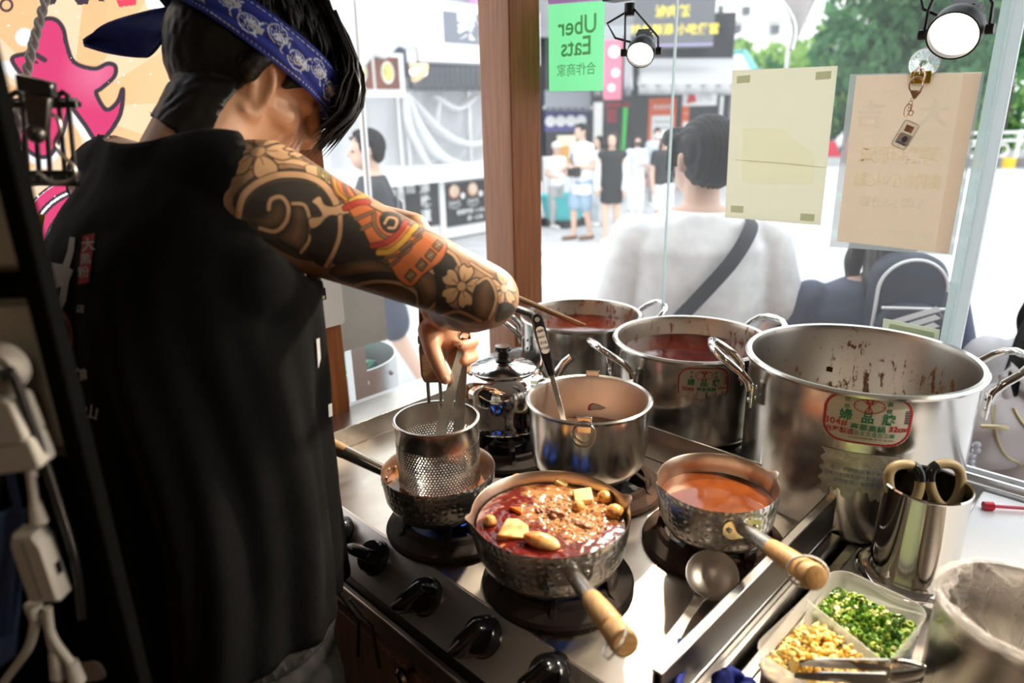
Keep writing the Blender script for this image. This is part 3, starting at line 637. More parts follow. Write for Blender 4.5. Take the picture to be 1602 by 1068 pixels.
# ------------------------------------------------------------------ deep steel pot with ring
SP = (-.610, .776); t = thing('deep_pot', 'deep round-bottomed steel pot with a ring handle, turner inside', 'pot', (*SP, .886)); h = 1.009-.886; R = .0985; r = R-.006
MB().lathe([(0, 0), (r*.62, 0), (r*.84, .006), (r*.96, .022), (r, .045), (r, h-.006), (R-.001, h-.004), (R, h), (R-.003, h+.002), (r-.001, h)], 96).build('body', steel_pot, t, smooth=50)
MB().lathe([(r-.001, h), (r-.003, h-.006), (r-.003, .045), (r*.94, .024), (r*.8, .010), (0, .004)], 96).build('inside', mat('warm_inner_steel', (.50, .41, .355), .4, 1, rvar=.05, scale=20), t, smooth=50)
aR, zR = cyl_hit(914, 668, SP, r); zR -= .886
for aa in (aR, aR+PI):
    M = RZ(aa); k = MB().box((r+.0015, 0, zR+.004), (.003, .022, .026), M).build('ring_plate', steel, t, bevel=.002)
    MB().tube([(r+.006, .0185*math.cos(x)*.92, zR-.010+.0185*math.sin(x)) for x in np.linspace(0, 2*PI, 33)[:-1]], .0017, 8, M, closed=True).build('ring', steel, k)
    MB().tube([(r+.005, -.011, zR+.006), (r+.005, .011, zR+.006)], .0032, 10, M).build('hinge', steel, k)
soup('clear_broth', 'thin broth low inside the deep ring-handled pot', SP, r-.004, .936, (.42, .25, .15), (.34, .18, .10), 20)
P = PZ(937, 641, .950)
o = MB().prism([(.016*math.cos(x), .011*math.sin(x)) for x in np.linspace(0, PI, 14)], 0, .006).build('slice', mat('white_fish_paste', (.82, .74, .66), .5), None, smooth=30)
o.name = 'fish_cake_slice'; o.location = P; o.rotation_euler = (math.radians(40), 0, math.radians(50)); tag(o, 'white fish cake slice with a pink edge in the deep pot', 'fish cake')
MB().tube([(.0163*math.cos(x), .0113*math.sin(x), .003) for x in np.linspace(0, PI, 16)], .0034, 8, flat=.8).build('pink_edge', mat('pink_paste', (.75, .12, .20), .45), o)
# turner
t = thing('turner', 'steel turner with a black handle leaning in the deep steel pot', 'turner')
p1 = PZ(864, 590, 1.018); p0 = PZ(893, 700, .912); ax = (p1-p0).normalized(); p2 = p1+ax*.105
xr = CR-ax*CR.dot(ax); xr.normalize(); Mt = frame_from(p1, xr, ax)
MB().box((0, -.055, 0), (.009, .15, .0018), Mt).build('shank', steel, t, bevel=.0006)
MB().prism([(-.030, -.16), (.030, -.16), (.034, -.125), (.010, -.112), (-.010, -.112), (-.034, -.125)], -.0008, .0008, Mt).build('blade', steel, t, smooth=0)
hp = [(-.0058, .002), (.0058, .002), (.0085, .03), (.0105, .07), (.010, .098), (.006, .108), (-.006, .108), (-.010, .098), (-.0105, .07), (-.0085, .03)]
gr = MB().prism(hp, -.005, .006, Mt).build('grip', blackp, t, smooth=0, bevel=.003)
MB().cyl(.0042, -.0002, .0004, 14, Mt @ T(0, .098, .0062)).build('hanging_hole', mat('hole_grey', (.3, .29, .28), .6), gr)
MB().prism(rrect(.0135, .046, .006), .0061, .0066, Mt @ T(0, .063, 0)).build('sticker', mat('pale_sticker', (.72, .70, .66), .3), gr)
for i, s in enumerate(('台灣製造', 'PERFECT', '316', '不銹鋼')): text('print', s, .0052 if s != '316' else .0075, Mt @ T(0, .078-.0098*i, .0068), black_ink, gr, bold=.01)
# ------------------------------------------------------------------ kettle
KP = (-.842, .818); zk = .886; t = thing('kettle', 'mirror-polished steel kettle with black knob on a rear burner', 'kettle', (*KP, zk))
MB().lathe([(0, 0), (.080, 0), (.0835, .003), (.0815, .008), (.082, .03), (.083, .064), (.0815, .078), (.075, .090), (.064, .098), (.057, .1005), (.056, .103)], 96).build('body', mirror, t, smooth=50)
ld = MB().lathe([(.060, .101), (.0605, .1035), (.057, .106), (.047, .108), (.044, .1105), (.031, .1125), (.028, .115), (.015, .117), (0, .1175)], 96).build('lid', mirror, t, smooth=50)
MB().lathe([(.012, .116), (.0145, .119), (.0105, .123), (.010, .133), (.0150, .137), (.0165, .141), (.0145, .1445), (0, .1455)], 36).build('lid_knob', blackp, ld)
MB().lathe([(0, .1456), (.0135, .1448), (.014, .1462), (0, .1468)], 30).build('knob_cap', steel, ld)
ka = math.radians(44); MK = RZ(ka)
MB().tube([(.060, 0, .045), (.084, 0, .062), (.100, 0, .088), (.113, 0, .110), (.126, 0, .121)], [.022, .0165, .0125, .0102, .0100], 24, MK, flat=.9).build('spout', mirror, t)
for sgn in (-1, 1):
    MB().tube([(sgn*.066, 0, .092), (sgn*.072, 0, .118), (sgn*.070, 0, .142), (sgn*.060, 0, .158)], .0055, 10, MK, flat=.6).build('handle_bracket', mirror, t)
    MB().cyl(.0045, -.004, .006, 12, MK @ T(sgn*.0735, 0, .128) @ RX(PI/2) ).build('rivet', mirror, t)
MB().tube([(.0715, 0, .140), (.073, 0, .162), (.066, 0, .188), (.050, 0, .206), (.025, 0, .216), (0, 0, .219), (-.025, 0, .216), (-.050, 0, .206), (-.066, 0, .188), (-.073, 0, .162), (-.0715, 0, .140)], .0115, 16, MK, flat=.62).build('handle', mat('dark_grey_plastic', (.035, .036, .038), .3), t)
MB().box((0, 0, .052), (.0008, .030, .026), RZ(math.radians(-118)) @ T(.0826, 0, 0)).build('label', mat('label_yellow', (.75, .55, .08), .4), t)
# ------------------------------------------------------------------ noodle strainer with punched holes
NC = (-.696, .542); zs = .930; hs = 1.027-zs; R = .0585
t = thing('noodle_strainer', 'round perforated steel noodle strainer standing in the hammered pan', 'strainer', (*NC, zs))
def punched():
    m = MB(); N = 84; per = 2*PI*R; px_ = per/N; row = px_*math.sqrt(3)/2; V = []; F = []
    rows = int(.066/row); z0 = .006
    for j in range(rows):
        for i in range(N):
            u0 = (i+.5*(j % 2))*px_; v0 = z0+j*row; o = len(V)
            for rad, ph in ((px_/math.sqrt(3)*1.002, PI/6), (px_*.315, PI/6)):
                for k in range(6):
                    a = ph+k*PI/3; V.append((u0+rad*math.cos(a), v0+rad*math.sin(a)))
            for k in range(6): F.append((o+k, o+(k+1) % 6, o+6+(k+1) % 6, o+6+k))
    m.add([(R*math.cos(u/R), R*math.sin(u/R), v) for u, v in V], F)
    zt = z0+(rows-1)*row
    return m, z0, zt
m, z0, zt = punched()
bs = m.build('perforated_wall', steel, t, smooth=0, solid=.0009, weld=True); bs['kind'] = 'stuff'
MB().lathe([(R, zt), (R, hs-.002), (R+.002, hs), (R+.0026, hs+.002), (R+.001, hs+.0036), (R-.0015, hs+.003), (R-.0022, hs), (R-.001, hs-.003), (R-.001, zt)], 80).build('rim', steel, t, smooth=60)
MB().lathe([(R, z0), (R-.002, .001), (R-.010, -.001), (0, -.001)], 60).build('base', steel, t, smooth=60)
fa = (Vector((NC[0], NC[1], 0))).normalized(); cr2 = Vector((CR.x, CR.y, 0)).normalized()
hb = Vector((NC[0], NC[1], 0))+Vector((-.62, .42, 0)).normalized()*(R+.006)
pz = PZ(681, 628, 1.03); hb = Vector((pz.x, pz.y, 0)); hb = Vector((NC[0], NC[1], 0))+(hb-Vector((NC[0], NC[1], 0))).normalized()*(R+.004)-Vector((NC[0], NC[1], 0))
Mh = frame_from((hb.x, hb.y, hs-.02), cr2, (0, 0, 1))
for sg in (-1, 1): MB().tube([(sg*.009, -.015, 0), (sg*.009, .02, .003), (sg*.009, .05, .003), (sg*.008, .062, .003)], .0026, 8, Mh).build('handle_rod', steel, t)
hw = MB().prism([(-.014, .052), (-.018, .064), (-.0185, .105), (-.017, .114), (.017, .114), (.0185, .105), (.018, .064), (.014, .052)], -.0075, .0085, Mh).build('grip', wood('worn_pale_wood', (.55, .34, .19), (.40, .22, .11), (9, 9, 40)), t, smooth=0, bevel=.004)
MB().prism([(-.0185, .113), (.0185, .113), (.0185, .126), (-.0185, .126)], -.009, .010, Mh).build('ferrule', steel, t, smooth=0, bevel=.002)
MB().prism([(-.016, .126), (.016, .126), (.014, .19), (.008, .215), (-.008, .215), (-.014, .19)], -.0075, .0085, Mh).build('grip', post_w, t, smooth=0, bevel=.004)
# ------------------------------------------------------------------ ladle
t = thing('ladle', 'steel ladle lying on the cooktop beside the side rail', 'ladle'); lc = PZ(1114, 900, .862)
lc = PZ(1114, 902, .876); Ml = align(lc, lc+((CAM-lc).normalized()*.75+Vector((0, 0, .55)))) @ T(0, 0, .004)
MB().lathe([(0, -.020), (.012, -.0185), (.022, -.013), (.029, -.004), (.0312, .004), (.0320, .0045), (.0302, .003), (.028, -.004), (.021, -.012), (.012, -.017), (0, -.0185)], 48, Ml).build('bowl', mat('grey_ladle_steel', (.50, .46, .42), .42, 1), t, smooth=60)
e0, e1 = PZ(1093, 937, .866), PZ(1012, 1062, .874); dv = (e1-e0).normalized(); e2 = e1+dv*.09; sd_ = dv.cross(Vector((0, 0, 1))).normalized()
rg = [[p+sd_*(-w_)+Vector((0, 0, th)), p+sd_*w_+Vector((0, 0, th)), p+sd_*w_-Vector((0, 0, .0006)), p-sd_*w_-Vector((0, 0, .0006))] for p, w_, th in ((e0-dv*.014, .010, .001), (e0, .0062, .0016), (e0.lerp(e1, .3), .0055, .0016), (e0.lerp(e1, .7), .0085, .0016), (e1, .0105, .0016), (e2, .0115, .0016))]
MB().loft(rg).build('handle', steel, t, smooth=40)
# ------------------------------------------------------------------ container of toppings
t = thing('topping_box', 'clear plastic box split between chopped scallion and chopped garlic', 'container', (-.180, .690, .8205), math.radians(-4)); W, Ln, H = .105, .20, .060
plastic = film('cloudy_plastic', (.84, .81, .77), .4, .25, .64)
def tray(z0, sc, rr, w=0): return [(x*sc, y*sc, z0) for x, y in rrect(W-w, Ln-w, rr)]
MB().loft([tray(.0, .92, .014), tray(.003, .945, .016), tray(H-.006, 1.0, .02), tray(H-.004, 1.035, .022), tray(H, 1.04, .022), tray(H+.0005, 1.02, .021), tray(H-.004, .985, .019), tray(.005, .925, .014)], cap=True).build('tray', plastic, t, smooth=50)
dva, dvb = Vector((-.0505, .018, 0)), Vector((.0505, -.016, 0)); dd = (dvb-dva)
MB().box(((dva+dvb)/2)[:2]+(.032,), (dd.length, .0015, .052), rz=math.atan2(dd.y, dd.x)).build('divider', plastic, t)
def pile(name, lab, zone, n, shapes, mats_, h0, dh):
    b = MB(); k = 0
    if zone < 0: b.prism([(-.046, -.09), (.046, -.09), (.046, -.026), (-.046, .006)], .006, h0+.006, mi=1)
    else: b.prism([(-.046, .09), (.046, .09), (.046, -.008), (-.046, .026)], .006, h0+.004, mi=1)
    while k < n:
        x, y = random.uniform(-.048, .048), random.uniform(-.094, .094)
        yd = dva.y+(x-dva.x)*dd.y/dd.x
        if (zone > 0) != (y > yd+.004*zone) : continue
        if zone < 0 and y > yd-.004: continue
        e_ = min(.048-abs(x), .094-abs(y)); hz = h0+dh*random.random()*min(1, e_/.02)
        if zone < 0: hz -= .012*max(0, min(1, (y+.01)/.03))
        M = T(x, y, hz) @ Euler((random.uniform(-1.2, 1.2), random.uniform(-1.2, 1.2), random.random()*6)).to_matrix().to_4x4()
        shapes(b, M, k % len(mats_)); k += 1
    o = b.build(name, mats_, smooth=45); o.location = t.location; o.rotation_euler = t.rotation_euler
    return tag(o, lab, name.split('_')[-1], kind='stuff')
sc_m = [mat('scallion_%s' % n_, c_, .35, sss=.08) for n_, c_ in (('dark', (.07, .19, .012)), ('mid', (.19, .36, .03)), ('lime', (.42, .55, .08)), ('pale', (.68, .70, .30)), ('deep', (.045, .13, .010)))]
def ring_(b, M, mi):
    r = random.uniform(.0026, .0046); l = random.uniform(.002, .0045); q = random.uniform(.55, 1)
    b.lathe([(r, -l/2), (r, l/2), (r*.72, l/2), (r*.72, -l/2)] if mi != 3 else [(0, -l/2), (r*.8, -l/2), (r*.8, l/2), (0, l/2)], 9, M @ Matrix.Diagonal((1, q, 1, 1)), mi, closed=(mi != 3))
pile('chopped_scallion', 'heap of chopped green scallion rings in the clear box', 1, 560, ring_, sc_m, .034, .022)
ga_m = [mat('garlic_%s' % n_, c_, .35, sss=.1) for n_, c_ in (('cream', (.80, .60, .19)), ('gold', (.74, .47, .10)), ('pale', (.84, .68, .31)))]
def gar(b, M, mi):
    q = random.uniform(.0030, .0056); b.sphere((0, 0, 0), (q, q*random.uniform(.6, 1), q*random.uniform(.5, .8)), 7, 5, M, mi, fun=lambda p: 1+.22*math.sin(p.x*4+q*900)*math.cos(p.y*3))
pile('chopped_garlic', 'heap of chopped yellow garlic in the clear box', -1, 760, gar, ga_m, .030, .022)
t2 = thing('serving_tweezers', 'steel spring tongs resting on the chopped garlic', 'tongs')
a0, a1 = PZ(1250, 1036, .892), PZ(1392, 1040, .905); b0, b1 = PZ(1242, 1056, .892), PZ(1385, 1062, .900)
def strap(p, q, w_, nm, m_):
    d_ = (q-p).normalized(); s_ = d_.cross(Vector((0, 0, 1))).normalized(); n_ = s_.cross(d_)
    rg = [[c_+s_*.0006*sg-n_*ww*dn for sg, dn in ((-1, -.5), (1, -.5), (1, .5), (-1, .5))] for c_, ww in ((p, w_*.4), (p.lerp(q, .3), w_*.8), (q, w_))]
    MB().loft(rg).build(nm, m_, t2, smooth=0)
strap(a0, a1, .014, 'arm', mirror); strap(b0, b1, .014, 'arm', mirror)
mid_ = (a1+b1)/2+(a1-a0).normalized()*.020
MB().grid(lambda u, v: tuple((a1*(1-u)**2+mid_*2*u*(1-u)*1.0+b1*u*u)+(a1-a0).normalized()*.022*math.sin(u*PI)+Vector((0, 0, (v-.5)*.018))), 14, 3).build('spring', mirror, t2, solid=.001)
# ------------------------------------------------------------------ utensil holder with scissors
UC = PZ(1440, 905, .822); UC = (-.171, .921); t = thing('utensil_holder', 'mirror-polished steel utensil cylinder on a round base', 'holder', (*UC, .8215)); R = .0505
MB().lathe([(0, .0), (.066, 0), (.0685, .004), (.067, .010), (.060, .014), (.052, .016), (R, .022), (R, .142), (R+.0012, .1445), (R, .1465), (R-.0018, .145), (R-.0015, .02), (0, .018)], 72).build('cylinder', mirror, t, smooth=50)
t = thing('scissors', 'kitchen scissors with tan and black loops in the utensil holder', 'scissors'); tan_m = mat('tan_rubber', (.30, .225, .11), .45)
sc = Vector((UC[0], UC[1], .95)); cr2 = Vector((CR.x, CR.y, 0)).normalized()
Ms = frame_from(sc, cr2, Vector((-.25, .25, 1)))
for sg in (-1, 1):
    pts = [(sg*.0265+.0205*math.cos(x), .016+.028*math.sin(x)+.004*math.cos(x*2), 0) for x in np.linspace(0, 2*PI, 29)[:-1]]
    lo = MB().tube(pts, .0064, 12, Ms, closed=True, flat=.9).build('loop', tan_m, t)
    k = [(sg*.0265+.0205*math.cos(x), .016+.028*math.sin(x)+.004*math.cos(x*2), .0008) for x in (np.linspace(PI*.68, PI*1.02, 10) if sg > 0 else np.linspace(-PI*.02, PI*.32, 10))]
    MB().tube(k, .0068, 12, Ms, flat=.92).build('inlay', blackp, lo)
    MB().tube([(sg*.012, -.012, 0), (sg*.006, -.035, 0), (-sg*.004, -.06, 0)], [.006, .006, .005], 10, Ms, flat=.6).build('shank', blackp, t)
    MB().prism([(-sg*.003-.006, -.055), (-sg*.003+.006, -.055), (-sg*.006+.001, -.112), (-sg*.006-.001, -.112)], sg*.001, sg*.003, Ms).build('blade', steel, t, smooth=0)
# ------------------------------------------------------------------ lined bin
BCN = (-.037, .769); t = thing('steel_canister', 'round steel canister lined with a clear plastic bag', 'canister', (*BCN, .8215)); R = .078
MB().lathe([(0, 0), (R-.003, 0), (R, .004), (R, .112), (R+.0015, .115), (R, .117), (R-.002, .114), (R-.002, .005), (0, .004)], 72).build('can', steel, t, smooth=50)
bagm = film('crumpled_bag', (.86, .80, .76), .5, .18, .70)
from mathutils import noise as _nz
def bagf(u, v):
    a = u*2*PI
    if v < .22: k = v/.22; r = R+.003+.002*(1-k); z = .098+.020*k+.006*(1-k)*math.sin(a*7)
    elif v < .3: k = (v-.22)/.08; r = R+.004-.010*k; z = .120+.003*math.sin(k*PI)
    else: k = (v-.3)/.7; r = (R-.007)*(1-.25*k*k-.72*max(0, k-.75)/.25); z = .119-.075*k
    n = _nz.fractal(Vector((math.cos(a)*3, math.sin(a)*3, v*5)), .8, 2.1, 4); n2 = _nz.noise(Vector((math.cos(a)*7+3, math.sin(a)*7, v*1.2)))
    kk = .25 if v < .3 else 1
    r += kk*(.009*n+.006*n2)*(1 if v > .2 else .4); z += kk*.006*n2
    return (r*math.cos(a), r*math.sin(a), z)
MB().grid(bagf, 181, 60).build('bag_liner', bagm, t, smooth=180)
# blue cloth bits by the front of the side rail
cl = mat('blue_cloth', (.010, .022, .22), .8, var=.4, scale=60, bump=.4)
def rag(px, py, z, sx, sy, lab):
    c_ = PZ(px, py, z)
    b = MB().grid(lambda u, v: ((u-.5)*sx, (v-.5)*sy, .012*_nz.noise(Vector((u*4+px, v*4, 0)))+.010*math.sin(u*9)*math.sin(v*PI)), 24, 24)
    o = b.build('cleaning_cloth', cl, smooth=180, solid=.003); o.location = c_; o.rotation_euler = (0, .1, random.random()); return tag(o, lab, 'cloth')
rag(1056, 1052, .868, .018, .09, 'folded blue cloth tucked beside the ladle handle')
rag(1150, 1078, .830, .05, .05, 'crumpled blue cloth at the counter edge below the topping box')
# ------------------------------------------------------------------ the cook
from mathutils.bvhtree import BVHTree
skin_m = mat('painted_skin', (.6, .4, .3), .48, attr='paint', sss=.06, bump=.06, bscale=260, scale=200)
black_cloth = mat('black_cotton', (.0045, .0045, .0047), .9, var=.25, scale=120, bump=.12, bscale=500, spec=.12)
grey_cloth = mat('faded_black_cotton', (.022, .021, .020), .85, var=.3, scale=60, bump=.3, bscale=300)
hair_m = mat('black_hair', (.006, .005, .0045), .45, var=.3, scale=60, spec=.3)
SKIN = np.array((.56, .31, .185))
cook = thing('person', 'cook in a sleeveless black shirt and blue bandana, tattooed arm reaching over the stove', 'person', (-.79, .24, 0))
cinv = Matrix.Translation((.79, -.24, 0))
RR = Vector((.98, .2, 0)).normalized(); FV = Vector((-.2, .98, 0)).normalized()
def tc_(z):
    t = (z-.85)/(1.38-.85); return Vector((-.80, .245, 0)).lerp(Vector((-.875, .320, 0)), t)+Vector((0, 0, z))
def ell(z, a, b, n=40, du=0, dv=0): c = tc_(z); return [tuple(c+RR*(du+a*math.cos(2*PI*k/n))+FV*(dv+b*math.sin(2*PI*k/n))) for k in range(n)]
ShR, ElR, WrR = PD(412, 316, .765), PD(762, 464, .81), PD(684, 484, .985)
ShL = tc_(1.36)-RR*.165
body = MB()
body.loft([ell(z, a, b) for z, a, b in ((.78, .115, .082), (.82, .130, .092), (.92, .134, .096), (1.0, .148, .106), (1.1, .158, .112), (1.22, .168, .115), (1.29, .165, .108), (1.34, .150, .09), (1.375, .11, .07), (1.40, .07, .055))])
Ht = PD(390, 118, .875)                                        # middle of the head
nk = tc_(1.37)+FV*.01
limb(body, [nk-FV*.002, nk.lerp(Ht, .5)-FV*.008, Ht-Vector((0, 0, .02))], [.060, .061, .060], 20)
# right arm: deltoid, upper arm, elbow, forearm, wrist
up1 = ShR.lerp(ElR, .5)
limb(body, [tc_(1.34)+RR*.10, ShR, ShR.lerp(ElR, .25), up1, ShR.lerp(ElR, .8), ElR], [.066, .070, .0570, .0500, .0430, .0385], 24)
limb(body, [ElR, ElR.lerp(WrR, .3), ElR.lerp(WrR, .7), WrR], [.0385, .041, .033, .0265], 20)
# left arm, held forward behind the right one
ElL = PD(540, 356, 1.05); TipL = PD(646, 358, .97)
limb(body, [tc_(1.34)-RR*.09, ShL, ShL.lerp(ElL, .5), ElL], [.062, .060, .048, .040], 18)
limb(body, [ElL, ElL.lerp(TipL, .6), TipL], [.038, .034, .024], 18)
HandL = PD(668, 410, .955)
# right hand: palm, thumb and four fingers closing on the tongs
def P3(x, y, d): return PD(x, y, .985+(d-1.088)*.9)
palm = [P3(683, 488, 1.088), P3(688, 508, 1.095), P3(697, 524, 1.105)]
limb(body, palm, [.0265, .029, .026], 16, flat=1.0)
limb(body, [P3(704, 512, 1.10), P3(700, 534, 1.115), P3(698, 545, 1.125)], [.018, .018, .014], 14)
fing = [
    ([P3(708, 512, 1.095), P3(736, 524, 1.115), P3(741, 535, 1.098), P3(722, 541, 1.076)], [.0108, .0096, .0088, .0080]),
    ([P3(704, 524, 1.115), P3(736, 548, 1.126), P3(741, 558, 1.105), P3(726, 564, 1.082)], [.0108, .0098, .0090, .0082]),
    ([P3(700, 534, 1.125), P3(724, 566, 1.140), P3(730, 576, 1.120), P3(720, 578, 1.096)], [.0102, .0092, .0084, .0076]),
    ([P3(696, 542, 1.132), P3(712, 574, 1.148), P3(716, 584, 1.134), P3(711, 588, 1.114)], [.0092, .0082, .0074, .0066]),
    ([P3(672, 516, 1.080), P3(676, 547, 1.064), P3(687, 574, 1.058), P3(696, 592, 1.060)], [.0180, .0130, .0112, .0096])]
for p, r in fing: limb(body, p, r, 14)
# left hand: loose fist
hd = (HandL-TipL).normalized(); limb(body, [TipL, HandL], [.024, .028], 14)
for k in range(4):
    o_ = HandL+hd*.012+FV*(.018*(k-1.5)); limb(body, [o_, o_+hd*.03, o_+hd*.034-Vector((0, 0, .028)), o_+hd*.008-Vector((0, 0, .036))], [.0092, .0086, .008, .0074], 12)
limb(body, [HandL-FV*.02, HandL-FV*.034+hd*.02, HandL-FV*.022+hd*.045], [.012, .0105, .009], 12)
# head, in its own frame: x right, y forward, z up; bent down over the pots
fy = Vector((.26, .965, 0)).normalized(); pit = math.radians(33)
HF = fy*math.cos(pit)-Vector((0, 0, 1))*math.sin(pit); HX = Vector((fy.y, -fy.x, 0)); HU = HX.cross(HF)
MH = Matrix(((HX.x, HF.x, HU.x, Ht.x), (HX.y, HF.y, HU.y, Ht.y), (HX.z, HF.z, HU.z, Ht.z), (0, 0, 0, 1)))
body.sphere((0, -.008, .018), (.0765, .094, .098), 32, 22, MH)
body.sphere((0, .030, -.045), (.060, .062, .066), 28, 18, MH)
limb(body, [MH @ Vector((0, .045, -.085)), MH @ Vector((0, .062, -.092))], [.034, .026], 14)
limb(body, [MH @ Vector((0, .086, .010)), MH @ Vector((0, .101, -.022)), MH @ Vector((0, .098, -.036))], [.009, .013, .013], 12)
for s in (-1, 1):
    limb(body, [MH @ Vector((s*.012, .091, -.034)), MH @ Vector((s*.016, .088, -.036))], [.008, .007], 10)
    limb(body, [MH @ Vector((s*.018, .083, .022)), MH @ Vector((s*.045, .072, .024))], [.010, .009], 10)      # brow
    body.sphere((s*.032, .070, .000), (.016, .014, .012), 14, 8, MH)                                          # eyelid
    limb(body, [MH @ Vector((s*.045, .050, -.030)), MH @ Vector((s*.050, .030, -.030))], [.022, .020], 10)     # cheek
    # ear: outer fold, lobe and the hollow left between
    ep = [MH @ Vector((s*(.077+.009*abs(math.sin(a*.5+.4))), .002+.017*math.cos(a)-.012*math.sin(a)*.3, -.018+.033*math.sin(a))) for a in np.linspace(-1.9, 2.9, 14)]
    limb(body, ep, [.0062]*6+[.0056]*8, 10)
    limb(body, [MH @ Vector((s*.076, .016, -.046)), MH @ Vector((s*.078, .010, -.053))], [.0085, .0075], 10)
    limb(body, [MH @ Vector((s*.076, .022, -.026)), MH @ Vector((s*.079, .018, -.032))], [.005, .005], 8)
    limb(body, [MH @ Vector((s*.078, .000, .006)), MH @ Vector((s*.080, -.006, -.014)), MH @ Vector((s*.078, .004, -.034))], [.0045, .0045, .0045], 8)
    body.sphere((s*.070, .002, -.018), (.010, .022, .034), 12, 10, MH)
limb(body, [MH @ Vector((-.018, .084, -.062)), MH @ Vector((0, .091, -.060)), MH @ Vector((.018, .084, -.062))], [.0055, .0075, .0055], 10)
limb(body, [MH @ Vector((-.015, .083, -.071)), MH @ Vector((0, .089, -.070)), MH @ Vector((.015, .083, -.071))], [.0055, .008, .0055], 10)
# legs (under the trousers)
for s in (-1, 1):
    hp_ = tc_(.79)+RR*(s*.070); kn = Vector((hp_.x, hp_.y+.01, .46)); an = Vector((hp_.x, hp_.y-.01, .09))
    limb(body, [hp_, kn, an], [.070, .050, .038], 16); limb(body, [an-Vector((0, 0, .04)), an+FV*.14-Vector((0, 0, .055))], [.036, .030], 12)
me = fuse(body, .0040, 5, .5)
# finer skin on the tattooed arm, then the tattoo colours
ax_ = (ElR-ShR); La = ax_.length; axn = ax_/La
camdir = (CAM-(ShR+ElR)/2); camdir = (camdir-axn*camdir.dot(axn)).normalized(); side = axn.cross(camdir)   # side points to the lower edge in view or upper
bm = bmesh.new(); bm.from_mesh(me)
def on_arm(v):
    q = v-ShR; s = q.dot(axn); return -.10 < s < La+.05 and (q-axn*s).length < .085
for it in range(2):
    es = [e for e in bm.edges if on_arm(e.verts[0].co) and on_arm(e.verts[1].co) and ((e.verts[0].co+e.verts[1].co)/2-ShR).normalized().dot(camdir) > -.9]
    bmesh.ops.subdivide_edges(bm, edges=es, cuts=1, use_grid_fill=True, smooth=0)
bm.to_mesh(me); bm.free()
V = co_of(me).astype(np.float64); n = len(V); C = np.tile(SKIN, (n, 1))
q = V-np.array(ShR); s = q@np.array(axn); pr = q-np.outer(s, np.array(axn)); rad = np.linalg.norm(pr, axis=1)
cd_, sd_ = pr@np.array(camdir), pr@np.array(side)
phi = np.arctan2(sd_, cd_)
# drawing sheet of the tattoo, laid round the arm: x runs along it, y round it
A0, A1 = np.array((174., 460.)), np.array((1342., 955.)); dA = (A1-A0); LA = np.linalg.norm(dA); dA /= LA; nA = np.array((-dA[1], dA[0]))
def sheet():
    a = s/La; R = np.interp(a, [-.2, 0, .3, .6, 1.0], [330, 305, 250, 205, 165])
    sg = 1.0 if side.dot(-CU) > 0 else -1.0
    b = R*np.where(np.abs(phi) < 1.45, np.sin(phi), np.sign(phi)*(.99+.9*(np.abs(phi)-1.45)))*sg
    return A0[0]+dA[0]*a*LA+nA[0]*b, A0[1]+dA[1]*a*LA+nA[1]*b
X, Y = sheet()
def seg_d(P):
    d = np.full(n_, 1e9)
    for (x0, y0), (x1, y1) in zip(P[:-1], P[1:]):
        dx, dy = x1-x0, y1-y0; L2 = dx*dx+dy*dy+1e-9; t = np.clip(((Xa-x0)*dx+(Ya-y0)*dy)/L2, 0, 1); d = np.minimum(d, np.hypot(Xa-x0-t*dx, Ya-y0-t*dy))
    return d
def smooth_path(P, k=6, closed=False):
    P = [np.array(p, float) for p in P]; m = len(P); out = []
    for i in range(m if closed else m-1):
        p0, p1, p2, p3 = (P[(i-1) % m], P[i], P[(i+1) % m], P[(i+2) % m]) if closed else (P[max(i-1, 0)], P[i], P[i+1], P[min(i+2, m-1)])
        for t in np.arange(k)/k: out.append(.5*((2*p1)+(-p0+p2)*t+(2*p0-5*p1+4*p2-p3)*t*t+(-p0+3*p1-3*p2+p3)*t**3))
    out.append(P[0] if closed else P[-1]); return [tuple(p) for p in out]
def inside(P):
    r = np.zeros(n_, bool); m = len(P); j = m-1
    for i in range(m):
        xi, yi = P[i]; xj, yj = P[j]
        if yi != yj: r ^= ((yi > Ya) != (yj > Ya)) & (Xa < (xj-xi)*(Ya-yi)/(yj-yi)+xi)
        j = i
    return r
arm = (s > -.075) & (s < La+.06) & (rad < .088) & ~((s < .03) & (sd_*(1 if side.dot(-CU) > 0 else -1) > .066))
# only skin, not chest: cut the tattoo off at the armpit
idx = np.where(arm)[0]; n_ = len(idx); Xa, Ya = X[idx], Y[idx]; K = C[idx].copy()
INK = np.array((.030, .024, .019)); LINE = np.array((.018, .014, .012)); BR = np.array((.20, .105, .055)); MIDT = np.array((.105, .062, .036)); LT = np.array((.50, .29, .155)); TAN = np.array((.54, .32, .17))
ORG = np.array((.50, .135, .040)); YEL = np.array((.52, .28, .035)); RED = np.array((.36, .035, .022)); OLV = np.array((.20, .17, .03))
def put(m, col, al=1.0):
    m = m.astype(float) if m.dtype == bool else m
    global K
    K = K*(1-(m*al)[:, None])+np.array(col)[None, :]*(m*al)[:, None]
def edge(d, w, soft=5): return np.clip((w-d)/soft+.5, 0, 1)
def fill(P, col, al=1.0, line=6, sm=True, grad=None):
    Q = smooth_path(P, 5, True) if sm else P+[P[0]]
    i = inside(Q); d = seg_d(Q)
    if grad is not None:
        g = np.clip(d/grad[1], 0, 1)[:, None]; K[i] = (K*(1-g)+(np.array(grad[0])*g) if False else (np.array(col)*(1-g)+np.array(grad[0])*g))[i]
    else: put(i, col, al)
    if line: put(edge(d, line/2), LINE)
def band(P, w, col=LT, line=5):
    Q = smooth_path(P, 6); d = seg_d(Q); put(edge(d, w/2+line), LINE); put(edge(d, w/2), col)
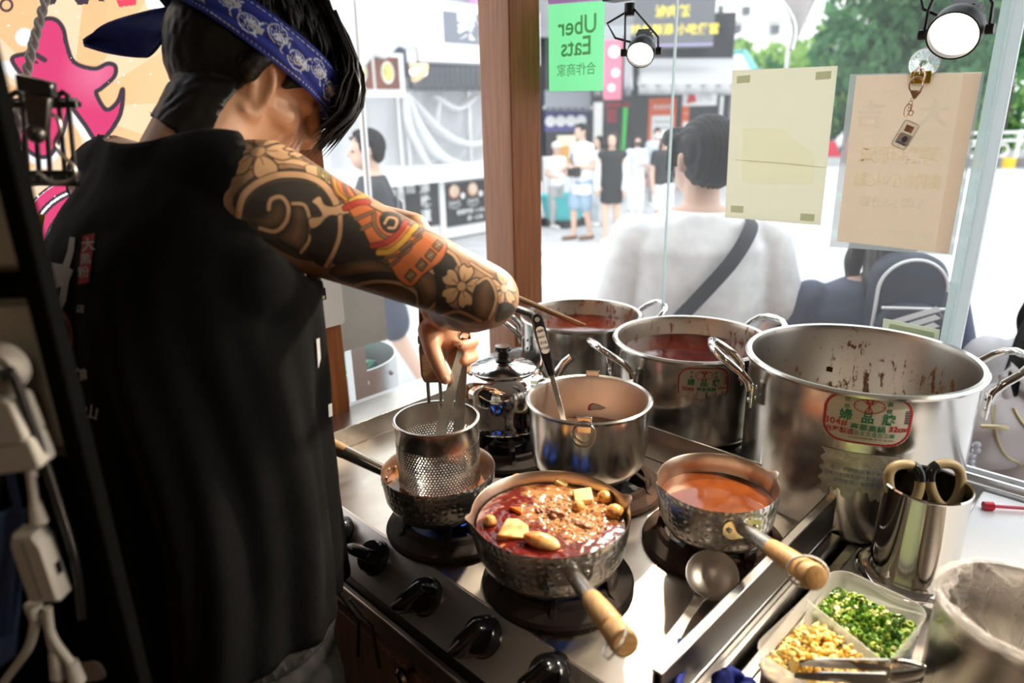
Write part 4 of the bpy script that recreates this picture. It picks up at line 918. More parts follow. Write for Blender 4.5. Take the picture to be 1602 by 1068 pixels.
def flower(cx, cy, R, rot, col=TAN, n=5, sq=1.0):
    for k in range(n):
        a = rot+2*PI*k/n; c_, s_ = math.cos(a), math.sin(a)
        pts = [(.16, -.04), (.42, -.27), (.74, -.36), (.97, -.20), (.88, 0), (.97, .20), (.74, .36), (.42, .27), (.16, .04)]
        fill([(cx+R*(c_*x-s_*y), cy+R*sq*(s_*x+c_*y)) for x, y in pts], col, 1, 7)
        d = seg_d([(cx+R*c_*.22, cy+R*sq*s_*.22), (cx+R*c_*.52, cy+R*sq*s_*.52)]); put(edge(d, 2.5), LINE, .8)
    d = np.hypot(Xa-cx, (Ya-cy)/sq); put(edge(d, R*.20+4), LINE); put(edge(d, R*.20), col)
# shaded ground
from mathutils import noise as _n2
gnd = np.array([_n2.fractal(Vector((x*.006, y*.006, 2.2)), 1, 2, 3) for x, y in zip(Xa, Ya)])
put(np.clip(.62+.5*gnd, .25, .9), MIDT)
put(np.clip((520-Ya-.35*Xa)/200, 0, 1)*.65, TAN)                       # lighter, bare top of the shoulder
band([(20, 150), (150, 120), (320, 190), (470, 300)], 34, BR, 4); band([(40, 300), (140, 330), (300, 290), (430, 300), (540, 400)], 26, TAN, 5)
fill([(100, 500), (160, 400), (270, 340), (420, 320), (520, 370), (560, 460), (560, 700), (400, 760), (200, 640)], INK, .9, 0)
flower(205, 240, 150, -1.35); flower(375, 205, 74, -.6, sq=.8)
fill([(410, 300), (460, 290), (480, 340), (440, 360)], TAN, 1, 5)
for x0 in (470, 500, 530): band([(x0, 300), (x0+12, 350), (x0+14, 400)], 12, OLV if x0 != 530 else BR, 3)
band([(118, 560), (160, 450), (270, 372), (400, 352), (500, 388), (566, 480), (560, 560)], 30, LT)
fill([(150, 548), (200, 460), (290, 405), (400, 388), (480, 412), (532, 480), (500, 520), (440, 540), (380, 500), (320, 470), (262, 490), (240, 540)], INK, 1, 4)
fill([(165, 560), (235, 545), (270, 500), (330, 490), (345, 560), (300, 605), (240, 618)], INK, 1, 4, grad=(BR, 70))
band([(262, 520), (275, 475), (320, 464), (350, 508), (338, 575), (285, 620), (215, 605)], 18, LT, 5)
fill([(290, 650), (350, 590), (372, 500), (424, 512), (440, 600), (425, 680), (385, 718)], INK, 1, 5, grad=(BR, 60))
band([(370, 492), (425, 500), (448, 580), (440, 660), (392, 722)], 15, LT, 4)
fill([(448, 610), (545, 545), (588, 545), (582, 640), (545, 730), (500, 790), (425, 735), (450, 660)], INK, 1, 4)
fill([(455, 478), (492, 450), (515, 490), (560, 497), (622, 476), (640, 515), (602, 548), (540, 545), (486, 596), (448, 606), (442, 560), (500, 545), (480, 500)], TAN, 1, 6)
fill([(604, 540), (650, 560), (722, 650), (765, 722), (835, 762), (700, 744), (605, 768), (545, 770), (590, 660)], INK, 1, 4)
band([(588, 548), (585, 640), (552, 722), (506, 790)], 20, LT, 5)
fill([(520, 815), (600, 768), (730, 748), (830, 790), (860, 832), (740, 830), (600, 850)], INK, 1, 5, grad=(BR, 45))
fill([(560, 850), (680, 825), (820, 815), (900, 860), (880, 900), (700, 885)], INK, 1, 4)
fill([(640, 890), (760, 862), (880, 876), (965, 930), (960, 985), (860, 990), (720, 950)], INK, 1, 4, grad=(BR, 55)); band([(640, 885), (760, 860), (880, 874), (962, 925), (966, 985)], 16, LT, 4)
fill([(880, 800), (980, 780), (1070, 840), (1085, 930), (1030, 1005), (980, 990), (960, 900)], INK, 1, 4, grad=(BR, 60)); band([(1010, 800), (1075, 850), (1085, 935), (1030, 1008)], 16, LT, 4)
fill([(1040, 740), (1110, 700), (1170, 770), (1120, 860), (1110, 960), (1190, 1010), (1260, 960), (1290, 1068), (1080, 1068), (1060, 900)], INK, 1, 0)
band([(1080, 700), (1150, 740), (1190, 810)], 16, LT, 4)
# the orange figure in bands
fill([(528, 322), (600, 362), (660, 440), (750, 505), (905, 580), (1065, 640), (1114, 692), (1085, 765), (1000, 828), (935, 888), (868, 850), (800, 740), (730, 680), (690, 600), (640, 540), (598, 470), (556, 430)], ORG, 1, 7)
for P_, c_, w_ in (([(545, 350), (570, 420), (612, 462)], YEL, 10), ([(590, 372), (612, 430), (640, 465)], BR, 10), ([(640, 470), (705, 425)], YEL, 30), ([(612, 505), (668, 474), (712, 470)], RED, 30), ([(660, 560), (745, 520)], BR, 14), ([(690, 610), (742, 580)], BR, 14),
                   ([(748, 535), (752, 590), (790, 640), (845, 652), (882, 585)], BR, 16), ([(742, 690), (800, 676), (856, 640), (905, 570)], RED, 24), ([(772, 722), (830, 716), (890, 670), (955, 592)], YEL, 26), ([(800, 752), (900, 720), (990, 620)], BR, 8)):
    band(P_, w_, c_, 4)
fill([(775, 560), (800, 520), (860, 530), (880, 580), (850, 625), (800, 615)], INK, 1, 5); band([(800, 580), (820, 548), (858, 560), (850, 600), (820, 602)], 12, LT, 3)
for x0, y0 in ((850, 772), (905, 722), (958, 664), (905, 692), (966, 624)): band([(x0-22, y0+16), (x0+22, y0-18)], 10, BR, 5)
for x0, y0 in ((1068, 690), (1030, 738), (985, 784), (930, 834)):
    fill([(x0-30, y0+4), (x0-2, y0-32), (x0+30, y0-4), (x0+2, y0+32)], BR, 1, 6, sm=False); band([(x0-12, y0+8), (x0+12, y0-8)], 5, TAN, 3)
flower(1190, 893, 112, -1.25); flower(1418, 905, 92, -1.7)
fill([(1262, 900), (1330, 862), (1372, 950), (1345, 1060), (1270, 1068), (1250, 990)], INK, 1, 5, grad=(BR, 50)); band([(1270, 880), (1330, 858), (1374, 950), (1342, 1068)], 14, LT, 4)
fill([(1390, 990), (1470, 990), (1520, 1068), (1380, 1100)], INK, 1, 4); band([(1080, 1050), (1180, 1020), (1300, 1075)], 16, LT, 4)
band([(1240, 640+140), (1300, 820), (1350, 850)], 14, LT, 4)
# soften the front of the sleeve where it meets bare skin
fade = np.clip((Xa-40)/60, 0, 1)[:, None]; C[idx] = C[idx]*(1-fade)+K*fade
wr = np.linalg.norm(V-np.array(WrR), axis=1); C[(wr < .12)] = SKIN*np.array((1.08, 1.0, .98))
fa_ = (np.linalg.norm(np.cross(V-np.array(ElR), np.array((WrR-ElR).normalized())), axis=1) < .06) & (((V-np.array(ElR))@np.array((WrR-ElR).normalized())) > .03) & (wr > .07) & (((V-np.array(ElR))@np.array((WrR-ElR).normalized())) < .20)
C[fa_] = MIDT*1.2
lip = np.array([(MH.inverted() @ Vector(v)) for v in V[np.linalg.norm(V-np.array(Ht), axis=1) < .15]]); li = np.where(np.linalg.norm(V-np.array(Ht), axis=1) < .15)[0]
lm = (lip[:, 1] > .082) & (np.abs(lip[:, 2]+.066) < .011) & (np.abs(lip[:, 0]) < .022); C[li[lm]] = np.array((.42, .16, .12))
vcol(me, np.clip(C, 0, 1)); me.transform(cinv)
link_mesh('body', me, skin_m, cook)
# thumb and finger nails
nail = mat('finger_nail', (.66, .40, .30), .25)
for p, d_ in ((P3(696, 591, 1.052), (10, 14)), (P3(716, 537, 1.070), (-10, 4))):
    nd = CR*d_[0]-CU*d_[1]; nd.normalize(); b = MB().sphere((0, 0, 0), (.0042, .0062, .0016), 12, 8, cinv @ frame_from(p, nd.cross(CF), nd)); b.build('nail', nail, cook)
# shirt
sh = MB()
sh.loft([ell(z, a, b, 56, du, dv) for z, a, b, du, dv in ((.785, .185, .140, 0, 0), (.83, .186, .142, 0, 0), (.95, .182, .138, 0, -.004), (1.08, .184, .138, 0, -.008), (1.2, .190, .140, -.004, -.010), (1.28, .186, .132, -.004, -.008), (1.335, .170, .112, 0, 0), (1.375, .128, .086, 0, .002), (1.41, .095, .074, 0, .004), (1.44, .075, .066, 0, .012))])
for s_ in (-1, 1):
    limb(sh, [tc_(1.375)+RR*(s_*.06), tc_(1.358)+RR*(s_*(.122 if s_ > 0 else .145))], [.062, .058], 16)
    limb(sh, [tc_(1.30)+RR*(s_*.08), tc_(1.26)+RR*(s_*.135)], [.09, .07], 16)
sme = fuse(sh, .0075, 8, .5)
b = bmesh.new(); b.from_mesh(sme); zi = Vector((0, 0, 1))
def cut(v):
    p = v.co; c = tc_(p.z)
    if p.z < .806+.045*max(0, (p-c).dot(RR)/.18)+.012*(p-c).dot(FV)/.14: return True
    qn = p-(nk+Vector((0, 0, .03))); 
    if p.z > 1.403 and (qn-zi*qn.z).length < .073+max(0, p.z-1.412)*4: return True
    for s_, S in ((1, ShR), (-1, ShL)):
        r_ = (p-S).dot(RR)*s_
        if (p-c).dot(RR)*s_ > (.075 if s_ > 0 else .10):
            dv, dz = (p-S).dot(FV)-(.045 if s_ > 0 else .03), p.z-(S.z-(.002 if s_ > 0 else .04))
            if (dv/(.095 if s_ > 0 else .07))**2+(dz/(.088 if s_ > 0 else .118))**2 < 1: return True
    return False
bmesh.ops.delete(b, geom=[v for v in b.verts if cut(v)], context='VERTS')
seen_ = set(); best_ = []
for v in b.verts:
    if v in seen_: continue
    st_, comp = [v], []; seen_.add(v)
    while st_:
        x_ = st_.pop(); comp.append(x_)
        for e in x_.link_edges:
            o_ = e.other_vert(x_)
            if o_ not in seen_: seen_.add(o_); st_.append(o_)
    if len(comp) > len(best_): best_ = comp
keep_ = set(best_); bmesh.ops.delete(b, geom=[v for v in b.verts if v not in keep_], context='VERTS')
for _ in range(24):                                # clean, even hems
    mv = {}
    for v in b.verts:
        if v.is_boundary:
            nb_ = [e.other_vert(v) for e in v.link_edges if e.is_boundary]
            if len(nb_) == 2: mv[v] = (nb_[0].co+nb_[1].co)*.25+v.co*.5
    for v, c_ in mv.items(): v.co = c_
b.normal_update()
for v in b.verts:                                  # hanging folds
    p = v.co; c = tc_(p.z); a = math.atan2((p-c).dot(FV), (p-c).dot(RR)); k = min(1, max(0, (1.30-p.z)/.3))
    f = .0075*math.sin(a*9+3.0*math.sin(p.z*5)+p.z*4)*k+.004*math.sin(a*23+p.z*9+2*math.sin(p.z*11))*k
    f += .009*_n2.fractal(Vector((p.x*7, p.y*7, p.z*3.2)), 1, 2, 3)
    v.co = p+v.normal*f
b.to_mesh(sme); b.free(); 
shw = sme.copy(); bv = BVHTree.FromPolygons([v.co.copy() for v in sme.vertices], [tuple(p.vertices) for p in sme.polygons])
sme.transform(cinv); so_ = link_mesh('shirt', sme, black_cloth, cook); k_ = so_.modifiers.new('thick', 'SOLIDIFY'); k_.thickness = .003; k_.offset = 0
# print on the back of the shirt
def print_on(name, polys, m, off=.0026, step=5):
    """flat print pressed onto the cloth"""
    out = MB()
    for P in polys:
        xs, ys = [p[0] for p in P], [p[1] for p in P]
        bm2 = bmesh.new(); vs_ = [bm2.verts.new((x, y, 0)) for x, y in P]; bm2.faces.new(vs_); bmesh.ops.triangulate(bm2, faces=bm2.faces)
        for _ in range(3): bmesh.ops.subdivide_edges(bm2, edges=[e for e in bm2.edges if e.calc_length() > step], cuts=1); bmesh.ops.triangulate(bm2, faces=[f for f in bm2.faces if len(f.verts) > 3])
        bm2.verts.index_update(); Vp = []; okv = []
        for v in bm2.verts:
            d = ray(v.co.x, v.co.y).normalized(); h = bv.ray_cast(CAM, d)
            okv.append(h[0] is not None); Vp.append(cinv @ (h[0]-d*.001+(h[1] if h[1].dot(d) < 0 else -h[1])*off) if h[0] else Vector((0, 0, 0)))
        out.add(Vp, [tuple(v.index for v in f.verts) for f in bm2.faces if all(okv[v.index] for v in f.verts)]); bm2.free()
    return out.build(name, m, so_, smooth=0)
def letters_px(s_, x, y, sz, rot=0, bold=.01, sxk=1.0):
    V_, F_ = text_geo(s_, sz, bold, 'CENTER', 1); c_, q_ = math.cos(rot), math.sin(rot)
    return [[(x+c_*V_[i][0]*sxk-q_*-V_[i][1], y+q_*V_[i][0]*sxk+c_*-V_[i][1]) for i in f] for f in F_]
ash = mat('ash_white_print', (.34, .34, .32), .8); seal = mat('red_seal_print', (.30, .012, .022), .8); dred = mat('dark_red_print', (.12, .006, .010), .8)
print_on('brush_print', [[(84, 412), (102, 415), (109, 395), (113, 372), (121, 373), (119, 395), (112, 420), (118, 424), (112, 440), (107, 470), (100, 486), (97, 470), (100, 448), (92, 445), (78, 458), (76, 448), (88, 430)]], ash)
print_on('seal_print', [[(134, 370), (152, 366), (148, 400), (143, 442), (126, 446), (129, 405)]], seal)
print_on('lettering', letters_px('大', 143, 386, 22, -.1)+letters_px('黑', 139, 408, 18, -.1)+letters_px('粉', 136, 428, 18, -.1), ash, .0036)
print_on('lettering', letters_px('鶴', 129, 588, 24, .12, .02)+letters_px('山', 146, 645, 24, .12, .02)+letters_px('店', 130, 484, 14, .1), ash)
for r_ in (30, 20): print_on('wave_print', [[(88+r_*math.cos(t_), 528+1.6*r_*math.sin(t_)) for t_ in np.linspace(-1.3, .9, 12)]+[(88+(r_-5)*math.cos(t_), 528+1.6*(r_-5)*math.sin(t_)) for t_ in np.linspace(.9, -1.3, 12)]], dred)
print_on('brush_print', [[(108, 708), (130, 700), (148, 722), (150, 745), (138, 752), (146, 770), (150, 800), (140, 806), (130, 776), (140, 766), (122, 748), (136, 740), (112, 724)]], ash)
print_on('front_print', [[(492, 530), (497, 528), (499, 560), (495, 576)], [(511, 632), (516, 630), (517, 650), (512, 652)]], mat('white_print', (.7, .7, .68), .7))
# trousers
tr_ = MB()
tr_.loft([ell(z, a, b, 40) for z, a, b in ((.66, .17, .125), (.74, .172, .126), (.82, .168, .122), (.88, .166, .120), (.915, .154, .110))])
for s in (-1, 1):
    hp_ = tc_(.76)+RR*(s*.088); kn = Vector((hp_.x, hp_.y+.01, .46)); an = Vector((hp_.x, hp_.y-.01, .12)); limb(tr_, [hp_, kn, an], [.098, .080, .068], 18)
tme = fuse(tr_, .010, 6)
for v in tme.vertices:
    p = v.co; c = tc_(p.z); a = math.atan2((p-c).dot(FV), (p-c).dot(RR)); v.co = p+(p-c).normalized()*(.004*math.sin(a*46)*min(1, max(0, (p.z-.74)/.06))+.006*_n2.fractal(p*9, 1, 2, 3)*(p.z < .8))
tme.transform(cinv); tro = link_mesh('trousers', tme, grey_cloth, cook)
MB().tube([cinv @ (tc_(.812+.028*math.cos(x))+RR*((.166+.002*(i % 2))*math.cos(x))+FV*((.121+.002*(i % 2))*math.sin(x))) for i, x in enumerate(np.linspace(0, 2*PI, 141)[:-1])], .008, 10, closed=True, flat=1.7).build('waistband', grey_cloth, tro)
for s in (-1, 1): MB().tube([cinv @ (tc_(.835)+RR*(.13+.01*s)+FV*.10), cinv @ (tc_(.80)+RR*(.155+.012*s)+FV*.112), cinv @ (tc_(.74)+RR*(.150+.02*s)+FV*.118)], .0022, 8).build('drawstring', blackp, tro)
for s in (-1, 1):
    hp_ = tc_(.76)+RR*(s*.088); b_ = MB(); limb(b_, [cinv @ Vector((hp_.x, hp_.y-.03, .045)), cinv @ Vector((hp_.x, hp_.y+.16, .038))], [.045, .038], 14); b_.build('shoe', blackp, cook, smooth=180)
# hair: close cropped cap, longer crown and a fringe falling over the band
hm = MB()
def hcap(u, v):
    a = u*2*PI; ph = v*PI*.80; d = Vector((math.sin(ph)*math.sin(a), math.sin(ph)*math.cos(a), math.cos(ph)))
    fr = max(0, d.y); lim = 1.0
    g = 1.0
    r = Vector((.0825*d.x, .105*d.y-.010, .106*d.z+.018))
    return MH @ r
n_u, n_v = 96, 60; Vh, Fh = [], []
iv = MH.inverted()
def hair_in(q):
    if q.y > .056 and q.z < .060: return -1                          # face
    if q.y > .024 and abs(q.x) > .03: return q.z-(-.010+(q.y-.024)*.9)   # sideburn
    if q.y > -.020 and abs(q.x) > .035:                               # hairline round the ear
        return q.z-(.018 if q.y > .004 else .018-(.004-q.y)*3.6)
    if q.y <= -.020: return q.z+.131+.30*q.y
    return q.z+.05
bmh = bmesh.new(); bmh.from_mesh(me); bmh.normal_update(); Hl = cook.matrix_world if False else None
for v in bmh.verts: v.co = v.co + Vector((-.79, .24, 0))
kill = []; 
for v in bmh.verts:
    q = iv @ v.co
    if q.length > .185 or hair_in(q) < 0 or (q.z < -.140): kill.append(v)
bmesh.ops.delete(bmh, geom=kill, context='VERTS')
isl = [v for v in bmh.verts if not v.link_faces]; bmesh.ops.delete(bmh, geom=isl, context='VERTS')
for _ in range(6):
    mv = {}
    for v in bmh.verts:
        if v.is_boundary:
            nb_ = [e.other_vert(v) for e in v.link_edges if e.is_boundary]
            if len(nb_) == 2: mv[v] = (nb_[0].co+nb_[1].co)*.25+v.co*.5
    for v, c_ in mv.items(): v.co = c_
bmh.normal_update()
for v in bmh.verts:
    q = iv @ v.co; k = min(1, max(0, (q.z+.09)/.13)); v.co = v.co+v.normal*(.0022+.0070*k+.0018*_n2.noise(Vector((q.x*160, q.y*60, q.z*60))))
hme = bpy.data.meshes.new('hair'); bmh.to_mesh(hme); bmh.free(); hme.transform(cinv)
ho = link_mesh('hair', hme, hair_m, cook); k_ = ho.modifiers.new('thick', 'SOLIDIFY'); k_.thickness = .006; k_.offset = -1
def strand(b, P, r0, m=cinv): 
    k = len(P); b.tube([m @ (MH @ Vector(p)) for p in P], [r0*x for x in np.interp(np.linspace(0, 1, k), [0, .3, .75, 1], [.7, 1, .7, .06])], 5, flat=.45, cap=True)
sb = MB(); R_ = random.Random(3)
def scalp(a, ph, o=0): 
    return Vector(((.0855+o)*math.sin(ph)*math.sin(a), (.108+o)*math.sin(ph)*math.cos(a)-.010, (.109+o)*math.cos(ph)+.018))
for i in range(700):                                             # crown and sides, combed forward and down
    a = R_.uniform(-PI, PI); p0 = R_.uniform(.1, .95); dp = R_.uniform(.22, .42)
    aa = [a+.25*t*math.sin(a)*-1 for t in (0, .33, .66, 1)]
    strand(sb, [scalp(aa[j], p0+dp*t, .004+.006*t*(1-t)*4) for j, t in enumerate((0, .33, .66, 1))], .0030)
sb.build('hair_locks', hair_m, ho, smooth=180)['kind'] = 'stuff'
fb = MB()
for i in range(210):                                             # fringe
    x = R_.uniform(-.072, .078); s0 = R_.uniform(.0, .06); e = R_.uniform(-.055, .02)
    fwd = .128-.35*abs(x)*abs(x)/.07+R_.uniform(-.012, .008)
    P = [Vector((x*.8, s0, .128-.3*s0*s0/.06)), Vector((x*.95, .085+R_.uniform(-.01, .01), .108-.4*abs(x))), Vector((x*1.05, fwd, .060+R_.uniform(-.01, .01)-.25*abs(x))), Vector((x*1.08, fwd+.004, .012)), Vector((x*1.02+R_.uniform(-.006, .006), fwd-.010+R_.uniform(-.006, .006), e))]
    Q = smooth_path([tuple(p) for p in P], 3) if False else P
    pts = [np.array(p) for p in P]; path = []
    for k in range(4):
        p0_, p1_, p2_, p3_ = pts[max(k-1, 0)], pts[k], pts[k+1], pts[min(k+2, 4)]
        for t in (0, .5): path.append(tuple(.5*((2*p1_)+(-p0_+p2_)*t+(2*p0_-5*p1_+4*p2_-p3_)*t*t+(-p0_+3*p1_-3*p2_+p3_)*t**3)))
    path.append(tuple(pts[-1])); strand(fb, path, .0046)
fb.build('fringe', hair_m, ho, smooth=180)['kind'] = 'stuff'
# bandana
band_m = mat('printed_blue_bandana', (.01, .02, .2), .75, attr='paint', bump=.15, bscale=400, scale=300); plain_b = mat('blue_bandana_cotton', (.010, .022, .22), .75, var=.25, scale=60, bump=.2, bscale=300)
bt = thing('tmp', 'x', 'x'); bpy.data.objects.remove(bt)
NU, NV = 420, 44
tilt = math.radians(20)
def bandf(u, v):
    a = (u-.5)*2*PI                                              # 0 is the forehead
    w_ = (v-.5)*(.046+.004*math.cos(a))
    ca = math.cos(a); y = ca
    zc = .0370-.0085*ca
    ph = math.acos(max(-1, min(1, (zc+w_*.95-.018)/.112)))
    p = scalp(a, ph, .0105+.0015*math.sin(v*PI)); wr_ = .0012*math.sin(v*22+3*math.sin(a*3))
    return cinv @ (MH @ Vector((p.x*(1+wr_*8), p.y*(1+wr_*8), p.z)))
bo = MB().grid(bandf, NU, NV).build('bandana', band_m, cook, smooth=180, solid=.002)
uu, vv = np.meshgrid(np.linspace(0, 1, NU), np.linspace(0, 1, NV)); Xa = (uu.ravel()*2*PI*.105)*1000; Ya = ((vv.ravel()-.5)*.055)*1000; n_ = len(Xa)   # millimetres on the cloth
K = np.tile(np.array((.010, .022, .235)), (n_, 1)); WH = np.array((.62, .66, .74)); BL = np.array((.010, .022, .235))
def ringm(cx, cy, r0, r1): d = np.hypot(Xa-cx, Ya-cy); return ((d > r0) & (d < r1))
put((np.abs(Ya-22.5) < 1.0) & (np.sin(Xa*.9) > -.3), WH); put((np.abs(Ya+22.5) < .9) & (np.sin(Xa*1.3) > 0), WH)
for k in range(24):
    cx, cy = 14+k*28, (7 if k % 2 else -5)
    put(ringm(cx, cy, 10.4, 11.6), WH); put(ringm(cx, cy, 7.2, 8.0) & (np.sin(np.arctan2(Ya-cy, Xa-cx)*14) > 0), WH); put(ringm(cx, cy, 0, 1.4), WH)
    for j in range(8): put(np.hypot(Xa-cx-4.1*math.cos(j*PI/4), Ya-cy-4.1*math.sin(j*PI/4)) < 1.25, WH)
    for j in range(7):
        a = -.9+j*.45; put(seg_d([(cx+14+2*j, cy-14*(1 if k % 2 else -1)), (cx+13+3.2*j, cy-(6+2*math.sin(j))*(1 if k % 2 else -1))]) < .75, WH)
    put(seg_d([(cx+14+6*math.sin(t), cy*-.4+12*math.cos(t*1.3)) for t in np.linspace(0, 2.6, 10)]) < .8, WH)
vcol(bo.data, K)
kp = scalp(PI+.0, math.acos((.051-.018)/.112), .016)
kn_ = MB().sphere((0, 0, 0), (.018, .015, .020), 20, 14, cinv @ MH @ T(*kp), fun=lambda p: 1+.12*math.sin(p.z*7+p.x*4)); kn_.build('knot', plain_b, bo, smooth=180)
tp_ = smooth_path([(288, 0), (277, 6), (224, 19), (165, 38), (130, 64)], 8); bt_ = smooth_path([(288, 22), (270, 42), (238, 84), (217, 89), (168, 82), (131, 71)], 7); m_ = 30
def along(P, t): f = t*(len(P)-1); i_ = min(int(f), len(P)-2); f -= i_; return (P[i_][0]*(1-f)+P[i_+1][0]*f, P[i_][1]*(1-f)+P[i_+1][1]*f)
kd = (MH @ kp-CAM).dot(CF)
def tailf(u, v):
    a_, b_ = along(tp_, u), along(bt_, u); return cinv @ PD(a_[0]*(1-v)+b_[0]*v, a_[1]*(1-v)+b_[1]*v, kd+.05*u+.008*math.sin(v*6+u*4)*math.sin(PI*u)+.010*math.sin(v*PI))
MB().grid(tailf, 30, 14).build('tail', plain_b, bo, smooth=180, solid=.003)
# tongs in the hand
tg = thing('tongs', 'long steel tongs held by the cook inside the noodle strainer', 'tongs')
top = P3(727, 529, 1.088)
for (bx, by, bd), nm in (((686, 690, 1.075), 'arm'), ((716, 690, 1.10), 'arm')):
    e = P3(bx, by, bd); d_ = (e-top).normalized(); sx_ = (CR-d_*CR.dot(d_)).normalized(); ny = sx_.cross(d_)
    rg = []
    for t, wd, dp in ((0, .004, .003), (.12, .0058, .0045), (.5, .0070, .006), (1, .0075, .006)):
        c_ = top.lerp(e, t); rg.append([tuple(c_+sx_*x*wd+ny*y*dp) for x, y in ((-1, -.7), (-1, .7), (-.8, .7), (-.72, -.35), (.72, -.35), (.8, .7), (1, .7), (1, -.7))])
    MB().loft(rg).build(nm, steel, tg, smooth=0)
cc = top-CU*.002; MB().tube([tuple(cc+CR*(.0075*math.cos(x))+CU*(.0075*math.sin(x)+.004)) for x in np.linspace(-.3, PI+.3, 14)], .0028, 10).build('spring_bend', mirror, tg)
# ------------------------------------------------------------------ the street outside
Z3 = Vector((0, 0, 1)); C2 = Vector((CR.x, CR.y, 0)).normalized(); FH = _fh.normalized()
def PH(x, y, D):
    r = ray(x, y); return CAM + r*(D/r.dot(FH))
asph = mat('pale_asphalt', (.50, .50, .51), .85, var=.12, scale=3)
street = struct('street', MB().box((-10, 28, ZG-.05), (110, 110, .1)), asph, smooth=0)
mark = mat('road_paint', (.90, .90, .90), .7); greenp = mat('green_road_paint', (.50, .74, .68), .7)
def stripe(px, m=mark):
    P = [PZ(x, y, ZG+.004) for x, y in px]; MB().prism([(p.x, p.y) for p in P], ZG, ZG+.006).build('road_marking', m, street, smooth=0)
for y0, y1, xr in ((382, 392, 1030), (402, 414, 1015), (432, 446, 1000)): stripe([(840, y0), (xr, y0), (xr, y1), (840, y1)])
for y0, y1 in ((276, 283), (300, 309), (330, 340)): stripe([(1500, y0-8), (1680, y0+4), (1680, y1+6), (1500, y1-6)], mark if y0 != 300 else greenp)
stripe([(1490, 372), (1680, 388), (1680, 395), (1490, 379)]); stripe([(1290, 300), (1330, 304), (1330, 312), (1290, 308)], greenp); stripe([(1270, 350), (1320, 362), (1318, 374), (1262, 362)], greenp)
yelk = mat('yellow_kerb', (.75, .50, .05), .7); grk = mat('grey_kerb', (.18, .18, .19), .8)
kb = tag(thing('kerb', 'yellow and grey striped kerb across the crossing', 'kerb'), kind='structure'); del kb['category']; del kb['label']
for i in range(9):
    a_, b_ = PZ(1500+i*22, 262, ZG), PZ(1522+i*22, 262.5, ZG); c_ = (a_+b_)/2
    MB().box((c_.x, c_.y, ZG+.12), ((b_-a_).length, .35, .30), rz=math.atan2(b_.y-a_.y, b_.x-a_.x)).build('kerb_block', yelk if i % 2 else grk, kb, smooth=0)
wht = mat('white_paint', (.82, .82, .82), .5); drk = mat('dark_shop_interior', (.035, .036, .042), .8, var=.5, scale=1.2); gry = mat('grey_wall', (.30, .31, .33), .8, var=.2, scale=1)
fn = thing('street_fence', 'white railing with ring ornaments across the crossing', 'fence', (0, 0, 0))
for i in range(5):
    p = PH(1500+i*45, 240, 20.5); MB().cyl(.05, ZG, ZG+1.0, 10, T(p.x, p.y, 0)).build('post', wht, fn)
    q = PH(1522+i*45, 240, 20.5); M = frame_from((q.x, q.y, ZG+.45), C2, Z3)
    MB().tube([(.17*math.cos(t), .17*math.sin(t), 0) for t in np.linspace(0, 2*PI, 17)[:-1]], .03, 6, M, closed=True).build('ring', wht, fn)
for z_ in (.2, .72, .95):
    a_, b_ = PH(1490, 240, 20.5), PH(1700, 240, 20.5); MB().tube([(a_.x, a_.y, ZG+z_), (b_.x, b_.y, ZG+z_)], .035, 8).build('rail', wht, fn)
# helper: an upright panel seen square-on at a given distance
def panel(mb, x0, y0, x1, y1, D, th=.05, off=0):
    a_, b_ = PH(x0, y1, D), PH(x1, y0, D); c_ = (a_+b_)/2; w_ = abs((b_-a_).dot(C2)); h_ = abs(b_.z-a_.z)
    return mb.add(*_bx(w_, h_, th), frame_from(c_-FH*off, C2, Z3)), frame_from(c_-FH*(off+th/2+.004), C2, Z3), w_, h_
def _bx(w_, h_, t_):
    V_ = [(a, b, e) for e in (-t_/2, t_/2) for (a, b) in ((-w_/2, -h_/2), (w_/2, -h_/2), (w_/2, h_/2), (-w_/2, h_/2))]
    return V_, [(3, 2, 1, 0), (4, 5, 6, 7), (0, 1, 5, 4), (1, 2, 6, 5), (2, 3, 7, 6), (3, 0, 4, 7)]
def panx(mb, x0, y0, x1, y1, X, th=.05, off=0):
    a_, b_ = PX(x0, y1, X), PX(x1, y0, X); c_ = (a_+b_)/2; w_ = abs(b_.y-a_.y); h_ = abs(b_.z-a_.z)
    M = frame_from(c_+Vector((off, 0, 0)), (0, 1, 0), Z3); Mf = frame_from(c_+Vector((off+th/2+.004, 0, 0)), (0, 1, 0), Z3)
    return mb.add(*_bx(w_, h_, th), M), Mf, w_, h_
def one(fn_, name, m, parent, *a, **k):
    b, M, w_, h_ = fn_(MB(), *a, **k); return b.build(name, m, parent, smooth=0), M, w_, h_
# ---- noodle shop on the left side of the lane
X0 = -8.0
blackb = mat('black_signboard', (.016, .016, .018), .6); whiteb = mat('white_letter_paint', (.85, .85, .85), .6)
shop = thing('noodle_shop', 'noodle stall with plastic rain curtains and black signboard counter', 'shop', (0, 0, 0))
one(panx, 'back_wall', gry, shop, 380, -60, 800, 385, X0-1.6, .1)
one(panx, 'dark_upper_wall', mat('blue_grey_wall', (.10, .12, .17), .8), shop, 600, -60, 700, 120, X0-.4, .1)
for i in range(18):                                              # ribbed eaves
    p = PX(652+i*8, 108, X0-.1); q = PX(650+i*8.2, 138, X0+.35); MB().tube([p, q], .045, 6).build('roof_rib', mat('dark_roof_tile', (.12, .125, .14), .7), shop)
one(panx, 'roof_board', mat('dark_roof_tile', (.12, .125, .14), .7), shop, 640, 104, 800, 142, X0-.2, .04)
curt = film('clear_plastic_curtain', (.86, .87, .88), .5, .3, .22)
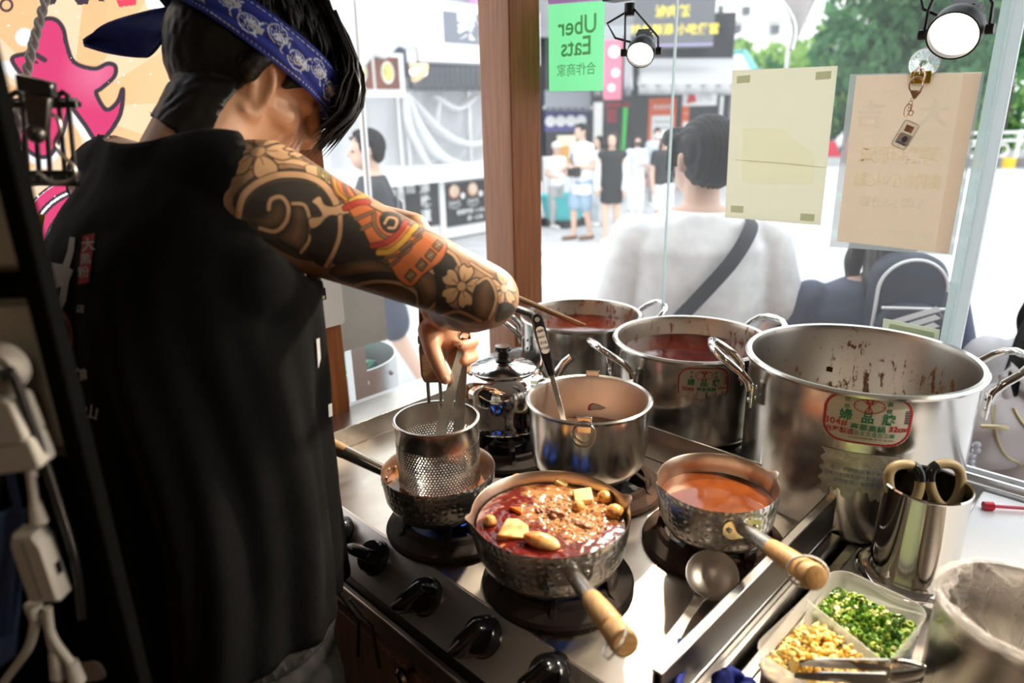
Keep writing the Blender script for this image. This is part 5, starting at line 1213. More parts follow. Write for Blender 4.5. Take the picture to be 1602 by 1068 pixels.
def curtain(x0, y0, x1, y1, X, sag, nm, seed):
    a_, b_, c_ = PX(x0, y0, X), PX(x1, y0, X), PX(x0, y1, X); L_ = b_.y-a_.y; H_ = a_.z-c_.z
    def f(u, v):
        s_ = sag*math.sin(PI*u)*(v*(1-v)*4)**.8 if sag else 0
        n_ = _nz.noise(Vector((u*9+seed, v*1.4+2*u, seed))); n3 = math.sin(u*26+v*5*sag*3+seed)
        return (X+.10*n_+.05*n3*(.3+v), a_.y+L_*u, a_.z-H_*(v+ (.10*s_ if sag else 0)))
    return MB().grid(f, 70, 40).build(nm, curt, shop, smooth=180)
curtain(430, 150, 628, 275, X0, 0, 'rain_curtain', 1.0); curtain(632, 140, 800, 275, X0, 1.0, 'rain_curtain', 4.0)
def swag(pts, w_, X, seed):                                      # gathered swags of the curtain
    P = [PX(x, y, X+.15) for x, y in smooth_path(pts, 6)]
    MB().tube(P, [w_*(.6+.4*math.sin(PI*i/(len(P)-1))) for i in range(len(P))], 10, flat=.35).build('swag', film('swag%d' % seed, (.93, .94, .95), .45, .4), shop, smooth=180)
swag([(634, 145), (655, 200), (690, 245), (740, 262), (790, 262)], .16, X0, 1); swag([(640, 150), (690, 205), (740, 225), (800, 205)], .12, X0, 2); swag([(680, 150), (715, 170), (745, 150)], .10, X0, 3); swag([(634, 150), (640, 200), (672, 262)], .10, X0, 4); swag([(690, 150), (684, 200), (700, 205)], .05, X0, 5)
for x_ in (628, 640, 735): 
    p = PX(x_, 140, X0+.06); q = PX(x_+3, 275, X0+.06); MB().cyl(.03, q.z, p.z, 10, T(p.x, q.y, 0)).build('curtain_pole', alu, shop)
one(panx, 'counter_top', wht, shop, 430, 268, 800, 277, X0, .8)
one(panx, 'counter_base', wht, shop, 430, 352, 800, 366, X0-.05, .3)
bp_, M, w_, h_ = one(panx, 'menu_panel', blackb, shop, 540, 277, 626, 360, X0+.1); text('lettering', '家常', h_*.62, M, whiteb, bp_, bold=.02)
bp_, M, w_, h_ = one(panx, 'menu_panel', blackb, shop, 634, 276, 686, 360, X0+.1)
for i, ch in enumerate('湯武道'): text('lettering', ch, h_*.27, M @ T(w_*.06, h_*(.30-.29*i), 0), whiteb, bp_, bold=.02)
text('lettering', '麵', h_*.25, M @ T(-w_*.32, h_*.32, 0), whiteb, bp_)
bp_, M, w_, h_ = one(panx, 'menu_panel', blackb, shop, 695, 276, 800, 356, X0+.1)
bowl_r = mat('bowl_red_rim', (.50, .16, .10), .5); bowl_w = mat('noodle_soup_print', (.85, .75, .60), .5, col2=(.70, .45, .30), scale=6)
for i in range(4):
    x_ = w_*(-.36+.255*i); MB().cyl(h_*.165, 0, .006, 26, M @ T(x_, h_*.31, 0)).build('bowl_print', bowl_r, bp_); MB().cyl(h_*.14, .005, .010, 26, M @ T(x_, h_*.32, 0)).build('bowl_print', bowl_w, bp_)
    MB().cyl(h_*.07, .009, .012, 16, M @ T(x_+w_*.11, h_*.19, 0)).build('price_dot', whiteb, bp_)
    for k in range(4): text('lettering', '紅燒牛肉'[k], h_*.10, M @ T(x_+h_*.05*(k-1.5)*1.7, h_*(.06-.035*math.sin((k+.5)/4*PI)), 0), whiteb, bp_)
    MB().tube([(x_+h_*.19*math.cos(t), h_*.03+h_*.10*math.sin(t), .002) for t in np.linspace(PI*1.1, PI*1.9, 12)], h_*.008, 6, M).build('underline', whiteb, bp_)
text('lettering', '營業時間 11:30-21:00', h_*.13, M @ T(-w_*.08, -h_*.20, 0), whiteb, bp_, bold=.01); text('lettering', '週一公休', h_*.13, M @ T(-w_*.08, -h_*.37, 0), whiteb, bp_, bold=.01)
MB().box((w_*.30, -h_*.22, .006), (w_*.16, h_*.34, .01), M).build('price_card', whiteb, bp_)
for x_ in (690, 627): p = PX(x_, 276, X0+.12); q = PX(x_+3, 372, X0+.12); MB().box((p.x, q.y, (ZG+p.z)/2), (.08, .09, p.z-ZG)).build('post', wht, shop)
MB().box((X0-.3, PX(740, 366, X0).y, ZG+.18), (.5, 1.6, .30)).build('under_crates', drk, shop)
sg_ = thing('shop_signboard', 'white framed lightbox sign with big white characters over the noodle stall', 'sign')
b_, M, w_, h_ = one(panx, 'lightbox', mat('white_lightbox', (.9, .9, .92), .4), sg_, 650, 22, 830, 96, X0+.5, .35)
MB().box((w_*.06, h_*.08, .004), (w_*.80, h_*.52, .01), M).build('dark_field', mat('grey_sign_field', (.20, .22, .26), .6), b_)
text('lettering', '家溫式餐', h_*.50, M @ T(w_*.10, h_*.08, .012), mat('white_sign_letter', (.95, .95, .97), .5), b_, bold=.03, spacing=1.12)
one(panx, 'upper_board', mat('grey_board', (.35, .36, .40), .6), sg_, 655, -30, 800, 20, X0+.45, .1)
p = PX(738, 0, X0+.6); MB().prism([(-.10, .2), (.12, .2), (.03, -.14)], 0, .02, frame_from(p, (0, 1, 0), Z3)).build('pink_mark', mat('pink_sign', (.75, .25, .70), .5), sg_)
mn = thing('menu_photo_board', 'white framed board of noodle bowl photos beside the tarpaulin', 'sign')
b_, M, w_, h_ = one(panx, 'frame', wht, mn, 440, 84, 628, 152, X0+.3, .06)
for i in range(4):
    x_ = w_*(-.36+.235*i); MB().box((x_, h_*.04, .004), (w_*.21, h_*.72, .01), M).build('photo', mat('brown_photo', (.22, .07, .035), .5, col2=(.09, .03, .02), scale=3), b_)
    MB().cyl(h_*.23, .006, .014, 24, M @ T(x_, h_*.05, 0) @ Matrix.Diagonal((.8, 1.1, 1, 1))).build('bowl', wht, b_); MB().cyl(h_*.19, .012, .018, 24, M @ T(x_, h_*.06, 0) @ Matrix.Diagonal((.8, 1.1, 1, 1))).build('noodles', mat('print_noodle', (.75, .62, .25), .5, col2=(.35, .42, .10), scale=8), b_)
tp = film('white_tarpaulin', (.90, .92, .94), .35, .5)
def tarp(u, v):
    x_ = 400+240*u; yb = 95+20*math.sin(u*5)+30*max(0, u-.75); y_ = -80+(yb+80)*v*(1-.12*max(0, u-.85)/.15)
    p = PX(x_, y_, -6.6+.25*math.sin(v*PI)+.06*math.sin(u*30)); return tuple(p+Vector((.5*v, 0, -.03*math.sin(u*40))))
tag(MB().grid(tarp, 60, 24).build('tarpaulin', tp, smooth=180, solid=.02), 'white plastic tarpaulin bulging over the noodle stall', 'tarpaulin')
lp_ = thing('warm_lamp', 'warm lit lamp hanging under the tarpaulin edge', 'lamp'); p = PX(655, 112, -7.0)
MB().lathe([(0, .14), (.03, .14), (.05, .08), (.14, -.02), (.13, -.02), (.04, .07), (0, .08)], 20, Matrix.Translation(p) @ RX(.9)).build('shade', mat('warm_shade', (.9, .6, .35), .5), lp_); MB().sphere(tuple(p), (.09, .12, .07), 14, 8).build('bulb', mat('warm_bulb', (1, .8, .6), .5, emit=(1, .72, .45), estr=3), lp_)
MB().tube([tuple(p+Vector((0, 0, .1))), tuple(p+Vector((0, -.1, 1.2)))], .01, 6).build('cord', blackm, lp_)
pl_ = PX(566, 150, -2.1)
p0_, p1_ = PX(577, 310, -2.1), PX(553, -20, -2.1)
tag(MB().tube([(p0_.x, p0_.y+.02, ZG), tuple(p0_), tuple(p1_), tuple(p1_+(p1_-p0_)*.3)], .0125, 14).build('metal_pole', alu), 'thin grey metal pole standing outside the left glass', 'pole')
# aluminium bin and cream board outside the left pane
ab = thing('riveted_bin', 'round grey aluminium drum with rivets outside the left pane', 'bin'); bc_ = PX(556, 590, -1.66); rt = PX(595, 560, -1.6)
R_b = .17; zt_ = PX(585, 552, -1.6).z
MB().lathe([(0, ZG), (R_b, ZG), (R_b, zt_), (R_b-.006, zt_), (R_b-.006, zt_-.3), (0, zt_-.3)], 48, T(-1.66, bc_.y-.055, 0)).build('drum', alu, ab, smooth=40)
for a_ in np.radians([-70, -38, -5, 28]):
    for z_ in (zt_-.035, zt_-.15, zt_-.27): MB().sphere((-1.66+R_b*math.cos(a_), bc_.y-.055+R_b*math.sin(a_), z_), .008, 8, 6).build('rivet', wht, ab)
MB().sphere((-1.66, bc_.y-.07, zt_-.06), (.12, .12, .05), 14, 8, fun=lambda p: 1+.2*math.sin(p.x*9+p.y*7)).build('green_bag', mat('green_plastic', (.02, .22, .14), .4), ab)
bd = thing('cream_board', 'cream painted board standing behind the riveted drum', 'board'); b_, M, w_, h_ = one(panx, 'board', mat('cream_green_board', (.52, .53, .45), .5, var=.15, scale=8), bd, 505, 420, 592, 556, -1.42, .03)
pb2 = M @ Vector((0, -h_/2, -.02)); MB().box((pb2.x, pb2.y, (ZG+pb2.z)/2+.01), (.03, .04, pb2.z-ZG+.02)).build('leg', alu, bd)
# ---- shops at the far end of the lane
far = thing('far_shop_row', 'dark open-fronted shops at the far end of the lane', 'shop')
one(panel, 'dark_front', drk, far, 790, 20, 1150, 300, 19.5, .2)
one(panel, 'upper_wall', gry, far, 790, -120, 1120, 60, 19.3, .2)
one(panel, 'pillar', mat('pale_pillar', (.7, .7, .68), .7), far, 928, 160, 942, 290, 18.6, .3); one(panel, 'pillar', mat('pale_pillar', (.7, .7, .68), .7), far, 1120, 150, 1128, 300, 18.6, .2)
nb = thing('noren_curtain', 'purple shop curtain with white dots under a grey awning', 'curtain')
b_, M, w_, h_ = one(panel, 'cloth', mat('purple_cloth', (.10, .09, .28), .7), nb, 852, 172, 918, 206, 15, .03)
for i in range(4): MB().cyl(h_*.27, 0, .012, 18, M @ T(w_*(-.36+.24*i), 0, 0)).build('dot', whiteb, b_)
for s in (-1, 1): pb2 = M @ Vector((s*w_*.5, 0, -.03)); MB().cyl(.02, ZG, pb2.z+h_*.55, 8, T(pb2.x, pb2.y, 0)).build('pole', blackm, nb)
def awning(name, lab, x0, y0, x1, y1, D0, D1, m, drop=8):
    t_ = thing(name, lab, 'awning'); a_, b_, c_, d_ = PH(x0, y0, D0), PH(x1, y0, D0), PH(x1, y1, D1), PH(x0, y1, D1)
    MB().grid(lambda u, v: tuple((a_*(1-u)+b_*u)*(1-v)+(d_*(1-u)+c_*u)*v-Z3*.12*math.sin(PI*v)), 20, 8).build('canopy', m, t_, smooth=180, solid=.03)
    e_ = PH(x0, y1+drop, D1).z-PH(x0, y1, D1).z
    MB().grid(lambda u, v: tuple(d_*(1-u)+c_*u+Z3*(e_*v)+FH*.04*math.sin(u*40)), 50, 3).build('valance', m, t_, smooth=180, solid=.02)
    for q in (a_, b_): MB().tube([tuple(q-Z3*.4), tuple((d_ if q is a_ else c_))], .03, 6).build('arm', alu, t_)
    return t_
gaw = film('grey_awning_cloth', (.42, .43, .46), .3, .7); law = film('light_awning_cloth', (.62, .62, .63), .4, .7)
awning('awning', 'small dark grey awning above the purple curtain', 852, 142, 925, 168, 16, 14.6, film('dark_awning', (.20, .21, .24), .2, .7), 6)
awning('awning', 'wide pale grey awning sloping down to the right behind the spotlight', 1000, 92, 1150, 132, 17, 13.5, law, 16)
awning('awning', 'grey awning with a pink banner beside the green sheet', 930, 40, 988, 140, 16.5, 14.5, gaw, 10)
pk = thing('pink_banner', 'pink and white round banner hanging beside the green sheet', 'banner'); b_, M, w_, h_ = one(panel, 'cloth', mat('pink_cloth', (.80, .22, .32), .7), pk, 944, 62, 976, 156, 14.2, .02)
pb2 = M @ Vector((w_*.5, 0, 0)); MB().cyl(.02, ZG, pb2.z+h_*.55, 8, T(pb2.x, pb2.y, 0)).build('pole', blackm, pk)
for dx, dy, r_ in ((0, .30, .30), (.1, -.05, .22), (-.1, -.3, .2)): MB().cyl(w_*r_, 0, .02, 18, M @ T(w_*dx, h_*dy, 0)).build('spot', whiteb, b_)
led = thing('led_sign', 'grey LED sign with two lines of yellow characters', 'sign'); b_, M, w_, h_ = one(panel, 'face', mat('led_grey', (.13, .135, .15), .4), led, 992, -10, 1118, 76, 15.5, .25)
yl = mat('yellow_led', (.75, .60, .08), .4, emit=(.9, .72, .1), estr=.35)
text('lettering', '滷肉飯', h_*.24, M @ T(w_*-.04, h_*.16, 0), yl, b_, bold=.02); text('lettering', '排骨酥湯 小吃便當', h_*.22, M @ T(0, -h_*.18, 0), yl, b_, bold=.02)
for i in range(28): MB().box((w_*(-.48+.0356*i), -h_*.46, .003), (w_*.022, h_*.04, .01), M).build('border_light', mat('pink_light', (.75, .35, .8), .5) if i % 2 else mat('cyan_light', (.3, .6, .85), .5), b_)
orf = mat('orange_sign', (.72, .13, .04), .5)
for x0, y0, x1, y1, D, lb in ((1011, 153, 1058, 292, 16, 'tall orange framed menu stand behind the masked woman'), (1061, 164, 1078, 296, 16.4, 'narrow orange framed menu stand beside the tall one')):
    os_ = thing('menu_stand', lb, 'sign'); b_, M, w_, h_ = one(panel, 'frame', orf, os_, x0, y0, x1, y1, D, .08); MB().box((0, -h_*.06, .003), (w_*.80, h_*.74, .01), M).build('menu_sheet', wht, b_)
    for k in range(9): MB().box((0, h_*(.24-.065*k), .009), (w_*(.62-.1*(k % 3)), h_*.012, .004), M).build('line_print', gry, b_)
    text('lettering', '精選套餐', w_*.19, M @ T(0, h_*.40, 0), whiteb, b_)
ws = thing('white_wall_sign', 'white sign with red marks under the pale awning', 'sign'); b_, M, w_, h_ = one(panel, 'face', wht, ws, 1068, 138, 1122, 166, 15.0, .05); MB().prism([(-.1, -.15), (.1, -.12), (.02, .18), (-.06, .1)], 0, .01, M @ T(-w_*.25, h_*.1, 0)).build('red_mark', mat('sign_red', (.6, .05, .06), .5), b_); text('lettering', '小吃', h_*.5, M @ T(w_*.15, 0, 0), gry, b_)
gp = PZ(968, 300, ZG); a_ = PH(978, 168, 14.5); b_ = PH(971, 262, 14.5); tag(MB().tube([tuple(a_), tuple(b_), (b_.x, b_.y, ZG)], .055, 10).build('green_pole', mat('bright_green_paint', (.02, .50, .06), .5)), 'bright green pole standing among the pedestrians', 'pole')
fc = thing('food_cart', 'food cart with orange slatted front at the far shops', 'cart')
one(panel, 'cart_body', wht, fc, 850, 245, 912, 345, 12.6, .5)
for i in range(7): one(panel, 'slat', mat('orange_wood', (.75, .38, .08), .6), fc, 868+i*5.2, 228, 872.4+i*5.2, 256, 12.3, .05)
one(panel, 'goods', mat('cream_goods', (.80, .72, .55), .6), fc, 872, 212, 900, 228, 12.5, .3)
tb = thing('turquoise_tub', 'turquoise plastic tub on the ground beside the man in shorts', 'tub'); c_ = PZ(882, 352, ZG); MB().lathe([(0, 0), (.30, 0), (.40, .36), (.42, .38), (.38, .37), (.28, .03), (0, .03)], 24, T(c_.x, c_.y, ZG+.12)).build('tub', mat('turquoise_plastic', (.10, .55, .58), .4), tb); MB().box((c_.x, c_.y, ZG+.06), (.6, .6, .12)).build('pallet', drk, tb)
# red hanging sign and plants in the dark front
rs = thing('red_lantern_sign', 'dark red hanging sign in the dark shopfront', 'sign'); one(panel, 'board', mat('dark_red_board', (.32, .03, .05), .6), rs, 948, 160, 985, 168, 17, .05); one(panel, 'drop', mat('dark_red_board', (.32, .03, .05), .6), rs, 950, 170, 964, 192, 17, .05)
# white block, trees, lamps, pennant
bl = thing('white_building', 'pale apartment block far behind the trees', 'building'); b_, M, w_, h_ = one(panel, 'wall', mat('cream_render', (.86, .84, .82), .8), bl, 1108, -120, 1420, 200, 62, 6)
for (x0, y0, x1, y1) in ((1122, 8, 1132, 26), (1160, 10, 1174, 24), (1204, 38, 1220, 54), (1146, 38, 1160, 54), (1248, 16, 1262, 32), (1135, -10, 1142, 0), (1190, -12, 1198, -2)): f_, Mw, ww, hh_ = one(panel, 'window', mat('grey_frame', (.35, .36, .38), .5), bl, x0, y0, x1, y1, 58.8, .2); MB().box((0, 0, .02), (ww*.8, hh_*.8, .05), Mw).build('pane', mat('dark_pane', (.10, .11, .12), .15), f_)
one(panel, 'ledge', mat('cream_render2', (.75, .74, .72), .8), bl, 1108, 30, 1290, 33, 58.9, .5)
db = thing('corner_building', 'dark framed building edge above the LED sign', 'building'); one(panel, 'wall', mat('dark_edge', (.05, .06, .08), .6), db, 1090, -80, 1122, 20, 17, .4); one(panel, 'panel', mat('white_pane2', (.8, .82, .85), .5), db, 1060, -80, 1108, 12, 16.6, .1)
leafm = [film('leaf_%s' % n_, c_, .45, .6) for n_, c_ in (('deep', (.055, .19, .075)), ('mid', (.10, .27, .10)), ('fresh', (.26, .45, .12)), ('lime', (.36, .55, .18)))]
barkm = mat('bark', (.06, .045, .035), .9, var=.3, scale=8)
def tree(px, py, D, rx, rz, n, ms, lab, leaf=.55, trunk=True, seed=0):
    r_ = random.Random(seed); c_ = PH(px, py, D); t_ = thing('tree', lab, 'tree', (c_.x, c_.y, ZG), 0, 'street trees'); zc = c_.z-ZG
    b_ = MB(); cl_ = [(Vector((r_.gauss(0, .45)*rx, r_.gauss(0, .45)*rx, r_.gauss(0, .42)*rz)), r_.uniform(.25, .45)*rx) for _ in range(16)]
    for i in range(n):
        q, rr = cl_[r_.randrange(16)]; d_ = Vector((r_.gauss(0, 1), r_.gauss(0, 1), r_.gauss(0, 1))).normalized(); p = q+d_*rr*r_.uniform(.75, 1.05)+Vector((0, 0, zc)); s_ = leaf*r_.uniform(.5, 1.2)
        M = Matrix.Translation(p) @ Euler((r_.uniform(0, 6), r_.uniform(0, 6), r_.uniform(0, 6))).to_matrix().to_4x4()
        b_.add([(-s_/2, 0, 0), (-s_*.1, -s_*.28, .04*s_), (s_/2, 0, 0), (-s_*.1, s_*.28, .04*s_)], [(0, 1, 2, 3)], M, i % len(ms))
    b_.build('crown', ms, t_, smooth=0)['kind'] = 'stuff'
    if trunk:
        tk = MB().tube([(0, 0, 0), (.1, .05, zc*.5), (0, 0, zc)], [.34, .26, .12], 10); tk.build('trunk', barkm, t_)
        for k in range(4): tb_ = MB().tube([(0, 0, zc*.55), (rx*.4*math.cos(k*1.6), rx*.4*math.sin(k*1.6), zc+.3*rz)], [.15, .05], 7); tb_.build('branch', barkm, t_)
    return t_
tree(1415, 60, 26, 2.9, 2.6, 3600, leafm[:2], 'largest dark green tree behind the peach sheet', .55, True, 1)
tree(1345, 110, 30, 2.4, 2.0, 2600, leafm[:3], 'dark green tree between the cream and peach sheets', .55, True, 2)
tree(1225, 118, 36, 2.6, .8, 2000, leafm[2:], 'low light green tree below the white building', .6, True, 3)
tree(1150, 108, 40, 1.8, .7, 1500, leafm[1:], 'small light green tree beside the LED sign', .6, True, 4)
tree(1500, 20, 24, 2.8, 3.4, 2600, leafm[:2], 'dark tree behind the right edge of the glass', .55, True, 5)
tree(1585, 30, 22, 2.0, 2.2, 1800, leafm[:2], 'dark tree with a bare trunk past the glass edge', .5, True, 6)
tree(1290, 170, 30, 2.2, .8, 1000, leafm[:2], 'low dark shrub-like tree above the parked scooter', .5, False, 7)
tree(1480, 150, 30, 4.2, 2.2, 2200, leafm[:3], 'broad low tree behind the crossing fence', .55, False, 8)
roofb = thing('teal_roof_hut', 'low hut with a grey sloping roof and teal ridge left of the trees', 'building'); a_ = PH(1120, 85, 24); one(panel, 'wall', gry, roofb, 1122, 108, 1180, 200, 24, 1.5)
pts = [PH(1112, 88, 22.5), PH(1165, 82, 22.5), PH(1182, 112, 21), PH(1135, 118, 21)]; MB().add([tuple(p) for p in pts]+[tuple(p-Z3*.12) for p in pts], [(0, 1, 2, 3), (7, 6, 5, 4), (0, 4, 5, 1), (1, 5, 6, 2), (2, 6, 7, 3), (3, 7, 4, 0)]).build('roof', mat('grey_roof', (.55, .57, .60), .6), roofb, smooth=0); MB().tube([tuple(pts[0]), tuple(pts[1]), tuple(pts[2])], .10, 8).build('ridge', mat('teal_paint', (.15, .45, .42), .6), roofb)
for px, py, D, lb in ((1131, 62, 24, 'white twin-armed street lamp left of the cream sheet'), (1238, 30, 30, 'white street lamp behind the pennant')):
    sl_ = thing('street_lamp', lb, 'street lamp'); p = PH(px, py, D)
    MB().tube([(p.x, p.y, ZG), (p.x, p.y, p.z-.5)], [.10, .07], 10).build('post', wht, sl_)
    for s in (-1, 1): MB().tube([tuple(Vector((p.x, p.y, p.z-.5))+C2*s*x+Z3*z_) for x, z_ in ((0, 0), (.15, .35), (.5, .62), (.95, .70))], .06, 8).build('arm', wht, sl_); q = Vector((p.x, p.y, p.z-.5))+C2*s*1.1+Z3*.68; MB().box(tuple(q), (.45, .2, .1), rz=math.radians(45)).build('lamp_head', wht, sl_)
pn = thing('grey_pennant', 'grey triangular awning flap with white hem hanging at the top edge', 'pennant')
a_, b_, c_ = PD(1215, -8, 3.4), PD(1292, -40, 3.4), PD(1240, 78, 3.4)
MB().grid(lambda u, v: tuple((a_*(1-u)+b_*u)*(1-v)+(c_+FH*.02)*v+CR*(.05*math.sin(v*PI)*(1-u)*1.0)+FH*.03*math.sin(u*5+v*2)), 14, 18).build('flap', mat('grey_canvas', (.32, .30, .30), .8), pn, smooth=180, solid=.004)
MB().tube([tuple((a_)*(1-v)+c_*v+CR*(.05*math.sin(v*PI))-FH*.004) for v in np.linspace(0, 1, 14)], .012, 8, flat=.4).build('hem', mat('white_hem', (.85, .85, .85), .7), pn)
# scooter across the road
scb = thing('red_scooter', 'red and white scooter parked across the road between the two sheets', 'scooter'); p = PZ(1302, 257, ZG); Ms_ = T(p.x, p.y, ZG) @ RZ(math.radians(45))
for dx in (-.55, .55): MB().tube([(dx+.2*math.cos(t), 0, .22+.2*math.sin(t)) for t in np.linspace(0, 2*PI, 21)[:-1]], .055, 8, Ms_, closed=True).build('wheel', blackp, scb)
MB().loft([[(x, y*w_, z) for y, z in ((-.18, .25), (.18, .25), (.2, h_), (-.2, h_))] for x, w_, h_ in ((-.75, .7, .65), (-.4, 1, .75), (-.05, .9, .72), (.1, .8, .34), (.4, .8, .34), (.5, 1, .9), (.62, .6, .95))], Ms_).build('body', mat('red_scooter_paint', (.55, .02, .05), .3), scb, smooth=50, bevel=.03)
MB().box((-.35, 0, .82), (.7, .28, .12), Ms_).build('seat', blackp, scb, bevel=.04); MB().tube([(.5, -.33, 1.05), (.5, 0, .98), (.5, .33, 1.05)], .025, 8, Ms_).build('handlebar', blackp, scb); MB().box((.6, 0, .62), (.08, .34, .5), Ms_).build('leg_shield', wht, scb, bevel=.03); MB().box((-.85, 0, .9), (.36, .36, .3), Ms_).build('top_box', wht, scb, bevel=.04)
# ------------------------------------------------------------------ people outside
SK = {}
def flat_m(col, rough=.7): 
    k = 'cloth_%02x%02x%02x' % tuple(int(min(1, c)*255) for c in col); return mat(k, col, rough, var=.12, scale=20)
skinP = mat('pale_skin', (.66, .44, .34), .5, sss=.05)
hairP = mat('dark_hair', (.012, .010, .010), .5, var=.3, scale=40, spec=.2)
def person(lab, foot, H, head, top=(.8, .8, .8), bottom=('shorts', (.2, .3, .4)), sleeve=.5, hair='short', shoes=(.8, .8, .8), stride=0.0, arms=('down', 'down'), wide=1.0, vox=.02, bag=None, mask=None, cap=None, hem=.0, socks=None, lean=0.0, skinm=None, hairm=None, hturn=0.0):
    t = thing('person', lab, 'person', (foot.x, foot.y, ZG), math.atan2(head.y, head.x)-PI/2)
    b = MB(); hw = .105*H*wide; S = lambda x, y, z: Vector((x*H, y*H+lean*z*H, z*H))
    legs = []
    for s in (-1, 1):
        f = stride*s; hp, kn, an = S(s*.050, 0, .50), S(s*.048, .03*abs(stride)/.12+f*.5 if stride else .006, .275), S(s*.045, f-.01, .045); legs.append((hp, kn, an))
        limb(b, [hp, kn, an], [.052*H, .034*H, .021*H], 12); limb(b, [an-Vector((0, .01*H, .018*H)), an+Vector((0, .10*H, -.022*H))], [.022*H, .019*H], 10)
    b.loft([[(a*math.cos(q)*H*wide, bb*math.sin(q)*H+lean*z*H, z*H) for q in np.linspace(0, 2*PI, 25)[:-1]] for z, a, bb in ((.46, .07, .05), (.50, .098, .066), (.56, .094, .062), (.64, .082, .055), (.72, .096, .062), (.78, .105, .060), (.82, .085, .046), (.85, .04, .035))])
    limb(b, [S(0, -.004, .82), S(0, .006, .90)], [.032*H, .030*H], 12)
    AR = []
    for s, mode in zip((-1, 1), arms):
        sh_ = S(s*.098*wide, 0, .80)
        el, wr = {'down': (S(s*.125*wide, -.01, .63), S(s*.125*wide, .03, .49)), 'hold': (S(s*.135*wide, -.02, .635), S(s*.04, .10, .64)), 'fwd': (S(s*.14*wide, .0, .64), S(s*.10, .13, .61)), 'swing': (S(s*.125, -.05, .64), S(s*.12, -.06, .50))}[mode]
        AR.append((sh_, el, wr)); limb(b, [sh_, el, wr], [.033*H, .026*H, .018*H], 12); dh = (wr-el).normalized(); limb(b, [wr, wr+dh*.05*H], [.018*H, .017*H], 10)
        for k in range(4): o_ = wr+dh*.05*H+Vector((0, (k-1.5)*.009*H, 0)); limb(b, [o_, o_+dh*.035*H], [.0058*H, .005*H], 6)
        limb(b, [wr+dh*.02*H+Vector((0, .016*H, 0)), wr+dh*.055*H+Vector((0, .026*H, 0))], [.0065*H, .0055*H], 6)
    hd = S(0, .014, .928); RH = T(*hd) @ RZ(hturn)
    b.sphere((0, -.006*H, .010*H), (.046*H, .057*H, .058*H), 18, 12, RH); b.sphere((0, .016*H, -.026*H), (.036*H, .038*H, .040*H), 16, 10, RH)
    limb(b, [RH @ Vector((0, .052*H, .006*H)), RH @ Vector((0, .060*H, -.013*H))], [.006*H, .0085*H], 8)
    for s in (-1, 1):
        limb(b, [RH @ Vector((s*.048*H, -.006*H, .006*H)), RH @ Vector((s*.047*H, -.003*H, -.016*H))], [.008*H, .006*H], 8)
    limb(b, [RH @ Vector((-.010*H, .050*H, -.033*H)), RH @ Vector((.010*H, .050*H, -.033*H))], [.005*H, .005*H], 8)
    body = link_mesh('body', fuse(b, vox*.8, 3), skinm or skinP, t)
    for s in (-1, 1): MB().sphere((s*.018*H, .047*H, -.002*H), (.0065*H, .004*H, .004*H), 8, 6, RH).build('eye', hairP, body)
    # clothes
    c = MB(); e = .011*H
    z0 = .50-hem
    c.loft([[((a*wide+.010)*math.cos(q)*H, (bb+.012)*math.sin(q)*H+lean*z*H, z*H) for q in np.linspace(0, 2*PI, 25)[:-1]] for z, a, bb in ((z0, .100, .068), (.56, .098, .066), (.64, .092, .060), (.72, .098, .063), (.78, .105, .060), (.825, .078, .044), (.845, .044, .036))])
    for sh_, el, wr in AR:
        L_ = [sh_, sh_.lerp(el, min(1, sleeve*1.0))] if sleeve <= 1 else [sh_, el, el.lerp(wr, sleeve-1)]
        limb(c, L_, [.042*H]+[.038*H if sleeve <= 1 else .036*H]*(len(L_)-2)+[.040*H if sleeve <= 1 else .028*H], 14)
    me_ = fuse(c, vox, 3)
    for v in me_.vertices:
        n_ = _nz.noise(v.co*9/H); v.co += v.normal*(.006*n_)*H
    link_mesh('top', me_, flat_m(top), t)
    kind, bc = bottom; c = MB()
    if kind in ('shorts', 'pants', 'wide'):
        c.loft([[((a*wide)*math.cos(q)*H, bb*math.sin(q)*H+lean*z*H, z*H) for q in np.linspace(0, 2*PI, 25)[:-1]] for z, a, bb in ((.45, .098, .074), (.50, .108, .078), (.57, .104, .074), (.60, .096, .068))])
        for hp, kn, an in legs:
            w_ = {'shorts': .062, 'pants': .046, 'wide': .068}[kind]
            limb(c, [hp, hp.lerp(kn, .85)] if kind == 'shorts' else [hp, kn, an.lerp(kn, .1)], [.062*H, w_*H] if kind == 'shorts' else [.062*H, w_*H, (w_ if kind == 'wide' else .034)*H], 14)
    else:
        c.loft([[(a*math.cos(q)*H, bb*math.sin(q)*H, z*H) for q in np.linspace(0, 2*PI, 25)[:-1]] for z, a, bb in ((.36, .105, .085), (.46, .108, .082), (.55, .095, .070), (.62, .088, .062))])
    me_ = fuse(c, vox, 3)
    for v in me_.vertices: v.co += v.normal*(.006*_nz.noise(v.co*11/H))*H
    link_mesh('bottom', me_, flat_m(bc), t)
    for hp, kn, an in legs:
        q = MB(); limb(q, [an-Vector((0, .016*H, .022*H)), an+Vector((0, .108*H, -.026*H))], [.024*H, .021*H], 12); q.build('shoe', flat_m(shoes, .5), t, smooth=180)
        if socks: q = MB(); limb(q, [an.lerp(kn, .28), an], [.026*H, .024*H], 12); q.build('sock', flat_m(socks), t, smooth=180)
    h_ = MB(); HB = .0500*H
    h_.sphere((0, -.012*H, .016*H), (.050*H, .058*H, .058*H), 24, 16, RH)
    hm_ = h_.v; 
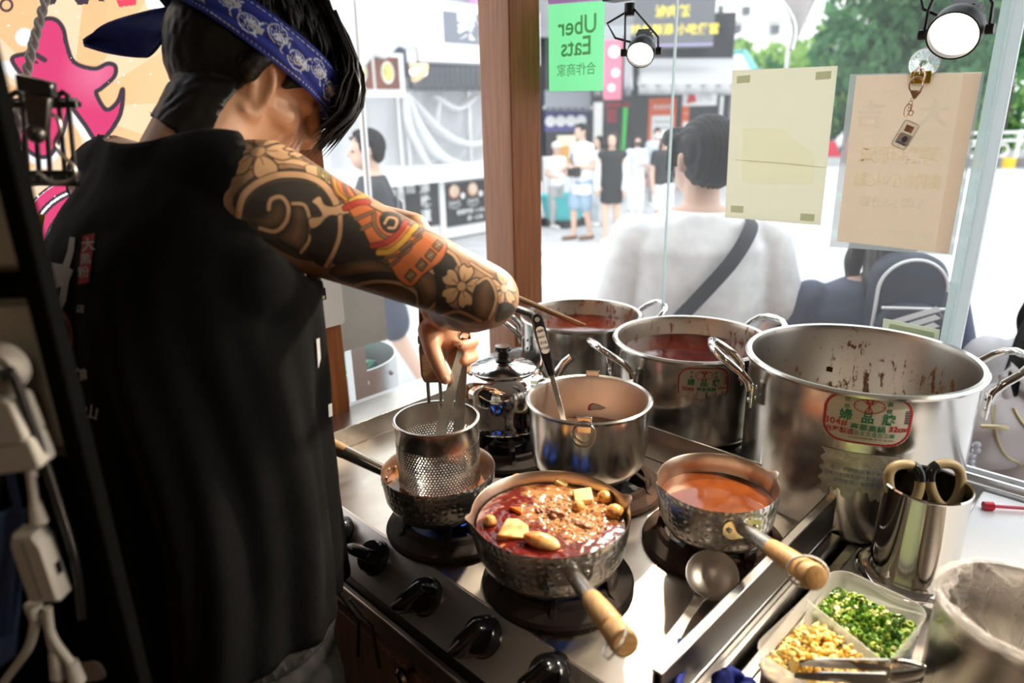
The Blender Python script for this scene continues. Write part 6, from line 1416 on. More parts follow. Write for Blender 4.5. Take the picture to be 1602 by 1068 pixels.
    if hair == 'long':
        limb(h_, [RH @ Vector((0, -.045*H, -.01*H)), RH @ Vector((0, -.062*H, -.07*H)), RH @ Vector((0, -.070*H, -.15*H))], [.040*H, .046*H, .030*H], 14)
        for s in (-1, 1): limb(h_, [RH @ Vector((s*.040*H, .002*H, .02*H)), RH @ Vector((s*.048*H, -.002*H, -.05*H)), RH @ Vector((s*.046*H, .006*H, -.12*H))], [.016*H, .018*H, .010*H], 10)
    elif hair == 'short':
        h_.sphere((0, -.030*H, -.012*H), (.041*H, .034*H, .034*H), 16, 10, RH)
        for i in range(40): 
            a_ = rng.uniform(0, 2*PI); r_ = rng.uniform(.3, 1); p_ = RH @ Vector((.044*H*r_*math.cos(a_), -.008*H+.050*H*r_*math.sin(a_), (.066-.03*r_*r_)*H)); limb(h_, [p_, p_+Vector((0, .012*H, .006*H))], [.009*H, .004*H], 6)
    elif hair == 'bowl':
        h_.sphere((0, -.022*H, -.010*H), (.046*H, .042*H, .040*H), 18, 12, RH)
        for s in (-1, 1): limb(h_, [RH @ Vector((s*.043*H, .018*H, .03*H)), RH @ Vector((s*.050*H, .024*H, -.012*H))], [.014*H, .009*H], 8)
        limb(h_, [RH @ Vector((-.035*H, .040*H, .035*H)), RH @ Vector((.035*H, .040*H, .035*H))], [.018*H, .018*H], 10)
    me_ = fuse(h_, vox*.6, 2); bm_ = bmesh.new(); bm_.from_mesh(me_); iv_ = RH.inverted()
    bmesh.ops.delete(bm_, geom=[v for v in bm_.verts if (lambda p: p.y > .030*H and p.z < .026*H and abs(p.x) < .043*H)(iv_ @ v.co)], context='VERTS'); bm_.to_mesh(me_); bm_.free()
    for v in me_.vertices: v.co += v.normal*(.0014*math.sin((iv_ @ v.co).x/H*760))*(H if vox < .015 else 0)
    link_mesh('hair', me_, hairm or hairP, t)
    if mask: MB().sphere((0, .040*H, -.028*H), (.034*H, .026*H, .028*H), 16, 10, RH).build('face_mask', flat_m(mask), t, smooth=180)
    if cap:
        q = MB().sphere((0, -.006*H, .030*H), (.054*H, .064*H, .050*H), 20, 12, RH); q.v = [p for p in q.v]; o_ = q.build('cap', flat_m(cap), t, smooth=180); MB().prism([(-.045*H, .04*H), (.045*H, .04*H), (.03*H, .105*H), (-.03*H, .105*H)], .028*H, .034*H, RH).build('brim', flat_m(cap), o_)
    if bag:
        x_, y_, z_, m_ = bag; MB().box((x_*H, y_*H, z_*H), (.14*H, .05*H, .085*H)).build('bag', m_, t, bevel=.015)
        MB().tube([(x_*H, y_*H, z_*H+.04*H), (.05*H, .078*H, .70*H), (.075*H, .03*H, .835*H), (.04*H, -.05*H, .80*H), (-.06*H, -.085*H, .66*H), (x_*H-.05*H, y_*H-.02*H, z_*H+.03*H)], .008*H, 6, flat=.4).build('bag_strap', m_, t)
    return t, body, RH
def hgt(px, yt, foot):
    d = (foot-CAM); D = d.dot(FH); return PH(px, yt, D).z-ZG
toC = -FH; L90 = Vector((-C2.x, -C2.y, 0))
def ped(px, yf, yt, heading, **k):
    f_ = PZ(px, yf, ZG); H = hgt(px, yt, f_); return person(k.pop('lab'), f_, H, heading, **k)
bl_bag = flat_m((.02, .02, .022))
ped(909, 374, 192, (L90*.8+toC*.5), lab='man in white shirt and blue shorts with black crossbody bag walking', top=(.84, .85, .88), hem=.10, bottom=('shorts', (.30, .42, .55)), shoes=(.20, .12, .08), stride=.06, arms=('hold', 'fwd'), bag=(-.02, .10, .60, bl_bag), wide=1.1)
t_, b_, R_ = ped(955, 378, 206, (toC*.9+L90*.3), lab='woman with long dark hair in black dress and white cardigan', top=(.012, .012, .014), sleeve=.05, bottom=('skirt', (.012, .012, .014)), hair='long', shoes=(.85, .85, .85), stride=.05, arms=('down', 'down'))
cg = MB(); H_ = 1.5
for s, e_ in ((1, 1.0), (-1, 1.0)): limb(cg, [(s*.150, -.02, 1.20), (s*.195, -.03, .94), (s*.195, .03, .76)], [.065, .062, .055], 12)
cg.loft([[(.175*math.cos(q), .115*math.sin(q)-.02, z) for q in np.linspace(PI*.98, PI*2.02, 14)]+[(.150*math.cos(q), .09*math.sin(q)-.02, z) for q in np.linspace(PI*2.02, PI*.98, 14)] for z in (.62, .9, 1.15)])
me_ = fuse(cg, .02, 3); link_mesh('cardigan', me_, flat_m((.85, .85, .86)), t_)
ped(993, 334, 212, toC, lab='woman in black mask, pale blue blouse and wide white trousers', top=(.66, .72, .84), sleeve=.8, bottom=('wide', (.86, .86, .86)), hair='long', shoes=(.85, .85, .85), arms=('hold', 'fwd'), mask=(.015, .015, .016))
ped(1023, 322, 200, toC, lab='man in white face mask and grey-blue shirt at the back', top=(.58, .62, .70), bottom=('pants', (.3, .3, .34)), mask=(.88, .88, .9), arms=('down', 'down'))
ped(1034, 368, 207, (toC*.95-L90*.2), lab='woman in a cap, black tee and white shorts with black socks', top=(.02, .02, .024), bottom=('shorts', (.86, .86, .85)), hair='long', cap=(.75, .75, .76), socks=(.02, .02, .02), arms=('fwd', 'down'), hairm=mat('brown_hair', (.10, .045, .03), .5))
ped(936, 352, 212, (toC*.6+L90*.8), lab='woman in white half hidden behind the man in shorts', top=(.82, .82, .83), bottom=('wide', (.62, .63, .66)), hair='long', arms=('hold', 'down'))
ped(870, 356, 222, (L90*-.4+toC*.6), lab='person in a white cap and white shirt beside the corner post', top=(.84, .84, .85), bottom=('pants', (.45, .44, .44)), cap=(.85, .80, .80), arms=('fwd', 'fwd'))
ped(1083, 333, 190, (toC*.5+L90*-.8), lab='person in black trousers behind the man in the white T-shirt', top=(.75, .74, .72), bottom=('pants', (.03, .03, .035)), arms=('down', 'down'), hairm=mat('tan_hair', (.35, .20, .13), .6))
# walker in black behind the tattooed arm
t_, b_, R_ = ped(612, 622, 200, (L90*.9-FH*.25), lab='young man in printed black tee and dark shorts walking past the left pane', top=(.035, .036, .042), bottom=('shorts', (.05, .06, .09)), hair='short', shoes=(.02, .02, .025), stride=.13, arms=('swing', 'fwd'), vox=.012, wide=1.05)
H_ = t_.children[0].dimensions.z if False else hgt(612, 200, PZ(612, 622, ZG))
Mb_ = T(.035*H_, -.078*H_, .745*H_) @ Matrix(((-1, 0, 0, 0), (0, 0, -1, 0), (0, 1, 0, 0), (0, 0, 0, 1)))
Mb_ = frame_from((.035*H_, -.098*H_, .765*H_), (1, 0, 0), (0, .08, 1))
text('back_print', 'MARKET', .042*H_, Mb_, whiteb, t_, bold=.03); Mb2 = frame_from((.02*H_, -.096*H_, .70*H_), (1, 0, 0), (0, .02, 1)); MB().prism(rrect(.13*H_, .10*H_, .01), -.001, .001, Mb2 @ T(0, 0, -.002)).build('back_print', mat('grey_tee_print', (.20, .21, .23), .8), t_); text('back_print', '下田', .045*H_, Mb2 @ T(0, .02*H_, 0), whiteb, t_, bold=.02); text('back_print', '吃飽', .045*H_, Mb2 @ T(0, -.025*H_, 0), whiteb, t_, bold=.02)
# man in the white T-shirt close behind the glass
fw = Vector((-1.07, 1.90, ZG)); hw_ = Vector((-.62, .78, 0))
t_, b_, R_ = person('man in a plain white T-shirt with a black crossbody strap just outside the glass', fw, 1.765, hw_, top=(.95, .95, .96), sleeve=.80, hair='bowl', bottom=('pants', (.05, .05, .06)), arms=('fwd', 'fwd'), wide=1.16, vox=.010, lean=.0, hturn=.5)
stp = mat('dark_webbing', (.022, .024, .032), .6)
P_ = [(.085, .02, .838), (.075, -.052, .822), (.045, -.080, .775), (.0, -.088, .72), (-.05, -.085, .66), (-.095, -.070, .60), (-.115, -.01, .56)]
q = MB().tube([tuple(Vector(p)*1.765) for p in smooth_path(P_, 5)], .022, 8, flat=.14, up=(0, 1, 0)); q.build('strap', stp, t_, smooth=60)
# woman with the dark backpack
fb_ = Vector((-.63, 2.20, ZG)); hb_ = Vector((-.55, .83, 0)); Hb = 1.52
t_, b_, R_ = person('woman in a navy top with long dark hair seen behind the peach sheet', fb_, Hb, hb_, top=(.055, .065, .11), sleeve=.95, hair='long', bottom=('pants', (.03, .03, .04)), arms=('fwd', 'fwd'), wide=1.28, vox=.011, hairm=mat('black_brown_hair', (.03, .02, .018), .4))
hbn = hb_.normalized(); hbr = Vector((hbn.y, -hbn.x, 0))
bk = thing('black_backpack', 'dark navy backpack with three white stripes and white piping on the woman in navy', 'backpack'); bkm = mat('navy_nylon', (.030, .036, .058), .6, var=.2, scale=30)
bo_ = Vector((fb_.x, fb_.y, 0))-hbn*.165+hbr*.020; zb0, zb1 = .78, 1.02
Mk = frame_from((bo_.x, bo_.y, (zb0+zb1)/2), hbr, Z3)      # x to the wearer's right, y up, z back towards the glass
h2 = (zb1-zb0)/2
def bpk(w_, h_, d_, y0): return [[(x*s_, y*s_+y0, z) for x, y in rrect(w_, h_, w_*.38, 8)] for z, s_ in ((-d_, .90), (-d_*.6, .99), (d_*.5, 1), (d_*.9, .93), (d_, .82))]
MB().loft(bpk(.185, .29, .05, 0), Mk).build('sack', bkm, bk, smooth=50); pk_ = MB().loft(bpk(.17, .15, .028, -.055), Mk @ T(0, 0, .060)).build('front_pocket', bkm, bk, smooth=50)
wp = mat('white_piping', (.82, .84, .86), .5)
MB().tube([(.086*math.cos(a_), .05+.085*math.sin(a_), .046) for a_ in np.linspace(0, PI, 21)]+[(-.088, -.12, .046)], .005, 8, Mk).build('piping', wp, bk); MB().tube([(-.082, .012, .084), (.082, .012, .084)], .004, 8, Mk).build('zip', wp, bk)
for k in range(3): MB().prism([(-.105+.0, -.120+.030*k), (.03+.0, -.048+.030*k), (.055, -.052+.030*k-.002), (-.105, -.138+.030*k)] if False else [(-.072, -.078+.025*k), (.050, -.024+.022*k), (.066, -.034+.022*k), (-.072, -.093+.025*k)], .0875, .0892, Mk).build('stripe', wp, pk_)
for a_ in (-.75, 0, .75): MB().prism([(.02+.024*(.5*math.sin(a_)+.42*math.cos(t)*math.cos(a_)*.6+.5*math.sin(t)*math.sin(a_)), -.112+.020*(.5*math.cos(a_)-.42*math.cos(t)*math.sin(a_)*.6+.5*math.sin(t)*math.cos(a_))) for t in np.linspace(0, 2*PI, 17)[:-1]], .0875, .0892, Mk).build('leaf_logo', wp, pk_)
MB().tube([(-.05, .16, .02), (-.04, .195, .0), (.04, .195, .0), (.05, .16, .02)], .010, 8, Mk, flat=.5).build('top_loop', bkm, bk)
for s in (-1, 1): MB().tube([(s*.08, .15, -.04), (s*.10, .20, -.09), (s*.12, .17, -.20)], .018, 8, Mk, flat=.3).build('shoulder_strap', bkm, bk)
# person with the pale grey backpack at the open window
fg = Vector((-.175, 2.14, ZG)); hg = Vector((-.25, .95, 0))
t_, b_, R_ = person('person with long black hair carrying the pale grey backpack at the open window', fg, 1.42, hg, top=(.55, .55, .57), sleeve=.9, hair='long', bottom=('pants', (.1, .1, .12)), arms=('fwd', 'fwd'), vox=.012)
_ih = t_.matrix_basis.inverted()
for dx in (0, 10, 22, 34): MB().tube([tuple(_ih @ PD(x+dx, y, 1.72+.002*dx)) for x, y in ((1640, 470), (1606, 530), (1584, 585), (1578, 640), (1592, 690))], [.030, .026, .020, .014, .004], 10, flat=.6).build('hair_lock', hairP, t_)
g_ = thing('grey_backpack', 'pale grey leather backpack with gold zips at the open window', 'backpack'); gm = mat('grey_leather', (.52, .49, .49), .45, var=.08, scale=12, bump=.15, bscale=14); gold = mat('gold_zip', (.50, .42, .24), .4, .6)
gc = PD(1572, 668, 1.78); Mg = frame_from(gc, C2, (Z3-FH*.12))
def gb(u, v):
    a_ = u*2*PI; ph = (v-.5)*PI; w_ = math.cos(ph)**.55 if abs(v-.5) < .499 else 0
    n_ = _nz.noise(Vector((math.cos(a_)*1.6, math.sin(a_)*1.6, v*3)))
    return (.135*w_*math.copysign(abs(math.cos(a_))**.75, math.cos(a_))*(1+.10*n_)*(1-.18*max(0, v-.5)), -.13+.26*v+.006*n_, .075*w_*math.copysign(abs(math.sin(a_))**.75, math.sin(a_))*(1+.14*n_))
MB().grid(gb, 65, 40, Mg).build('sack', gm, g_, smooth=180, weld=True)
for u0, u1 in ((.40, .22), (.30, .14)):
    MB().tube([tuple(Vector(gb(u0+(u1-u0)*t, .84-.66*t))*1.015+Vector((.006*math.sin(t*6), 0, .001))) for t in np.linspace(0, 1, 16)], .0034, 8, Mg).build('zip', gold, g_)
MB().tube([(-.04, .105, .03), (-.065, .165, .02), (-.045, .185, .01), (-.02, .16, .03), (.02, .10, .05)], .012, 8, Mg, flat=.3).build('strap', gm, g_); MB().tube([(.02, .09, .06), (.06, .15, .05), (.10, .21, .03)], .016, 8, Mg, flat=.3).build('strap', gm, g_)
MB().tube([(.045+.018*math.cos(t), .15+.020*math.sin(t), .062) for t in np.linspace(0, 2*PI, 17)[:-1]], .0028, 8, Mg, closed=True).build('buckle', mat('rose_gold', (.75, .5, .4), .25, 1), g_)
ch_ = MB()
for k in range(5): ch_.sphere((-.115+.004*math.sin(k*2), -.005-.017*k, .070), (.012, .010, .007), 10, 6, Mg)
ch_.build('charm', mat('clear_charm', (.75, .78, .85), .1, trans=.5), g_, smooth=180); MB().tube([(-.12, .05, .07), (-.095, .055, .08), (-.06, .05, .08)], .006, 8, Mg).build('clasp', gold, g_)
# ------------------------------------------------------------------ banner and the clutter at the left
XB = -1.30
def BX(pts): return [(p.y, p.z) for p in (PX(x, y, XB) for x, y in pts)]
bn = thing('shop_banner', 'peach hanging banner with a big pink brush character, behind the cook', 'banner')
Mbn = Matrix(((0, 0, 1, XB), (1, 0, 0, 0), (0, 1, 0, 0), (0, 0, 0, 1)))     # local x = world y, local y = world z
yl_, yh_, zl_, zh_ = PX(-90, 0, XB).y, PX(243, 0, XB).y, 1.12, 1.75
NU, NV = 270, 430
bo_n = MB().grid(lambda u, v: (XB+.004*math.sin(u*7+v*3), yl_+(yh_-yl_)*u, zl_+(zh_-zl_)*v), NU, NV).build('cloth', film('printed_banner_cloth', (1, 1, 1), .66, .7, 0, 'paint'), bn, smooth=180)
vv_ = co_of(bo_n.data).astype(np.float64)-np.array(CAM); dz_ = vv_@np.array(CF); Xa = CX+FPX*(vv_@np.array(CR))/dz_; Ya = CY-FPX*(vv_@np.array(CU))/dz_; n_ = len(Xa)
OUTL, PINK, WHB = np.array((.07, .05, .065)), np.array((.74, .065, .19)), np.array((.97, .95, .98))
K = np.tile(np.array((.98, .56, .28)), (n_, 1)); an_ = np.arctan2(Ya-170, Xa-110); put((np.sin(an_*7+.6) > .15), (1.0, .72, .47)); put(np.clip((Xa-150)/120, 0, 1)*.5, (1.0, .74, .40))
big_ = [(62, 34), (84, 30), (98, 44), (104, 70), (116, 98), (148, 108), (168, 100), (180, 104), (178, 120), (158, 138), (150, 146), (166, 172), (184, 160), (192, 140), (188, 178), (168, 210), (150, 218), (134, 196), (112, 168), (106, 176), (98, 206), (80, 240), (60, 244), (36, 228), (22, 204), (20, 180), (34, 168), (56, 160), (74, 136), (54, 124), (36, 118), (20, 96), (24, 88), (44, 82), (50, 60)]
Q_ = smooth_path(big_, 4, True); d_ = seg_d(Q_); in_ = inside(Q_)
put(edge(np.hypot(Xa-38, Ya-58), 14, 3), WHB); put(edge(seg_d([(8, 104), (40, 124), (62, 140)]), 9, 4), WHB); put(edge(seg_d([(20, 200), (40, 240), (70, 254), (92, 230)]), 9, 4), WHB); put(edge(seg_d([(112, 176), (130, 200), (150, 226)]), 9, 4), WHB)
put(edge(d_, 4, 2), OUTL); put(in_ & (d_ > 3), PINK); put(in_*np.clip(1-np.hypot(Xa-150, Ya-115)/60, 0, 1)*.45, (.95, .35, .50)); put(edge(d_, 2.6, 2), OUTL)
for P_, w_ in (([(54, 84), (70, 94)], 4), ([(44, 92), (58, 98)], 2), ([(24, 198), (52, 190)], 1.6), ([(24, 208), (48, 202)], 1.6), ([(30, 188), (60, 180)], 1.2), ([(60, 160), (76, 170), (66, 186)], 3)): put(edge(seg_d(P_), w_, 2), OUTL)
rr_ = np.hypot(Xa-140, Ya-388); az_ = (Xa < 136) & (Ya < 388) & (rr_ < 116) & (rr_ > 44); put(az_, WHB)
for r0, r1 in ((98, 112), (72, 86), (48, 58)): put(az_ & (rr_ > r0) & (rr_ < r1), PINK)
for r_ in (115, 96, 88, 70, 60, 46): put(az_ & (np.abs(rr_-r_) < 2), OUTL)
put(inside([(182, 0), (214, -2), (212, 8), (186, 11)]), (.85, .08, .14)); put(inside([(224, -10), (250, -10), (247, 20), (230, 12)]), WHB)
for P_ in ([(76, -4), (90, -4), (86, 6), (78, 8)], [(116, 0), (140, -4), (138, 6), (122, 8)], [(150, 0), (160, -3), (164, 3)]): put(inside(P_), OUTL)
put(edge(np.abs(np.hypot(Xa-10, Ya-8)-9), 2, 1.5), OUTL)
for i in range(60):
    x_, y_ = random.uniform(-60, 240), random.uniform(10, 330); put((~in_) & (np.hypot((Xa-x_)/.7, Ya-y_) < random.uniform(.8, 2.4)), WHB)
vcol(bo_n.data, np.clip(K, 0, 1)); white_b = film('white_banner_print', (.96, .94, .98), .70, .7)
MB().box((XB, (yl_+yh_)/2, 1.76), (.02, yh_-yl_+.04, .02)).build('rod', alu, bn)
# wall below and beside the banner
struct('wall_1', MB().box((-1.20, -.60, .30), (.06, 2.1, 1.30)), dark_wall); struct('wall_2', MB().box((-1.34, -.80, 1.55), (.06, 1.75, 1.25)), dark_wall)
# rope
rope_m = mat('white_rope', (.72, .71, .70), .8)
rp_ = MB(); P0, P1, P2 = PD(76, -20, .95), PD(44, 100, .92), PD(22, 225, .90)
Q = [P0.lerp(P1, t) for t in np.linspace(0, 1, 40)]+[P1.lerp(P2, t) for t in np.linspace(.02, 1, 40)]
for s in (0, PI): rp_.tube([tuple(q_+CR*(.0032*math.cos(i*.55+s))+CF*(.0032*math.sin(i*.55+s))) for i, q_ in enumerate(Q)], .0034, 7)
tag(rp_.build('white_rope', rope_m, smooth=180), 'twisted white rope hanging in front of the banner', 'rope')
# wire basket
bk_ = thing('wire_basket', 'black wire basket hanging in front of the pink banner', 'basket')
D_ = .66
def W(x, y, dz=0): return PH(x, y, D_+dz)
def wire(name, P, r=.0022, m=blackm): return MB().tube([tuple(p) for p in P], r, 8).build(name, m, bk_, smooth=60)
wire('rim', [W(-60, 160), W(8, 164), W(122, 163)], .0034); wire('rim', [W(-60, 150, .10), W(12, 158, .10), W(118, 157, .10)], .0028); wire('rim', [W(122, 163), W(118, 157, .10)], .003)
for x0, x1 in ((14, 30), (36, 44), (54, 62), (72, 79), (92, 103), (107, 119)): wire('upright', [W(x0, 160), W(x1, 284)])
for x0, x1 in ((14, 36), (88, 108)): wire('loop', [W(x0, 164), W(x0+2, 150), W((x0+x1)/2, 144), W(x1-2, 150), W(x1, 164)], .0026)
for k in range(7):
    y0 = 272+3*k; wire('bottom_wire', [W(24+k, y0, .012*k), W(60, y0-2+2*math.sin(k*2), .012*k), W(124, y0-2+(k % 3), .012*k)], .0024)
cp = thing('clip', 'black spring clip with a steel jaw on the wire basket rim', 'clip'); Mc = frame_from(PH(62, 172, .63), (C2-Z3*.25), (Z3+C2*.18))
MB().prism([(-.016, .012), (.014, .012), (.0125, .026), (-.018, .026)], -.004, .006, Mc).build('wing', blackp, cp, bevel=.002)
MB().prism([(-.0115, .013), (.0105, .013), (.008, -.022), (-.007, -.022)], -.003, .005, Mc).build('jaw', mat('gunmetal', (.10, .09, .085), .35, .9), cp, bevel=.002); MB().sphere((0, -.020, .005), (.0085, .0085, .007), 14, 10, Mc).build('spring_pin', mat('gunmetal', (.1, .09, .085), .35, .9), cp)
hk = [(80, 178), (90, 186), (94, 204), (86, 224), (96, 242), (112, 256), (118, 272), (110, 283), (94, 286), (76, 282), (64, 272), (58, 270)]
tag(MB().tube([tuple(PH(x, y, .635)) for x, y in smooth_path(hk, 5)], .0017, 8).build('steel_hook', mat('hook_steel', (.45, .42, .38), .3, 1), smooth=60), 'bent steel S-hook hanging beside the black clip', 'hook')
# electrical rack with plugs
D1 = .46
rk = thing('electrical_rack', 'dark rack with worn cream panels and a power socket at the left edge', 'rack')
def rect(name, x0, y0, x1, y1, D, th, m, parent, bev=.002):
    a_, b_ = PH(x0, y1, D), PH(x1, y0, D); c_ = (a_+b_)/2; w_ = abs((b_-a_).dot(C2)); h_ = abs(b_.z-a_.z); return MB().add(*_bx(w_, h_, th), frame_from(c_+FH*th/2, C2, Z3)).build(name, m, parent, smooth=0, bevel=bev)
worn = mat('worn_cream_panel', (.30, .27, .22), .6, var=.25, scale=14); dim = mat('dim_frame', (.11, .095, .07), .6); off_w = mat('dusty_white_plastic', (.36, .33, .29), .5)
def vline(x, y, D, y2): # same vertical line lower down
    p = PH(x, y, D); return p
pt_ = PH(76, 500, D1)
MB().box((pt_.x, pt_.y, .80), (.014, .016, 1.70), rz=math.radians(45)).build('post', mat('dull_black', (.004, .004, .004), .9, spec=0.0), rk, bevel=.002)
def prect(name, x_r, y0, y1, wl, D, th, m, parent=rk):
    """panel whose right edge passes px x_r at y0, wl metres wide to the left"""
    p, q = PH(x_r, y0, D), PH(x_r, y1, D); c_ = Vector((p.x, p.y, (p.z+q.z)/2))-C2*wl/2; return MB().add(*_bx(wl, abs(p.z-q.z), th), frame_from(c_+FH*th/2, C2, Z3)).build(name, m, parent, smooth=0, bevel=.002)
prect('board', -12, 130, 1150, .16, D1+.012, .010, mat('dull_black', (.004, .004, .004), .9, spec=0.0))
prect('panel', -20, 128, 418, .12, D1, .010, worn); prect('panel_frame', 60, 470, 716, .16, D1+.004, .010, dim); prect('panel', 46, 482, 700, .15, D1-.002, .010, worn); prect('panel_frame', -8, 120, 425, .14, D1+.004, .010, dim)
sk = thing('plug', 'round white plug with a black cable on the cream panel', 'plug'); c_ = PH(10, 572, D1-.012)
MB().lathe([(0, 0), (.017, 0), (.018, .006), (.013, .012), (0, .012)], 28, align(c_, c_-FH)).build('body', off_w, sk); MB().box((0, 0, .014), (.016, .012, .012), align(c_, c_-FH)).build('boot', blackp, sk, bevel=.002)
cb = [PH(x, y, D1-.03+.02*t) for t, (x, y) in zip(np.linspace(0, 1, 30), smooth_path([(14, 578), (26, 600), (44, 650), (66, 710), (92, 790), (118, 880), (130, 980)], 5))]
MB().tube([tuple(p) for p in cb], .0034, 8).build('cable', blackp, sk, smooth=60)
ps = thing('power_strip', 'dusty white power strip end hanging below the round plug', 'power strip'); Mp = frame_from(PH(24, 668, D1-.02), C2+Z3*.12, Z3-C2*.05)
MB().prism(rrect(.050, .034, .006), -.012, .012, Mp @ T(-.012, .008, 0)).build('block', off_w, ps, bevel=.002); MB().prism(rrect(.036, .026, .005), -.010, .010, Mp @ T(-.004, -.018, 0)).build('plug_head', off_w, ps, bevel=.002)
for k in range(3): MB().box((-.026+.012*k, .010, .013), (.002, .010, .001), Mp).build('socket_slot', blackp, ps)
ad = thing('inline_adapter', 'dusty white inline cable adapter hanging on its cords', 'adapter'); ca_ = PH(63, 880, D1-.02); Ma = frame_from(ca_, C2+Z3*.04, Z3-C2*.06)
MB().loft([[(x*s_, y*(1-(1-s_)*.4), z) for x, y in ((-.0125, -.029), (-.010, -.031), (.010, -.031), (.0125, -.029), (.0125, .020), (.008, .030), (-.008, .030), (-.0125, .020))] for z, s_ in ((-.009, .8), (-.006, 1), (.006, 1), (.009, .8))], Ma).build('case', off_w, ad, smooth=40)
MB().box((0, 0, .0092), (.0012, .05, .001), Ma).build('seam', dim, ad); MB().box((.0128, -.005, 0), (.0006, .010, .006), Ma).build('mark', blackp, ad)
def cord(pts, r=.0034, D=D1-.02, rings=None):
    P = [PH(x, y, D) for x, y in smooth_path(pts, 6)]; MB().tube([tuple(p) for p in P], r, 10).build('cord', off_w, ad, smooth=60)
    for (x, y) in rings or ():
        pass
def relief(pa, pb, r0, r1, D=D1-.02):
    a_, b_ = PH(*pa, D), PH(*pb, D); L_ = (b_-a_).length; pr = [(0, 0)]
    for k in range(7): pr += [(r0+(r1-r0)*k/6, L_*k/7), (r0+(r1-r0)*k/6, L_*(k+.55)/7), ((r0+(r1-r0)*k/6)*.8, L_*(k+.6)/7)]
    pr.append((0, L_)); MB().lathe(pr, 14, align(a_, b_)).build('strain_relief', off_w, ad, smooth=30)
cord([(44, 706), (50, 750), (58, 818)]); relief((44, 706), (52, 745), .0062, .0045); relief((55, 785), (62, 818), .0042, .0062); relief((52, 945), (56, 968), .0062, .0045)
cord([(56, 960), (46, 1010), (12, 1060), (-10, 1090)]); cord([(68, 955), (84, 1000), (112, 1040), (120, 1070)]); cord([(74, 950), (80, 1000), (92, 1040), (96, 1090)])
relief((112, 1035), (122, 1068), .0045, .0065); relief((86, 1020), (94, 1060), .0045, .0065)
pg = thing('plug', 'grey plug lying at the foot of the cables by the cook', 'plug'); Mq = frame_from(PH(146, 1040, D1+.02), C2+Z3*.2, Z3-C2*.3); MB().prism(rrect(.030, .022, .008), -.009, .009, Mq).build('body', mat('grey_plug', (.28, .26, .23), .5), pg, bevel=.002); MB().tube([tuple(Mq @ Vector(p)) for p in ((-.014, 0, 0), (-.03, .012, 0), (-.035, .035, 0))], .0035, 8).build('cord', mat('grey_plug', (.28, .26, .23), .5), pg)
bb = thing('blue_bag', 'dark blue cloth bag hanging on the rack behind the cables', 'bag'); MB().grid(lambda u, v: tuple(PH(-60+108*u*(1-.25*v), 790+240*v, D1+.006)-FH*(.02*math.sin(u*PI)*(.6+.4*v)+.004*math.sin(u*14+v*3))), 24, 20).build('bag', mat('dark_blue_cloth', (.008, .018, .055), .8), bb, smooth=180, solid=.002)
MB().tube([tuple(PH(x, y, D1+.004)) for x, y in ((-10, 800), (0, 740), (14, 735), (28, 795))], .003, 8).build('strap', mat('dark_blue_cloth', (.008, .018, .055), .8), bb)
# packets hanging behind the cook
yp = mat('yellow_foil', (.80, .52, .03), .25, .2, bump=.4, bscale=60); rp2 = mat('red_foil', (.45, .03, .03), .3)
for (x0, y0, x1, y1), lb in (((42, 335, 66, 452), 'yellow striped snack packet hanging below the banner'), ((30, 418, 46, 470), 'smaller yellow packet behind the rack edge')):
    pk2 = thing('snack_packet', lb, 'packet'); a_, b_ = PH(x0, y1, .90), PH(x1, y0, .90); c_ = (a_+b_)/2; w_, h_ = abs((b_-a_).dot(C2)), abs(b_.z-a_.z); Mz = frame_from(c_, C2, Z3)
    MB().grid(lambda u, v: ((u-.5)*w_+.006*math.sin(v*7), (v-.5)*h_, .010*math.sin(u*PI)*math.sin(v*PI)), 12, 20, Mz).build('bag', yp, pk2, smooth=180, solid=.001)
    for k in range(6): MB().box((.006*math.sin((.12+.14*k)*7), (-.38+.14*k)*h_, .011), (w_*.7, h_*.035, .001), Mz).build('stripe', whiteb if k > 2 else rp2, pk2)
cd2 = thing('paper_notice', 'paper notice with red drawing below the banner', 'notice'); a_, b_ = PX(52, 440, XB+.03), PX(96, 372, XB+.03); c_ = (a_+b_)/2; Mz = frame_from(c_, (0, 1, 0), Z3); w_, h_ = abs(b_.y-a_.y), abs(b_.z-a_.z); MB().add(*_bx(w_*1.3, h_, .002), Mz).build('sheet', film('cream_paper', (.85, .72, .52), .4, .7), cd2, smooth=0)
for k in range(5): MB().tube([(w_*.12*math.cos(t)+w_*.05, h_*(.3-.15*k)+h_*.05*math.sin(t), .0015) for t in np.linspace(0, 2*PI, 13)[:-1]], .0008, 5, Mz, closed=True).build('red_drawing', rp2, cd2)
fs = thing('printed_pouch', 'black pouch with white slanted bars hanging behind the cook', 'packet'); 
def FP(u, v): return PH(98+66*v+(u-.5)*26, 735+240*v, .70)
MB().grid(lambda u, v: tuple(FP(u, v)-FH*.01*math.sin(u*PI)), 8, 20).build('pouch', blackp, fs, smooth=180, solid=.002)
for k in range(4): MB().add([tuple(FP(u, v)-FH*.0125) for u, v in ((.35, .06+.11*k), (.75, .02+.11*k), (.85, .03+.11*k), (.45, .075+.11*k))], [(0, 1, 2, 3)]).build('bar', whiteb, fs, smooth=0)
MB().add([tuple(FP(u, v)-FH*.0125) for u, v in ((.3, .56), (.6, .54), (.85, .72), (.55, .76))], [(0, 1, 2, 3)]).build('silver_patch', alu, fs, smooth=0); MB().add([tuple(FP(u, v)-FH*.0125) for u, v in ((.35, .92), (.6, .90), (.7, .99), (.5, 1.0))], [(0, 1, 2, 3)]).build('red_patch', rp2, fs, smooth=0)
